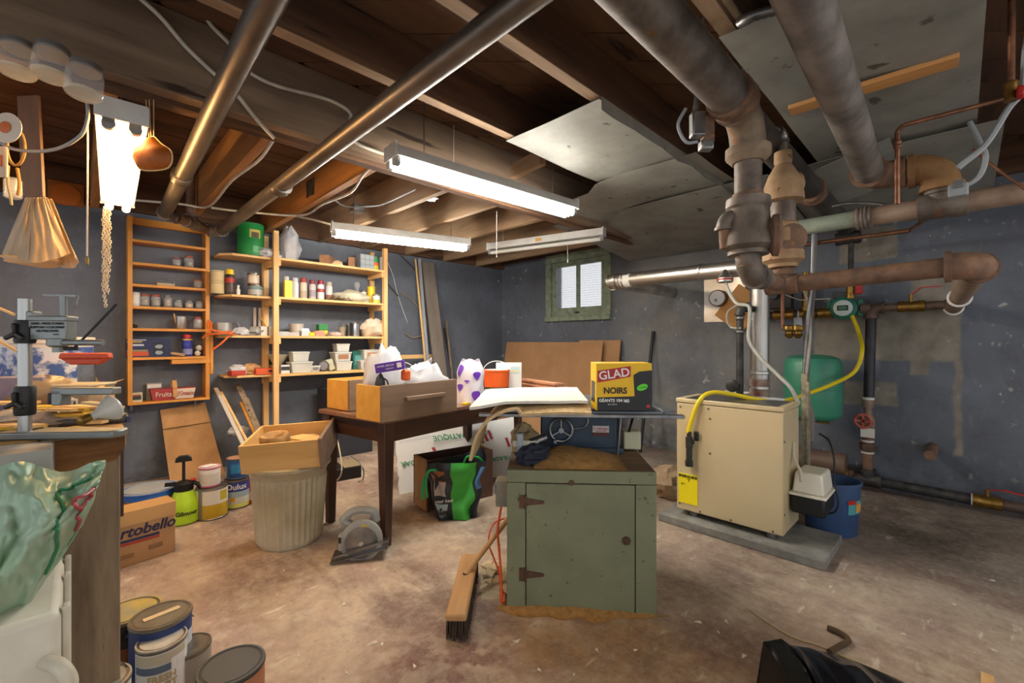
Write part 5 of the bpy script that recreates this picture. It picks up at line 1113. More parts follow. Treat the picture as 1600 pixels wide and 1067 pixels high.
# product carton on the floor
K0, K1 = PZ(187, 888), PZ(274, 861); ka = math.atan2((K1 - K0).y, (K1 - K0).x); kl = (K1 - K0).length + .12; kn = V((-math.sin(ka), math.cos(ka), 0))
t = T('tile_carton', 'brown cardboard tile carton on the floor beside the bench', 'carton', (K1 - (K1 - K0).normalized() * kl / 2) + kn * .07, ka)
H5 = .275; B().b2((-kl / 2, -.07, 0), (kl / 2, .07, H5)).ob('box', CARD, t, bev=.004); B().b2((-kl / 2 - .002, -.072, H5 - .07), (kl / 2 + .002, .072, H5 + .002)).ob('tape', mat('clear_tan_tape', '#c39a66', .25), t)
text('Portobello', .075, plain('#20264a', .6), t, (.02, -.0725, .17), *FR, off=.0016, shear=.25, sx=.95)
B().b2((-kl / 2, -.0715, .122), (kl / 2 - .07, -.07, .135)).ob('blue_line', plain('#2a2f55', .6), t); B().b2((-kl / 2, -.0715, .106), (kl / 2 - .07, -.07, .119)).ob('red_line', plain('#a33a2c', .6), t)
for x, z in ((-.03, .05), (.09, .065)): B().b2((x - .03, -.0712, z - .012), (x + .03, -.07, z + .012)).ob('print_block', plain('#8a6743', .7), t)
# paper bag against the wall
q = PL(297, 700, .04)
def kp(a, c):
    u = 250 + 70 * a + (20 + 20 * a) * (1 - c) * .9 + (0 if c < .9 else 0); v = 640 - 12 * a + 128 * (1 - c); off = .02 + .26 * (1 - c) ** 1.1
    return PL(u, v, off) + V((0, .012 * noise.noise((a * 4, c * 6, 2)), 0))
t = T('kraft_paper', 'long brown kraft paper sack leaning on the shelf wall', 'paper sack', PL(330, 745, .25))
pt(B().sheet(kp, 14, 24, .006), 'sack', KRAFT, t, sharp=60)
pt(B().sheet(lambda a, c: V(kp(a, .77 + .23 * c)) + V((0, -.008 - .012 * (1 - c), 0)), 10, 6, .003), 'folded_flap', KRAFT, t)
# laths leaning
for i, (u0, v0, u1, v1, w_, m_) in enumerate(((337, 606, 402, 672, .03, plain('#cfc6b8', .6)), (372, 600, 428, 690, .045, GREYW['z']), (376, 628, 420, 680, .02, HONEY['z']), (345, 612, 408, 676, .02, PINE['z']), (385, 622, 425, 668, .03, GREYW['z']))):
    a_ = PL(u0, v0, .06 + .02 * i); b_ = PD(u1 + 18, v1 + 60, 3.25 + .05 * i); b_.z = .01
    tag(B().bar(a_, b_, w_, .012).ob('wood_lath', m_), ['white painted lath leaning behind the bin', 'wide grey lath leaning behind the bin', 'honey coloured lath leaning behind the bin', 'thin pine lath leaning behind the bin', 'short grey lath leaning behind the bin'][i], 'lath', 'laths leaning behind the beige bin')
tag(B().blob(PL(372, 672, .3), (.14, .1, .07), 6, .4, 3, ridge=True, flat=False).ob('plastic_wrap', BAGW), 'crinkled plastic wrap caught on the laths', 'plastic')

# ------------------------------------------------------------------ leaning boards at the right wall and corner
HB = mat('brown_hardboard', '#a57c55', .7, c2='#b48a62', scale=3)
for lb_, u0, u1, vt, of, zb0 in (('large brown hardboard sheet leaning under the window', 792, 942, 534, .12, .0), ('second brown hardboard sheet behind the first', 905, 970, 531, .05, .0)):
    a_, b_ = PR(u0, vt, of), PR(u1, vt, of); zt = (a_.z + b_.z) / 2
    y0, y1 = b_.y, min(a_.y, YW - .03)
    tag(B().add([(XW - of - .2, y0, 0), (XW - of - .2, y1, 0), (XW - of, y1, zt), (XW - of, y0, zt), (XW - of - .19, y0, 0), (XW - of - .19, y1, 0), (XW - of + .01, y1, zt), (XW - of + .01, y0, zt)],
                [(0, 1, 2, 3), (7, 6, 5, 4), (0, 4, 5, 1), (1, 5, 6, 2), (2, 6, 7, 3), (3, 7, 4, 0)]).ob('hardboard_sheet', HB), lb_, 'board')
a_ = PR(1021, 518, .02); b_ = PR(1007, 640, .35); b_.z = 0.0; b_ = PR(1000, 690, .3); b_.z = .0
tag(B().cyl(a_, b_, .017, n=12).cyl(a_, a_ + V((0, 0, .006)), .02).ob('black_pole', plain('#1d1f22', .5)), 'thin black pole leaning on the wall right of the hardboard', 'pole')
tag(B().blob(PZ(1046, 772), (.3, .26, .24), 12, .35, 2.4, ridge=True).ob('paper_bag', mat('crumpled_tan_paper', '#a58f74', .85, c2='#8f7a60', scale=6, bump=.3)), 'crumpled tan paper bag between saw and boiler', 'bag')
def lean(label, u0, v0, of0, u1, zb1, of1, w_, th_, m_, name='board', cat='board'):
    a_ = PL(u0, v0, of0); b_ = PL(u1, 600, of1); b_.z = zb1
    return tag(B().bar(a_, b_, w_, th_, up=(0, 1, 0)).ob(name, m_, bev=.002), label, cat)
lean('wide grey brown board leaning in the corner', 668, 410, .05, 700, 0, .4, .17, .03, wood('taupe_board', '#6d635a', '#857a70', 'z', rough=.7), 'plank', 'plank')
lean('pale aluminium edged strip leaning beside the wide board', 655, 404, .06, 678, 0, .42, .03, .03, plain('#9aa0a8', .4), 'strip', 'strip')
lean('thin wooden stick leaning left of the wide board', 649, 404, .04, 676, 0, .38, .018, .018, PINE['z'], 'stick', 'stick')
lean('short dark stick leaning right of the wide board', 697, 500, .05, 716, 0, .35, .02, .02, GREYW['z'], 'stick', 'stick')
lean('black strip leaning in the corner', 694, 512, .04, 722, 0, .3, .02, .01, BLACK, 'strip', 'strip')
a_, b_ = PL(604, 559, .12), PL(668, 556, .12); a_.z = b_.z
tag(B().bar(a_, b_ + V((.1, 0, 0)), .02, .045).ob('wood_rail', PINE['x'], loc=(0, 0, 0)), 'short pine rail fixed level on the wall by the corner', 'rail')
cable('brown wire loop hanging on the wall by the corner', [PL(625, 455, .02), PL(645, 470, .02), PL(662, 490, .03), PL(667, 505, .03), PL(660, 522, .03), PL(645, 527, .03), PL(633, 520, .03)], .005, plain('#a58a68', .6), 'wire', cat='wire')
cable('white wire hanging crooked on the wall by the corner', [PL(606, 410, .02), PL(614, 430, .02), PL(620, 455, .02), PL(628, 480, .02), PL(637, 504, .02)], .004, plain('#d8d6d0', .6), 'wire', cat='wire')
cable('dark hose slanting across the wall behind the stick', [PL(612, 385, .02), PL(630, 402, .02), PL(652, 424, .02)], .008, DGREY, 'hose', cat='hose')
cable('second dark hose slanting down behind the shelf post', [PL(600, 438, .02), PL(612, 450, .02), PL(622, 462, .02)], .008, DGREY, 'hose', cat='hose')
# ------------------------------------------------------------------ honey pine wall rack
OD = .15; ox0, ox1 = .285, .825; fy = YW - OD
def zl(v, u=205, off=OD): return PL(u, v, off).z
t = T('wall_rack', 'honey pine wall rack with seven shelves of jars and boxes', 'shelf', ((ox0 + ox1) / 2, YW - .07, zl(630)))
OZ = [zl(v) for v in (372, 408, 442, 477, 512, 558)]; obz = zl(629)
for x in (ox0, ox1 - .03): pt(B().b2((x, fy, obz - .02), (x + .03, YW - .002, zl(336))), 'side', HONEY['z'], t, bev=.002)
pt(B().b2((ox1, fy + .005, zl(590)), (ox1 + .03, YW - .002, zl(500))), 'side_block', HONEY['z'], t, bev=.01)
for z in OZ: pt(B().b2((ox0 + .03, fy, z - .022), (ox1 - .03, YW - .002, z)), 'shelf', HONEY['x'], t, bev=.002)
pt(B().b2((ox0, fy - .002, obz - .02), (ox1, YW - .002, obz)), 'bottom_shelf', HONEY['x'], t, bev=.002)
pt(B().b2((ox0, fy + .1, zl(345)), (ox1, YW - .002, zl(334))), 'top_rail', HONEY['x'], t, bev=.002)
dxm = (PL(268, 560, OD).x)
dw = pt(B().b2((dxm, fy - .006, OZ[5] - .062), (ox1 + .005, fy + .1, OZ[5] - .024)), 'small_drawer', HONEY['x'], t, bev=.003)
B().b2((dxm + .08, fy - .009, OZ[5] - .055), (dxm + .16, fy - .005, OZ[5] - .04)).ob('drawer_pull', HONEY['x'], dw)
for u in (205, 305): q = PL(u, 634, .06); pt(B().b2((q.x - .008, q.y - .01, obz - .07), (q.x + .008, q.y, obz - .02)), 'bracket', STEEL, t)
def ux(u, off=.08): return PL(u, 500, off).x
JY = YW - .09
def jar(u, z, r, h, lid, label, fill=None, y=JY):
    t = T('glass_jar', label, 'jar', (ux(u), y, z), 0, 'glass jars on the honey pine rack')
    B().lathe([(r * .92, 0), (r, .006), (r, h * .72), (r * .8, h * .84), (r * .8, h * .9), (r * .74, h * .9), (r * .74, h * .84), (r * .93, h * .7), (r * .93, .01), (r * .02, .008)], 20).ob('glass', GLASS, t)
    B().lathe([(r * .84, h * .86), (r * .86, h * .87), (r * .86, h), (r * .8, h * 1.01)], 20).ob('lid', lid, t)
    if fill: stuff(B().lathe([(r * .88, .012), (r * .9, h * fill[1]), (r * .3, h * (fill[1] + .06))], 16).ob('contents', fill[0], t))
RL = plain('#a35138', .45); SL = mat('steel_lid', '#8d8a85', .4, .7); NAILS = mat('nails_and_screws', '#8f8676', .5, .5, c2='#4f4a42', scale=60)
jar(276, OZ[1], .03, .075, RL, 'shorter glass jar on the second shelf of the rack', (NAILS, .3)); jar(295, OZ[1], .034, .1, RL, 'taller glass jar on the second shelf of the rack', (NAILS, .5))
jar(309, OZ[2], .032, .075, RL, 'single squat jar at the right end of the third shelf', (NAILS, .4))
q = V((ux(258), JY, OZ[2])); t = T('metal_tin', 'low open metal tin on the third shelf of the rack', 'tin', q); B().b2((-.06, -.04, 0), (.06, .04, .025)).ob('body', plain('#a8977a', .4, .5), t, bev=.004); B().tube([V((-.058, -.03, .03)), V((-.06, -.03, .055)), V((.05, -.03, .05)), V((.058, -.03, .03))], .004).ob('lid_edge', SL, t)
t = T('paper_cylinder', 'white and blue paper cylinder, left end of the jar row', 'cylinder', (ux(211), JY, OZ[3])); B().lathe([(.03, 0), (.03, .11), (.02, .112)], 20).ob('body', plain('#cfd4da', .5), t); B().lathe([(.0305, .02), (.0305, .09)], 20).ob('label', plain('#e6e8ea', .5), t)
for u, r, h, l, lb_, f in ((226, .033, .1, RL, 'first red lidded jar of the jar row', (NAILS, .55)), (243, .033, .1, RL, 'second red lidded jar of the jar row', (NAILS, .6)), (262, .03, .1, SL, 'tall jar in the middle of the jar row', (NAILS, .7)), (278, .03, .065, SL, 'first low jar of the jar row', (NAILS, .4)), (295, .03, .065, SL, 'low jar of tan bits in the jar row', (plain('#b59763'), .6)), (311, .028, .065, SL, 'last low jar of the jar row', (NAILS, .3))): jar(u, OZ[3], r, h, l, lb_, f)
t = T('metal_mug', 'steel mug with a brush on the fifth shelf of the rack', 'mug', (ux(283), JY, OZ[4])); B().lathe([(.038, 0), (.04, .004), (.041, .105), (.038, .105), (.036, .008)], 24).ob('cup', CHROME, t); B().cyl((-.03, 0, .01), (-.05, 0, .13), .005).ob('brush_handle', PINE['z'], t)
jar(309, OZ[4], .033, .105, RL, 'tall jar beside the steel mug', (NAILS, .1))
tag(B().blob((ux(207), JY, OZ[4]), (.06, .05, .04), 4, .3).ob('dark_bead', BLACK), 'small dark knob at the left end of the fifth shelf', 'knob')
q = V((ux(231), YW - .09, OZ[5])); t = T('tool_carton', 'dark blue printed power tool carton on the rack', 'carton', q); W4 = .135
B().b2((-W4, -.05, 0), (W4, .05, .145)).ob('box', plain('#1d2a55', .5), t, bev=.002); B().b2((-W4 + .01, -.0515, .09), (-.03, -.05, .105)).ob('white_title', plain('#c9cdd8'), t); B().b2((-W4, -.0515, .01), (-.0, -.05, .045)).ob('orange_print', plain('#c5532c'), t); B().b2((-W4, -.0517, .046), (-.005, -.05, .06)).ob('picture_strip', plain('#8f8a6a'), t); B().b2((.03, -.0515, .02), (.1, -.05, .12)).ob('tool_picture', plain('#1a1f2c'), t); B().blob((.065, -.052, .035), (.05, .004, .03), 2, .3, flat=False).blob((.065, -.052, .085), (.05, .004, .03), 3, .3, flat=False).ob('tool_image', plain('#93a3ab'), t)
B().b2((-W4, -.0517, .118), (-.04, -.05, .128)).ob('yellow_line', plain('#c9a83a'), t); B().b2((-W4 + .005, -.052, .133), (-W4 + .12, -.05, .142)).ob('small_print', plain('#aab2c8'), t)
def spray(label, loc, r, h, m, cap, name='spray_can', bands=(), group='spray cans', hc=.18, cat='spray can'):
    t = T(name, label, cat, loc, 0, group); hb = h * (1 - hc)
    B().lathe([(r * .96, 0), (r, .004), (r, hb - .02), (r * .86, hb - .006), (r * .7, hb)], 20).ob('body', m, t)
    B().lathe([(r * .84, hb - .008), (r * .84, h - .006), (r * .76, h), (r * .1, h)], 18).ob('cap', cap, t)
    for z0, z1, bm_ in bands: B().lathe([(r + .0008, hb * z0), (r + .0008, hb * z1)], 20).ob('label_band', bm_, t)
    return t
spray('blue and yellow spray lubricant can with red cap on the rack', (ux(292), YW - .1, OZ[5]), .036, .185, plain('#2c2f8c', .4), RED, bands=((.55, .85, plain('#3a45a8')), (.86, .93, YEL), (.1, .4, plain('#8f93c0'))), hc=.14)
for x_, z_, l in ((308, 0, 'lower white ball on the rack by the spray can'), (310, .046, 'upper white ball on the rack by the spray can')): tag(B().lathe([(.002, 0), (.016, .006), (.025, .024), (.016, .043), (.002, .048)], 20, (ux(x_), YW - .1, OZ[5] + z_)).ob('white_ball', plain('#d8d2c4', .5)), l, 'ball')
tag(B().bar(V((ux(266), YW - .13, OZ[5] + .03)), V((ux(286), YW - .17, OZ[5] + .012)), .03, .02).ob('folded_paper', plain('#b89a78', .8), bev=.004), 'rolled tan paper lying at the front of the sixth shelf', 'paper')
t = T('fruit_basket', 'red and white cardboard fruit basket with a wooden handle', 'basket', (ux(270, .1), YW - .09, obz)); FB = .15
frus(B(), 0, 0, .002, .095, .135, .05, 1.12).ob('basket', plain('#a63b3c', .7), t)
vs = lambda a: .135 + (a / .095) * .0165
B().add([V((.01, -.0515, .006)), V((.135, -.0515, .006)), V((.15, -.0575, .09)), V((.02, -.0575, .09))], [(0, 1, 2, 3)]).ob('white_panel', plain('#d8c7b4', .7), t, loc=(0, -.001, 0))
text('Fruits', .055, plain('#d8c7b4'), t, (-.065, -.0565, .048), (1, 0, 0), (0, -.065, 1), off=.0008, sx=.85); text("d'Ontario", .05, plain('#a8463e'), t, (.08, -.0585, .048), (1, 0, 0), (0, -.065, 1), off=.0008, sx=.62)
B().sheet(lambda a, c: (-.005 + .03 * c, .062 * -math.cos(PI * a), .09 * min(1, 1) * 0 + .02 + .135 * math.sin(PI * a)), 16, 2, .003).ob('handle', wood('splint', '#b98a4f', '#d0a368', 'z'), t)
t = T('small_carton', 'small white printed carton at the bottom left of the rack', 'carton', (ux(211, .1), YW - .1, obz)); B().b2((-.043, -.04, 0), (.043, .04, .075)).ob('box', plain('#cfc5ad', .6), t, bev=.002); B().b2((-.03, -.0415, .02), (.035, -.04, .055)).ob('dark_print', plain('#2c3a34'), t); B().b2((-.02, -.0418, .05), (.03, -.041, .062)).ob('red_print', plain('#a8503c'), t)
t = T('label_card', 'white labelled pack standing behind the fruit basket', 'pack', (ux(241, .04), YW - .03, obz)); B().b2((-.05, -.01, 0), (.05, .01, .14)).ob('pack', plain('#8a8a88', .4), t); B().b2((-.045, -.012, .1), (.045, -.01, .13)).ob('label', plain('#d8d8d4'), t)

# ------------------------------------------------------------------ pine shelving unit
PYF = YW - .36; px0, px1 = PL(432, 500, .36).x, PL(603, 500, .36).x
t = T('pine_shelving', 'pine shelving unit with posts and four long shelves', 'shelf', ((px0 + px1) / 2, YW - .18, 0))
PZT = 2.16
for x in (px0, px1):
    for y in (PYF, YW - .06): pt(B().b2((x - .022, y, 0), (x + .022, y + .045, PZT)), 'post', PINE['z'], t, bev=.002)
SZ = [PL(440, v, .36).z for v in (402, 463, 524, 584)]
lx = PL(330, 460, .3).x
for k_, z in enumerate(SZ):
    pt(B().b2((px0 + .022, PYF + .002, z - .022), (px1 - .022, YW - .01, z)), 'shelf', PINE['x'], t, bev=.002)
    for x in (px0 + .032, px1 - .032): pt(B().b2((x - .01, PYF + .01, z - .075), (x + .01, YW - .02, z - .022)), 'cleat', PINE['y'], t, bev=.002)
    x0 = max(lx, ox1 + .035) + (.06 if k_ == 3 else .02)
    pt(B().prism([(x0 + .08, PYF + .06), (px0 - .022, PYF + .06), (px0 - .022, YW - .01), (x0, YW - .01), (x0, PYF + .16)], 'z', z - .02, z), 'left_shelf', PINE['x'], t, bev=.002)
bx = PL(414, 500, .05).x
pt(B().b2((bx - .02, YW - .05, .75), (bx + .02, YW - .005, PZT)), 'rear_post', PINE['z'], t)
for z in SZ: pt(B().b2((bx - .015, PYF + .1, z - .075), (bx + .015, YW - .05, z - .02)), 'left_cleat', PINE['y'], t)
def sx_(u, off=.2): return PL(u, 500, off).x
def on(u, k_, off=.2): return V((sx_(u, off), YW - off, SZ[k_]))
# top shelf
t = can('big green tin with dark emblem on the top left shelf', on(392, 0, .2), .105, .29, plain('#1f8a42', .45), lidm=plain('#2a7a44'), rim=plain('#2a7a44'), name='green_tin', rz=0, bands=((250, 300, .55, .8, plain('#c9b45a')), (258, 292, .55, .72, plain('#15231a')), (265, 310, .12, .3, plain('#5fae74'))))
tag(B().blob(on(420, 0, .25), (.2, .16, .1), 14, .4, 2.5, ridge=True).ob('plastic_bag', BAGW), 'flat crumpled plastic bag beside the big green tin', 'bag')
tag(B().blob(on(452, 0, .2), (.17, .16, .34), 21, .45, 2.6, ridge=True).ob('plastic_bag', BAGW, sharp=60), 'tall white plastic bag at the left end of the top pine shelf', 'bag')
for u, w_, h_, l in ((512, .09, .09, 'left brown brick-like wood block on the top pine shelf'), (548, .065, .1, 'right square wood block on the top pine shelf')):
    o = B().b2((-w_ / 2, -.12, 0), (w_ / 2, .1, h_)).ob('wood_block', wood('rough_block', '#8a5f42', '#b0845f', 'y', rough=.8), loc=on(u, 0, .22), rz=R(-38 if u < 530 else -20), bev=.003); tag(o, l, 'wood block')
tag(B().blob(on(527, 0, .28), (.1, .06, .06), 3, .4, ridge=True).ob('paper_scrap', plain('#d8b98f', .8)), 'crumpled paper scrap between the wood blocks', 'paper')
t = T('plastic_organizer', 'grey see-through organizer box on the top pine shelf', 'box', on(570, 0, .18)); B().b2((-.08, -.06, 0), (.08, .06, .17)).ob('body', plain('#9aa5ab', .4), t, bev=.004); 
for i in range(3):
    for j in range(3): B().b2((-.075 + .051 * i, -.064, .008 + .054 * j), (-.03 + .051 * i, -.06, .055 + .054 * j)).ob('drawer', plain('#b9c2c8', .3), t, bev=.003)
can('yellow and green tin at the right of the top pine shelf', on(586, 0, .2), .042, .16, plain('#d8c32a', .45), bands=((180, 360, .4, .6, ORANGE), (180, 360, .6, .95, plain('#2f8a4a'))), name='tin', rz=0)
can('slim white tin at the right end of the top pine shelf', on(597, 0, .2), .03, .18, plain('#cfd6e0', .4), name='tin', rz=0)
# second shelf
for u, r, h, m, c_, l, bd_ in ((340, .036, .2, plain('#cbb98a', .5), plain('#d8c9a0'), 'tan tins stacked two high at the left of the second shelf', ((.48, .5, BLACK),)), (359, .037, .22, plain('#2f2622', .4), YEL, 'dark spray can with yellow cap on the second shelf', ((.55, .8, plain('#a02c24')), (.1, .45, plain('#4a3a30'))))):
    if u == 340:
        for k_ in range(2): can(['lower tan tin of the stacked pair', 'upper tan tin of the stacked pair'][k_], on(u, 1, .22) + V((0, 0, .1 * k_)), .05, .098, m, lidm=c_, rim=plain('#b5a377'), name='tin', rz=0)
    else: spray(l, on(u, 1, .24), r, h, m, c_, bands=bd_)
t = T('white_bottle', 'small white bottle beside the dark spray can', 'bottle', on(372, 1, .22)); B().lathe([(.016, 0), (.017, .05), (.01, .06), (.01, .075)], 14).ob('body', WHITE, t); B().lathe([(.012, .074), (.012, .09)], 12).ob('cap', WHITE, t)
can('lower wide grey can of the stacked pair on the second shelf', on(399, 1, .2), .06, .1, plain('#b5b5ad', .45), bands=((180, 360, .6, .85, plain('#6d8a8c')),), name='tin', rz=0)
can('upper narrower pink topped can of the stacked pair', on(396, 1, .2) + V((0, 0, .104)), .048, .1, plain('#cfb59a', .5), name='tin', rz=0, bands=((200, 340, .2, .7, plain('#d8cbb8')),))
for u, r, h, m, c_, l, b_ in ((447, .03, .21, plain('#b0aca2', .5), plain('#c9c5b9'), 'grey spray can at the left end of the long second shelf', ()), (461, .032, .205, plain('#d3d4d8', .45), plain('#c9c9cc'), 'white spray can behind the yellow carton', ()), (474, .034, .21, plain('#cdbfae', .45), plain('#a33a2c'), 'spray can with brick red cap', ((.1, .5, plain('#b5a08c')),)), (488, .034, .2, plain('#b9b2b2', .45), plain('#7d3238'), 'spray can with maroon cap', ((.2, .6, plain('#8f8a90')),)), (501, .034, .205, plain('#d8d4d6', .45), plain('#8f1c34'), 'spray can with crimson cap', ((.5, .7, plain('#a8423a')),)), (514, .034, .195, plain('#c9c4c2', .45), plain('#b3a590'), 'spray can with beige cap', ((.1, .4, plain('#8a5a4a')),))):
    spray(l, on(u, 1, .2), r, h, m, c_, bands=b_)
tag(B().b2((-.035, -.02, 0), (.035, .02, .16)).ob('yellow_carton', YEL, loc=on(450, 1, .3), bev=.002), 'slim yellow carton in front of the grey spray can', 'carton')
tag(B().blob(on(552, 1, .24), (.4, .2, .14), 5, .3, 1.6).ob('cloth_sack', mat('cream_cloth', '#c9c3ac', .9, c2='#b5ae96', scale=8)), 'cream cloth sack lying on the second shelf', 'sack')
random.seed(5); nb = B()
for i in range(40):
    p_ = on(random.uniform(515, 550), 1, random.uniform(.26, .33)) + V((0, 0, .01 + random.random() * .025)); d_ = V((random.uniform(-1, 1), random.uniform(-1, 1), random.uniform(-.2, .5))).normalized() * .035; nb.cyl(p_ - d_, p_ + d_, .003, n=5)
stuff(tag(nb.ob('nails', mat('brown_nails', '#6d5a45', .5, .5, c2='#93805f', scale=40)), 'loose brown nails spilling before the cream sack', 'nails'))
t = T('light_bulb', 'clear glass light bulb standing on the second shelf', 'bulb', on(558, 1, .12) + V((0, 0, .12))); B().lathe([(.012, .0), (.014, .03), (.03, .06), (.035, .085), (.028, .11), (.004, .122)], 20).ob('globe', GLASS, t); B().lathe([(.012, -.03), (.013, -.028), (.013, .003), (.008, .004)], 16).ob('base', BRASS, t); B().lathe([(.03, -.12), (.03, -.03)], 16).ob('stand_tin', STEEL, t)
can('white tin behind the cream sack', on(568, 1, .14), .032, .14, plain('#cfd0c9', .5), name='tin', rz=0)
can('lower yellow banded white tin at the right of the second shelf', on(588, 1, .24), .042, .1, plain('#dadbd6', .5), bands=((180, 360, .0, .45, plain('#d8c04a')),), name='tin', rz=0); can('upper bright yellow tin at the right of the second shelf', on(580, 1, .16), .042, .19, YEL, lidm=YEL, rim=YEL, name='tin', rz=0)
# third shelf
t = T('steel_pot', 'shiny steel pot among orange cord on the third shelf', 'pot', on(350, 2, .2)); B().lathe([(.062, 0), (.068, .006), (.07, .11), (.073, .112), (.068, .112), (.064, .01)], 28).ob('pot', CHROME, t); B().tube(smooth([V((.068, 0, .1)), V((.1, 0, .11)), V((.12, 0, .06))], 5), .006).ob('handle', STEEL, t)
o0 = on(345, 2, .22)
cable('orange cord coiled at the front of the third shelf', [PL(316, 528, .24), PL(330, 515, .24), PL(327, 500, .2), PL(326, 512, .26), PL(345, 518, .29), PL(362, 518, .3), PL(352, 530, .32), PL(343, 538, .33), PL(332, 546, .33)], .008, plain('#dd6a26', .5), 'orange_cable', k=8, cat='cord')
cable('second turn of orange cord around the steel pot', [o0 + V((.1 * math.cos(a), -.03 + .08 * math.sin(a), .012 + .006 * math.sin(3 * a))) for a in [i * .6 for i in range(12)]], .008, plain('#dd6a26', .5), 'orange_cable', cat='cord')
tag(B().blob(on(378, 2, .24), (.14, .12, .08), 31, .45, 3, ridge=True).ob('plastic_bag', BAGW), 'small plastic bag of hardware right of the steel pot', 'bag'); tag(B().blob(on(397, 2, .24), (.15, .12, .09), 33, .45, 3, ridge=True).ob('plastic_bag', mat('clear_grey_bag', '#a5a39c', .3, c2='#807d75', scale=10)), 'grey bag of metal parts on the third shelf', 'bag')
for u, of, l in ((411, .26, 'left white carton by the shelf post'), (424, .26, 'right white carton by the shelf post')): tag(B().b2((-.026, -.03, 0), (.026, .03, .085)).ob('white_carton', plain('#d8d4c8', .6), loc=on(u, 2, of), bev=.003), l, 'carton')
for u, l in ((398, 'left white slotted bracket strip on the wall'), (406, 'right white slotted bracket strip on the wall')): tag(B().b2((sx_(u, .02) - .012, YW - .025, SZ[2] + .02), (sx_(u, .02) + .012, YW - .005, SZ[2] + .27)).ob('slotted_strip', plain('#b9b5ac', .5)), l, 'strip')
tag(B().bar(on(408, 2, .03) + V((-.02, 0, .2)), on(424, 2, .1) + V((0, 0, .02)), .008, .008).ob('thin_stick', PINE['x']), 'thin stick leaning by the white slotted strips', 'stick')
def box_(label, loc, w, d, h, m, name='small_box', cat='box', rz=0, bev=.003): return tag(B().b2((-w / 2, -d / 2, 0), (w / 2, d / 2, h)).ob(name, m, loc=loc, rz=rz, bev=bev), label, cat)
CLEARB = mat('clear_box_plastic', '#c2c6c9', .25, c2='#a9aeb2', scale=8)
for u, w_, h_, m_, l in ((442, .09, .04, CLEARB, 'flat clear box at the left of the third pine shelf'), (457, .1, .035, plain('#b5b0b0', .4), 'flat grey box on the third pine shelf'), (476, .08, .05, CLEARB, 'clear parts box on the third pine shelf'), (488, .06, .03, plain('#c9b9cf', .5), 'pale lilac packet on the third pine shelf')): box_(l, on(u, 2, .28), w_, .08, h_, m_)
pot('round beige tub on the third pine shelf', on(463, 2, .16), .065, .12, plain('#bdb3a5', .5), plain('#cfc8bc'), name='tub')
box_('white lidded carton on the third pine shelf', on(475, 2, .2), .07, .08, .075, WHITE)
for z0, m_, l in ((0, plain('#c9c23a', .5), 'yellow green carton under the dark green one'), (.062, plain('#2b7d3c', .5), 'dark green carton topmost of its stack')): box_(l, on(503, 2, .17) + V((0, 0, z0)), .09, .08, .06, m_)
box_('pink and yellow packet on the third pine shelf', on(498, 2, .3), .1, .05, .05, plain('#d08a7c', .5), rz=.2); box_('flat yellow packet at the shelf front', on(487, 2, .32), .05, .04, .035, YEL)
tag(B().blob(on(524, 2, .27), (.16, .1, .05), 41, .4, 3, ridge=True).ob('parts_bag', mat('pinkish_bag', '#c2ada4', .4, c2='#9a8a84', scale=14)), 'flat bag of parts in the middle of the third pine shelf', 'bag')
t = T('drill_bit_cup', 'cup of drill bits and brushes on the third pine shelf', 'cup', on(534, 2, .17)); B().lathe([(.035, 0), (.036, .1), (.033, .1), (.032, .006)], 18).ob('cup', plain('#8f8168', .5), t)
for i in range(6): B().cyl((.015 * math.cos(i), .015 * math.sin(i), .02), (.028 * math.cos(i * 1.1), .028 * math.sin(i * 1.1), .13 + .01 * (i % 3)), .005, n=6).ob('bit', STEEL, t)
can('dark narrow tin beside the cup of bits', on(545, 2, .16), .025, .13, plain('#4a443f', .4, .4), name='tin', rz=0); can('steel tin with dark label on the third pine shelf', on(554, 2, .2), .05, .145, mat('brushed_tin', '#aab2bd', .3, .8), bands=((190, 235, .02, .98, plain('#2a2c33')), (310, 350, .02, .98, plain('#2a2c33'))), name='tin', rz=0)
tag(B().blob(on(584, 2, .22), (.26, .2, .22), 51, .35, 2.4, ridge=True).ob('rag_bundle', mat('cream_rags', '#d2c4ae', .9, c2='#b89f86', scale=9)), 'bundle of cream rags at the right of the third pine shelf', 'rags')
# bottom shelf
box_('red and white packet at the left of the bottom shelf', on(370, 3, .27), .12, .07, .045, plain('#b8402f', .5), rz=.25); tag(B().blob(on(372, 3, .2), (.15, .12, .1), 61, .4, 3, ridge=True).ob('clear_bag', BAGW), 'clear bag behind the red packet', 'bag'); tag(B().blob(on(392, 3, .2), (.16, .12, .11), 63, .35, 3, ridge=True).ob('paper_bundle', KRAFT), 'brown paper bundle on the bottom left shelf', 'bundle')
t = T('orange_carton', 'flat orange carton against the shelf post', 'carton', on(413, 3, .26)); B().b2((-.08, -.05, 0), (.08, .05, .055)).ob('box', plain('#d0542a', .5), t, bev=.003); B().b2((.02, -.0515, .02), (.06, -.05, .04)).ob('black_mark', BLACK, t)
tag(B().lathe([(.03, 0), (.05, .02), (.095, .1), (.09, .1), (.045, .025), (.02, .012)], 24, on(434, 3, .12) + V((0, 0, .075))).ob('lamp_bowl', mat('cream_shade', '#cfc4a5', .6, transl=.2)), 'cream bowl-shaped lamp shade behind the shelf post', 'shade'); box_('support carton under the cream shade', on(434, 3, .12), .12, .1, .074, CARD)
t = T('ink_carton', 'small black and white carton on the bottom pine shelf', 'carton', on(444, 3, .27)); B().b2((-.038, -.035, 0), (.038, .035, .08)).ob('box', plain('#d0d0cc', .5), t, bev=.002); B().b2((-.036, -.0365, .03), (.036, -.035, .065)).ob('black_print', plain('#23262e'), t)
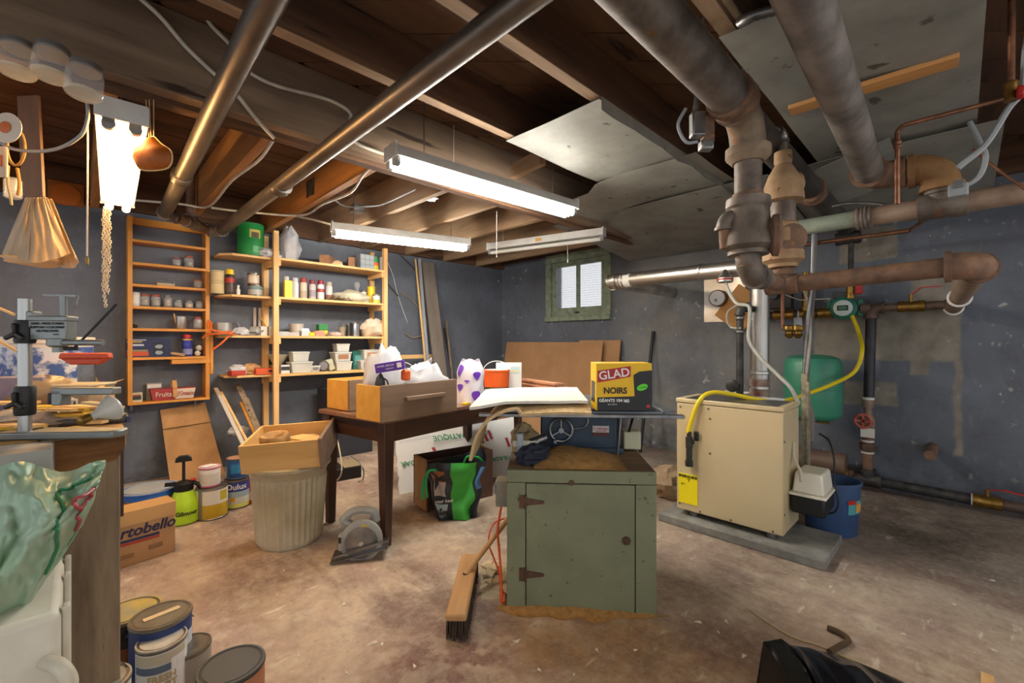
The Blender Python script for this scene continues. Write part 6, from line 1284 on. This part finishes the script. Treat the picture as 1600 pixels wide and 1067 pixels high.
def tub(label, loc, w, d, h, m=PLASTW, lid=PLASTW, lb_=None, rz=0):
    t = T('plastic_tub', label, 'tub', loc, rz, 'lidded plastic tubs on the bottom pine shelf')
    frus(B(), 0, 0, 0, h - .014, w / 2 * .86, d / 2 * .86, 1.12).ob('body', m, t, bev=.006)
    B().b2((-w / 2 * 1.02, -d / 2 * 1.02, h - .016), (w / 2 * 1.02, d / 2 * 1.02, h)).ob('lid', lid, t, bev=.005)
    if lb_: B().add([V((-w * .3, -d * .455, h * .25)), V((w * .3, -d * .455, h * .25)), V((w * .3, -d * .483, h * .75)), V((-w * .3, -d * .483, h * .75))], [(0, 1, 2, 3)]).ob('label', lb_, t)
tub('lower wide tub of the left stack on the bottom pine shelf', on(468, 3, .24), .2, .16, .105); tub('upper smaller tub of the left stack on the bottom pine shelf', on(467, 3, .24) + V((0, 0, .106)), .16, .13, .095)
tub('small clear tub of screws on the bottom pine shelf', on(491, 3, .25), .09, .08, .06, CLEARB, PLASTW, plain('#7d756c'))
t = T('dark_lamp', 'dark cylinder lamp lying on the bottom pine shelf', 'lamp', on(506, 3, .22) + V((0, 0, .055)), R(-25)); B().turn((0, .06, 0), (0, -1, 0), [(.03, 0), (.055, .02), (.055, .11), (.045, .115)], 22).ob('housing', plain('#3f3d3a', .5), t); B().turn((0, -.05, 0), (0, -1, 0), [(.044, 0), (.04, .006), (.001, .008)], 22).ob('lens', plain('#7d7a80', .3), t)
o = box_('cream and black box tilted on the bottom pine shelf', on(518, 3, .24) + V((0, 0, .012)), .06, .06, .11, plain('#b9b79c', .5)); o.rotation_euler.y = R(-18)
tub('lowest tub of the three high stack', on(534, 3, .23), .17, .14, .095); tub('middle printed tub of the three high stack', on(532, 3, .23) + V((0, 0, .096)), .18, .15, .095, lb_=plain('#a8785a')); tub('topmost small tub of the three high stack', on(533, 3, .23) + V((0, 0, .192)), .14, .12, .085)
tub('teal green lidded tub behind the stacks', on(557, 3, .12), .13, .1, .2, plain('#2b6f62', .4), plain('#2f7a60', .4), plain('#5f9a9a')); tub('wide white tub at the right of the bottom pine shelf', on(577, 3, .18) + V((0, 0, .1)), .2, .15, .11, lb_=plain('#b58a6c')); tub('clear tub of brown screws under the wide white tub', on(572, 3, .2), .19, .14, .099, CLEARB, PLASTW, plain('#6d6054'))
# ------------------------------------------------------------------ workbench at the left
BZ = .9; bxR = .10; by_0, by_1 = 1.66, 4.55
t = T('workbench', 'rough old wooden workbench with a weathered end board', 'workbench', (-.3, 3.0, 0))
for i in range(5):
    x1 = bxR - i * .17
    pt(B().b2((x1 - .165, by_0 + .0, BZ - .045), (x1, by_1, BZ)), 'top_plank', wood('bench_top', '#9a7648', '#b8935e', 'y', rough=.8, bump=.3), t, bev=.003)
pt(B().b2((-.12, by_0 + .0, .0), (bxR - .012, by_0 + .04, BZ - .045)), 'end_board', GREYW['z'], t, bev=.003); pt(B().b2((-.75, by_0, 0), (-.125, by_0 + .04, BZ - .045)), 'end_board', GREYW['z'], t, bev=.003)
pt(B().b2((bxR - .05, by_0 + .04, BZ - .2), (bxR - .012, by_1, BZ - .046)), 'apron', GREYW['y'], t)
pt(B().prism([(-.75, BZ - .1), (-.3, BZ - .085), (-.05, BZ - .1), (bxR - .02, BZ - .08), (bxR - .003, BZ - .045), (bxR - .003, BZ - .006), (-.05, BZ - .012), (-.75, BZ - .006)], 'y', by_0 - .008, by_0), 'splintered_edge', wood('raw_split_wood', '#4f2f17', '#96683a', 'x', rough=.9, bump=1.0, sc=26), t)
for y in (2.9, by_1 - .08): 
    for x in (-.7, bxR - .09): pt(B().b2((x, y, 0), (x + .08, y + .08, BZ - .046)), 'leg', GREYW['z'], t)
q = PX(198, 706, bxR + .02); tag(hexnut(V((bxR + .004, 2.05, .79)), X1, .022, .02).ob('hex_nut', plain('#c9c2ae', .4, .5)), 'pale hex nut on the side of the workbench', 'nut')
pt(B().b2((bxR - .012, 1.85, .6), (bxR + .006, 1.95, .85)), 'side_batten', DKW['z'], t)
# drill press stand
dq = PZ(38, 686, BZ); SILV = mat('silver_paint', '#8d918f', .4, .6, c2='#7b7f7e', scale=8)
t = T('drill_press_stand', 'silver drill press stand with column, clamp arm and base on the bench', 'drill stand', (dq.x, dq.y + .02, BZ), rz_ + R(4))
B().cyl((0, 0, .02), (0, 0, .36), .0135, n=22).ob('column', mat('satin_column', '#b3b4b2', .35, .9), t)
B().prism([(-.05, -.035), (.23, -.025), (.24, 0), (.23, .03), (.04, .045), (-.05, .045)], 'z', .001, .02).ob('base', SILV, t, bev=.004)
def knob3(z):
    k_ = B()
    for a in (90, 210, 330): k_.bar((0, -.024, z), (.026 * math.cos(R(a)), -.027, z + .026 * math.sin(R(a))), .009, .011)
    return k_.ob('wing_knob', BLACK, t, bev=.003)
for z0, z1 in ((.245, .305), (.06, .135)): B().lathe([(.019, z0), (.021, z0 + .006), (.021, z1 - .006), (.019, z1)], 20).ob('collar', BLACK, t)
hb = B().b2((.02, -.01, .255), (.108, .022, .312)).ob('head_plate', SILV, t, bev=.003); B().b2((.016, -.013, .302), (.11, .025, .316)).ob('head_top', SILV, t, bev=.003); B().b2((.01, -.01, .285), (.028, .015, .328)).ob('head_lug', SILV, t, bev=.003)
for i, s in enumerate(('DRILL PRESS STAND', 'SUPPORT-COLONNE', 'DE PERCEUSE')): text(s, .0088, BLACK, hb, (.064, -.0115, .296 - .0095 * i), *FR)
text('MODEL', .004, BLACK, hb, (.085, -.0115, .268), *FR)
B().cyl((.086, .008, .312), (.086, .008, .37), .008, n=16).ob('feed_rod', SILV, t)
B().bar((.04, .008, .371), (.12, .008, .369), .01, .005).cyl((.12, .008, .369), (.122, .0, .345), .003).ob('crank', SILV, t)
B().lathe([(.015, .235), (.022, .24), (.022, .256), (.014, .258)], 18, (.08, 0, 0)).cyl((.08, 0, .222), (.08, 0, .24), .011).ob('chuck_ring', SILV, t)
B().cyl((.1, -.006, .247), (.19, .0, .247), .008).ob('feed_lever', SILV, t); B().cyl((.127, -.01, .232), (.2, .03, .35), .003).cyl((.112, -.02, .232), (.138, -.012, .232), .005).ob('steel_rod', BLACK, t)
knob3(.27); knob3(.095)
B().b2((.075, -.015, .112), (.225, .015, .13)).b2((.075, -.015, .085), (.1, .015, .125)).ob('clamp_arm', SILV, t, bev=.003); B().b2((.068, -.016, .088), (.076, .016, .118)).ob('arm_pad', BLACK, t, bev=.003)
# bulb and clutter on the bench
q = PZ(120, 680, BZ + .02)
t = T('reflector_bulb', 'frosted reflector bulb lying on the drill stand base', 'bulb', q + V((.02, .02, .02)), 0); ax = (ray(133, 640) * 1.0 - ray(122, 668)).normalized()
axb = V((RT[0] * .25 + FW[0] * .8, RT[1] * .25 + FW[1] * .8, .28)).normalized()
B().turn((0, 0, .018), axb, [(.009, 0), (.01, .018), (.014, .025), (.03, .048), (.034, .057), (.028, .064), (.001, .068)], 24).ob('frosted_globe', mat('frosted_glass', '#c9c5bd', .35, trans=.15), t); B().turn((0, 0, .018), -axb, [(.0105, -.004), (.011, .017), (.006, .022)], 18).ob('screw_base', BRASS, t)
def bz_(u, v, h=0): q = PZ(u, v, BZ + .001 + h); return q
tag(B().cyl(bz_(-10, 668, .013) , bz_(198, 652, .013), .012, n=14).cyl(bz_(182, 653, .013), bz_(198, 652, .013), .0155, n=14).ob('grey_pipe', plain('#6d6a68', .5, .3)), 'grey metal pipe lying across the bench', 'pipe')
t = T('parts_tray', 'clear plastic drawer box of hardware on the bench', 'box', bz_(110, 640) + V((.0, .1, 0)), R(-40)); CLB = mat('yellowed_clear_plastic', '#c5b89a', .2, alpha=.35)
B().b2((-.11, -.06, 0), (.11, .06, .004)).b2((-.11, -.06, 0), (.11, -.057, .08)).b2((-.11, .057, 0), (.11, .06, .08)).b2((.107, -.06, 0), (.11, .06, .08)).b2((-.11, -.06, 0), (-.107, .06, .08)).ob('shell', CLB, t); B().b2((-.115, -.065, .08), (.115, .065, .09)).ob('lid', plain('#c3b698', .4), t, bev=.004)
for i, c_ in enumerate(('#c9a21e', '#8a5a34', '#b9b0a0', '#c07a2a')): B().blob((-.075 + .05 * i, 0, .006), (.045, .08, .05), i, .3).ob('contents', plain(c_, .5), t)
t = T('ice_cream_pail', 'white lidded pail with blue printed label behind the drill stand', 'pail', bz_(72, 612) + V((0, .15, 0))); 
B().lathe([(.15, 0), (.16, .005), (.175, .235), (.18, .24), (.18, .27), (.17, .272)], 32).ob('pail', plain('#d6cfc4', .45), t); B().lathe([(.1655, .06), (.1755, .22)], 32).ob('label', mat('blue_print', '#3a5a9a', .5, c2='#c9d2e0', scale=12, lo=.45, hi=.55), t)
tag(B().blob(bz_(70, 640) + V((0, .05, .0)), (.17, .12, .13), 71, .4, 2.6, ridge=True).ob('plastic_bag', mat('tan_clear_bag', '#bfa787', .3, c2='#a88d6a', scale=8, transl=.2), sharp=60), 'tan clear plastic bag on the bench behind the column', 'bag')
t = T('red_handle_tool', 'red plastic handled scraper standing behind the clamp arm', 'tool', bz_(138, 640) + V((0, .42, 0)), R(-30)); B().prism([(-.09, .175), (.09, .175), (.085, .2), (-.085, .2)], 'y', -.02, .02).prism([(-.05, .15), (.05, .15), (.085, .176), (-.085, .176)], 'y', -.018, .018).ob('handle', plain('#b5482a', .45), t, bev=.006); B().b2((-.03, -.005, 0), (.03, .005, .15)).ob('blade', STEEL, t)
t = T('battery', 'small striped battery standing on the bench', 'battery', bz_(112, 652)); B().lathe([(.014, 0), (.0145, .002), (.0145, .06), (.006, .062), (.005, .066)], 16).ob('cell', plain('#c2c0ba', .4), t)
for a_ in range(5): B().sheet(lambda a, c: (.0148 * math.cos(a_ * 1.25 + .4 * a), .0148 * math.sin(a_ * 1.25 + .4 * a), .006 + .048 * c), 3, 1).ob('stripe', plain('#3a3c42'), t)
t = T('marker', 'blue marker pen lying on the bench', 'pen', bz_(158, 660), R(-35)); B().cyl((-.06, 0, .009), (.05, 0, .009), .009).ob('barrel', plain('#3d5a9a', .4), t); B().cyl((.05, 0, .009), (.075, 0, .009), .01).ob('cap', plain('#27345c'), t)
random.seed(21)
for i in range(16):
    u, v = random.uniform(10, 165), random.uniform(648, 682); L_ = random.uniform(.06, .2); m_ = [PINE['x'], plain('#d0a32a', .5), PINE['x'], plain('#c9b890', .6)][i % 4]
    o = B().box((0, 0, 0), (L_, random.uniform(.015, .045), .008)).ob('wood_offcut', m_, loc=bz_(u, v) + V((0, 0, .005 + .0035 * i)), rz=random.uniform(-1.3, -.2)); tag(o, ['thin pine offcut in the clutter on the workbench', 'yellow painted offcut in the clutter on the workbench', 'thin pine offcut in the clutter on the workbench', 'pale cream offcut in the clutter on the workbench'][i % 4], 'wood offcut', ['pine offcuts on the workbench', 'yellow offcuts on the workbench', 'pine offcuts on the workbench', 'cream offcuts on the workbench'][i % 4])
box_('long yellow package lying on the bench', bz_(85, 652), .2, .06, .04, plain('#cfae2c', .5), 'yellow_package', 'package', R(-35))
box_('purple and grey carton at the far left of the bench', bz_(28, 645) + V((0, .12, 0)), .16, .1, .12, mat('faded_purple_carton', '#77688a', .6, c2='#a39aa0', scale=9), 'carton', 'carton', R(-20))
tag(B().bar(bz_(174, 618) , bz_(178, 655) + V((0, 0, .0)), .016, .05).ob('wood_stop', PINE['y']), 'upright pine strip at the right edge of the bench', 'strip')
tag(B().bar(PZ(150, 606, 1.0), PL(193, 592, .05), .006, .006).ob('thin_dowel', PINE['x']), 'thin dowel reaching from the bench to the wall rack', 'dowel')
tag(B().blob(bz_(18, 672), (.2, .14, .06), 81, .45, 3, ridge=True).ob('shavings', mat('pale_shavings', '#c5b6a4', .9, c2='#a5968a', scale=30)), 'pale pile of shavings beside the drill stand', 'shavings')
for (u0, v0, u1, v1), l in (((0, 482, 22, 491), 'upper thin dowel at the left frame edge'), ((7, 531, 28, 549), 'lower thin dowel at the left frame edge')): tag(B().cyl(PD(u0 - 40, v0 - 18, 1.5), PD(u1, v1, 1.5), .005, n=8).ob('thin_dowel', PINE['x']), l, 'dowel')

# ------------------------------------------------------------------ foreground left: cart, carton, green bag
t = T('storage_cart', 'white plastic storage cart with a curved handle at the left edge', 'cart', (-.3, 1.35, 0)); WP = mat('off_white_plastic', '#d6d0c2', .5, c2='#c4bda9', scale=5)
KX = PX(98, 980, 0).x
qx = PD(99, 900, 1.0); cxr = qx.x; cy0 = 1.24
pt(B().b2((cxr - .5, cy0, .02), (cxr, cy0 + .34, .62)), 'body', WP, t, bev=.015)
for y in (cy0 + .03, cy0 + .2, cy0 + .31): pt(B().b2((cxr, y - .012, .02), (cxr + .012, y + .012, .62)), 'rib', WP, t, bev=.004)
pt(B().b2((cxr - .5, cy0 - .012, .3), (cxr, cy0, .31)).b2((cxr - .5, cy0 - .012, .45), (cxr, cy0, .46)), 'groove', WP, t)
hz = PD(88, 990, .98).z
pt(B().tube(smooth([V((cxr - .02, cy0, hz + .03)), V((cxr - .0, cy0 - .05, hz + .035)), V((cxr + .012, cy0 - .055, hz)), V((cxr - .0, cy0 - .045, hz - .04)), V((cxr - .03, cy0, hz - .045))], 6), .013, 10), 'handle', WP, t)
q = PD(52, 716, 1.22); t = T('flat_carton', 'pale grey flat carton with black strap on the cart', 'carton', (-.21, 1.565, .622), 0); 
B().b2((-.3, -.07, 0), (.17, .07, .275)).ob('box', plain('#a3a19c', .6), t, bev=.004); B().b2((.06, -.0715, .22), (.13, -.07, .25)).ob('print', plain('#8a8884'), t); B().b2((.03, -.0715, .232), (.045, -.07, .245)).ob('print', BLACK, t)
B().sheet(lambda a, c: (-.02 + .03 * c + .02 * a, -.075 - .0 * a, .29 - .16 * a + .04 * math.sin(PI * a)), 8, 2, .003).ob('strap', BLACK, t); B().sheet(lambda a, c: (-.28 + .3 * a, -.06 + .12 * c, .28 + .03 * math.sin(PI * a) * math.sin(PI * c)), 10, 6, .003).ob('dark_cloth', plain('#3a3432', .6), t)
GBAG = mat('pale_green_bag', '#c3d9c4', .3, c2='#aacbb0', scale=5, transl=.35, bump=.25, bscale=9)
t = T('green_bag', 'large pale green plastic bag bulging over the cart', 'bag', PD(40, 900, .85))
def gbag(a, c):                                   # open-mouthed bag, mouth towards upper left
    an = -PI * .9 + PI * 1.35 * a
    pts_ = [(-60, 740), (60, 728), (125, 742), (165, 728)]
    u = -70 + 235 * a + 10 * noise.noise((a * 4, c * 4, 1)); top = 733 + 9 * math.sin(a * 11) - 6 * a; bot = 998 - 250 * max(0, a - .25) ** 1.15 * 1.15
    v = top + (bot - top) * c
    u -= 55 * max(0, a - .6) * 2.0 * c ** 1.2 * .55
    dep = .91 - .17 * math.sin(PI * min(1, c * 1.0)) * math.sin(PI * (.15 + .75 * a)) + .035 * noise.noise((a * 6, c * 6, 5)) + .012 * noise.noise((a * 16, c * 14, 2))
    return PD(u, v, dep)
pt(B().sheet(gbag, 90, 70, .0015), 'front_film', GBAG, t, sharp=80)
pt(B().sheet(lambda a, c: PD(-70 + 225 * a - 60 * c * a, 735 + 8 * math.sin(a * 9) + 225 * c - 120 * a * c, 1.0 + .03 * c + .03 * noise.noise((a * 5, c * 5, 9))), 30, 22, .0015), 'back_film', GBAG, t, sharp=80)
def nbag(a, c):                                  # outward normal of the bag film
    n = (gbag(a + .01, c) - gbag(a - .01, c)).cross(gbag(a, c + .01) - gbag(a, c - .01)).normalized(); p = gbag(a, c)
    return n if n.dot(PD(40, 850, 1.2) - p) < 0 else -n
def onbag(pts, r, m, n): pt(B().tube([gbag(p.x, p.y) + nbag(p.x, p.y) * .004 for p in smooth([V((p[0], p[1], 0)) for p in pts], 12)], r, 6), n, m, t)
onbag([(.93, .28), (.72, .2), (.7, .45), (.68, .7), (.58, .88)], .0025, plain('#1e7a4e', .5), 'green_outline'); onbag([(.93, .43), (.84, .4), (.8, .46), (.87, .6), (.94, .55), (.93, .43)], .003, plain('#b0404a', .5), 'red_mark'); onbag([(.87, .6), (.86, .75), (.83, .85)], .003, plain('#b0404a', .5), 'red_mark')
# cans in the foreground
def fq(u, v, h): return PZ(u, v, h)
def fcan(label, u, v, r, h, m, **k): q = PZ(u, v, h); q.z = 0; return can(label, q, r, h, m, **k)
fcan('yellow smeared paint can half hidden behind the bench board', 204, 953, .085, .22, plain('#2b2622', .5), lidm=mat('yellow_smeared_lid', '#b89f45', .5, c2='#8f8a70', scale=12), bands=((180, 360, .3, .62, plain('#8a4f26')), (180, 360, .72, .9, plain('#1d1d22'))))
fcan('dark blue paint pail with tape on its lid', 252, 960, .085, .225, plain('#233566', .45), lidm=mat('dusty_lid', '#8d8678', .4, .5, c2='#6b665b', scale=8), bands=((280, 345, .08, .75, plain('#c9cdd2')),), bail=(0, .3))
q = PZ(253, 958, .2285); tag(B().box((0, 0, 0), (.1, .022, .002)).ob('masking_tape', plain('#cdb48a', .8), loc=q, rz=R(8)), 'strip of masking tape on the blue pail lid', 'tape')
t = fcan('white paint can with worn lid, front of the group', 253, 997, .066, .19, plain('#cfcfc9', .45), lidm=mat('white_rust_lid', '#c3bdb0', .5, c2='#8a7663', scale=8), bands=((200, 330, .62, .74, plain('#56657a')), (200, 330, .76, .92, plain('#b5ae98')), (290, 340, .1, .8, plain('#dedfe0'))))
text('FRESH', .028, plain('#b09a6a'), t, (-.0, -.0675, .1), *FR, off=.0008, bend=.067); text('START', .028, plain('#b09a6a'), t, (-.0, -.0675, .075), *FR, off=.0008, bend=.067)
fcan('low can with silver rim tucked beside the white can', 294, 1008, .065, .12, plain('#8f8a80', .5), lidm=TINL)
fcan('dark grey lidded can at the bottom of the frame', 362, 1038, .086, .19, plain('#a5694a', .5), lidm=plain('#4a4a4a', .5), rim=plain('#2c2c2c', .5), bail=(R(20), -.6))
fcan('grey lidded pail with raised wire handle at the lower left', 150, 1066, .075, .2, plain('#c5c1b6', .5), lidm=mat('grey_worn_lid', '#8f8a80', .45, .3, c2='#a9a498', scale=9), bail=(R(20), 1.1))

# ------------------------------------------------------------------ foreground right
BPL = mat('black_bag_film', '#0f1014', .22, bump=.15, scale=7)
random.seed(8)
BR = [(1193, 1003, .2), (1222, 998, .235), (1232, 1008, .24), (1262, 1012, .2), (1300, 1022, .15), (1340, 1035, .1), (1400, 1060, .035), (1430, 1078, .01)]
def bb(a, c):                                     # folded film: top ridge, then facets falling towards the viewer
    x = a * (len(BR) - 1); i = min(int(x), len(BR) - 2); f = x - i
    u, v, z = [BR[i][k] + (BR[i + 1][k] - BR[i][k]) * f for k in range(3)]
    p_ = PZ(u, v, z); d = V((FW[0], FW[1], 0)) * -.5 * c + V((RT[0], RT[1], 0)) * (.1 * c * (a - .3))
    fold = .11 * (.45 - abs(noise.noise((a * 4.5 + c * .8, c * 1.6, 2)))) + .05 * (.4 - abs(noise.noise((a * 9 - c, c * 3, 5))))
    return p_ + d + V((0, 0, -z * .55 * c ** 1.5 + (fold - .02) * min(1, c * 4)))
t = T('black_bag', 'shiny black plastic bag slumped at the bottom right', 'bag', PZ(1260, 1060))
pt(B().sheet(bb, 56, 16, .002), 'film', BPL, t, sharp=50)
pt(B().sheet(lambda a, c: V(bb(a, 0)) * (1 - c) + V((bb(a, 0)[0] + .05 * FW[0], bb(a, 0)[1] + .05 * FW[1], .003)) * c + V((.012 * noise.noise((a * 20, c * 3, 1)), 0, 0)), 56, 6, .002), 'side_film', BPL, t, sharp=40)
pt(B().sheet(lambda a, c: (lambda p_: V((p_.x, p_.y, p_.z * (1 - c) + .003 * c)) - V((RT[0], RT[1], 0)) * .02 * c)(bb(0, a)), 14, 6, .002), 'end_film', BPL, t, sharp=40)
cable('tan string lying on the floor by the black bag', [PZ(1172, 952, .004), PZ(1200, 972, .004), PZ(1240, 995, .004), PZ(1280, 1008, .004), PZ(1330, 1030, .004), PZ(1390, 1055, .004)], .004, plain('#b5a37d', .7), 'string', cat='string')
tag(B().tube(smooth([PZ(1293, 980, .012), PZ(1312, 988, .012), PZ(1326, 1000, .012), PZ(1310, 1010, .012), PZ(1296, 1018, .012)], 5), .011, 6).ob('bark_strip', plain('#54402d', .9)), 'bent strip of dark bark on the floor', 'bark')
tag(B().prism([(-.02, 0), (.02, 0), (.012, .025), (-.01, .03)], 'y', -.015, .015).ob('wood_offcut', PINE['x'], loc=PZ(1543, 1066, 0)), 'small pine offcut at the bottom right corner', 'wood offcut')
random.seed(31)
for i in range(26):
    u, v = random.uniform(430, 1560), random.uniform(870, 1055)
    if 690 < u < 1060 and v < 990: continue
    s_ = random.uniform(.006, .014); tag(B().prism([(-s_, -s_ * .5), (s_, -s_ * .3), (s_ * .4, s_ * .6)], 'z', 0, .004).ob('floor_chip', plain('#d8cfbd', .9), loc=PZ(u, v, .0005), rz=random.uniform(0, 6)), 'tiny pale chip lying loose on the concrete floor', 'chip', 'pale chips scattered on the floor')

# ------------------------------------------------------------------ hanging things at the left
t = T('hanging_bag', 'clear plastic bag hanging from a brown board under the joists', 'bag', PD(60, 310, 1.9))
hbm = mat('cream_plastic_sack', '#cdb99a', .35, c2='#b8a283', scale=8, transl=.3, stretch=(4, 4, .6), bump=.2)
def hb1(a, c):
    s = (a - .5) * 2; u = 57 + s * (17 + 36 * c) + 2 * math.sin(a * 25) * c; v = 308 + (88 + 14 * (1 - abs(s) ** 1.5)) * c
    return PD(u, v, 1.9 - .06 * math.sin(PI * a) * c + .015 * noise.noise((a * 12, c * 2, 1)))
pt(B().sheet(hb1, 40, 20, .0015), 'front_film', hbm, t, sharp=70); pt(B().sheet(lambda a, c: V(hb1(a, c)) + V((FW[0], FW[1], 0)) * (.02 + .12 * math.sin(PI * a) * c), 30, 14, .0015), 'back_film', hbm, t, sharp=70)
pt(B().blob(PD(58, 396, 1.93) - V((0, 0, .03)), (.2, .12, .05), 3, .3, flat=False), 'contents', plain('#bfa987', .8), t)
q0, q1 = PD(45, 150, 1.92), PD(53, 308, 1.92)
tag(B().bar(q0, q1, .09, .012, up=(FW[0], FW[1], 0)).ob('hanging_board', wood('brown_hanging_board', '#5d4636', '#745a47', 'z')), 'brown board hanging from the joist above the plastic bag', 'board')
for i, (u, v, w_) in enumerate(((30, 92, 48), (83, 98, 48), (134, 126, 44))):
    q = PD(u, v + 4, 1.44); axj = V((-.06, -.12, -1)).normalized()
    t = T('ceiling_jar', ['first glass jar hung under the beam, leftmost', 'middle glass jar hung under the beam', 'last glass jar hung under the beam, beside the warm light'][i], 'jar', q, 0, 'glass jars under the beam')
    p0_ = q + V((0, 0, .05))
    pt(B().turn(p0_, axj, [(.036, 0), (.045, .012), (.047, .03), (.047, .085), (.04, .097), (.001, .098)], 24), 'glass', GLASS, t)
    pt(B().turn(p0_ + axj * .084, axj, [(.046, 0), (.0485, .004), (.045, .012), (.03, .013)], 24), 'thick_base', mat('jar_base_glass', '#d8d0b4', .1, alpha=.4), t)
    pt(B().turn(p0_, -axj, [(.04, -.014), (.041, -.01), (.041, .01), (.02, .012)], 20), 'lid', SL, t); pt(B().cyl(p0_, V((p0_.x, 2.23, 2.15)), .006), 'hook', STEEL, t)
cable('grey wire hoop hanging at the left edge', [PD(0, 222, 1.6), PD(20, 232, 1.6), PD(60, 236, 1.6), PD(95, 230, 1.6), PD(125, 212, 1.6), PD(136, 190, 1.6), PD(137, 165, 1.6), PD(132, 150, 1.6)], .006, plain('#8f9294', .5), 'wire_hoop', cat='wire')
cable('white pull cord with brass end hanging before the dark wall', [PD(137, 150, 1.75), PD(137, 250, 1.75), PD(136, 400, 1.75)], .0032, plain('#b9b5ad', .6), 'pull_string', k=2, cat='cord'); q = PD(136, 402, 1.75); tag(B().cyl(q, q - V((0, 0, .028)), .006, n=10).ob('cord_bell', BRASS), 'brass bell at the end of the long white pull cord', 'cord end')
t = T('chain', 'bundle of pale chain hanging below the warm strip light', 'chain', PD(165, 440, 2.55)); random.seed(2)
for k_, (u0, v0, v1) in enumerate(((162, 325, 455), (168, 325, 460), (171, 330, 425), (164, 328, 480))):
    n_ = int((v1 - v0) / 3.6)
    cb = B()
    for i in range(n_):
        c_ = PD(u0 + 1.2 * math.sin(i * .9 + k_), v0 + (v1 - v0) * i / n_, 2.5); L_ = .011; s_ = V((1, 0, 0)) if i % 2 else V((0, 1, 0))
        cb.tube([c_ + s_ * (.006 * math.cos(a)) + V((0, 0, L_ * math.sin(a))) for a in [j * PI / 4 for j in range(8)]], .0022, 4, closed=True)
    pt(cb, 'chain_strand', mat('pale_chain', '#b9b2a2', .4, .5), t)
t = T('dried_pouch', 'amber leather pouch hanging on strings beside the warm light', 'pouch', PD(238, 245, 1.75)); pm_ = mat('amber_leather', '#a8641c', .5, c2='#7a4212', scale=9, transl=.15)
qh = PD(238, 242, 1.75); ol = [(-30, 4), (-26, -10), (-12, -18), (-2, -28), (4, -28), (14, -18), (28, -8), (31, 6), (24, 20), (0, 24), (-20, 21)]
ring_ = [qh + V((RT[0], RT[1], 0)) * (x * 1.75 / 690) + V((0, 0, -y * 1.75 / 690)) for x, y in ol]
fwv = V((FW[0], FW[1], 0)); n_ = len(ring_)
sm_ = smooth(ring_ + [ring_[0]], 4)[:-1]
bq = B(); bq.rings([[qh + (p - qh) * .05 - fwv * .045 for p in sm_], [qh + (p - qh) * .5 - fwv * .04 for p in sm_], [qh + (p - qh) * .85 - fwv * .02 for p in sm_], sm_, [qh + (p - qh) * .85 + fwv * .015 for p in sm_], [qh + (p - qh) * .05 + fwv * .03 for p in sm_]]); pt(bq, 'pouch', pm_, t, sharp=80)
pt(B().tube(sm_, .003, 5, closed=True), 'seam', plain('#cdb07a', .6), t)
for u in (228, 233, 240): pt(B().cyl(PD(u, 155, 1.77), PD(236 + (u - 233) * .6, 216, 1.75), .0022, n=5), 'string', plain('#b59a72', .7), t)
q = PL(103, 302, .066); t = T('amber_plaque', 'small amber plaque in plastic on the rim board', 'plaque', q); pt(B().box(q, (.19, .01, .17)), 'sleeve', mat('amber_sleeve', '#7a4318', .35, c2='#9a5a20', scale=6), t); pt(B().turn(q + V((.0, -.005, -.01)), (0, -1, 0), [(.08, 0), (.08, .006), (.001, .008)], 26), 'disc', plain('#a8590f', .4), t)
t = T('hanging_plate', 'white and orange oval decoration hanging at the left edge', 'decoration', PD(12, 200, 1.5)); q = PD(12, 200, 1.5)
pt(B().turn(q, -fwv, [(.05, 0), (.052, .004), (.001, .008)], 24), 'oval', plain('#d2c3b0', .5), t); pt(B().turn(q - fwv * .006, -fwv, [(.018, 0), (.02, .003), (.001, .005)], 14), 'orange_print', plain('#c5642c'), t)
t = T('hanging_plate', 'lower white and orange decoration half out of frame', 'decoration', PD(0, 252, 1.55)); q = PD(0, 252, 1.55); pt(B().box(q, (.05, .012, .11), rz_), 'plate', plain('#d2b79c', .5), t, bev=.01); pt(B().box(q - fwv * .008, (.03, .004, .04), rz_), 'orange_print', plain('#c5642c'), t)
qh = PD(25, 230, 1.62); tag(B().tube([qh + V((RT[0], RT[1], 0)) * (.033 * math.cos(a)) + V((0, 0, .065 * math.sin(a))) for a in [i * PI / 12 for i in range(24)]], .005, 6, closed=True).ob('rope_ring', plain('#a8803f', .8)), 'twisted golden rope ring hanging at the left edge', 'rope')
cable('golden rope tail hanging below the ring', [PD(27, 262, 1.62), PD(30, 285, 1.62), PD(28, 305, 1.62)], .005, plain('#a8803f', .8), 'rope', cat='rope'); cable('pale twisted cord hanging at the left edge', [PD(13, 258, 1.6), PD(12, 285, 1.6), PD(16, 305, 1.6), PD(18, 320, 1.6)], .004, plain('#b59c74', .8), 'rope', cat='rope')
jq = PD(20, 290, 1.75); tag(B().lathe([(.02, 0), (.026, .005), (.026, .07), (.02, .08), (.017, .08), (.022, .066), (.022, .008)], 18, jq - V((0, 0, .05))).ob('glass_vial', GLASS), 'small glass vial hanging behind the cords', 'vial')
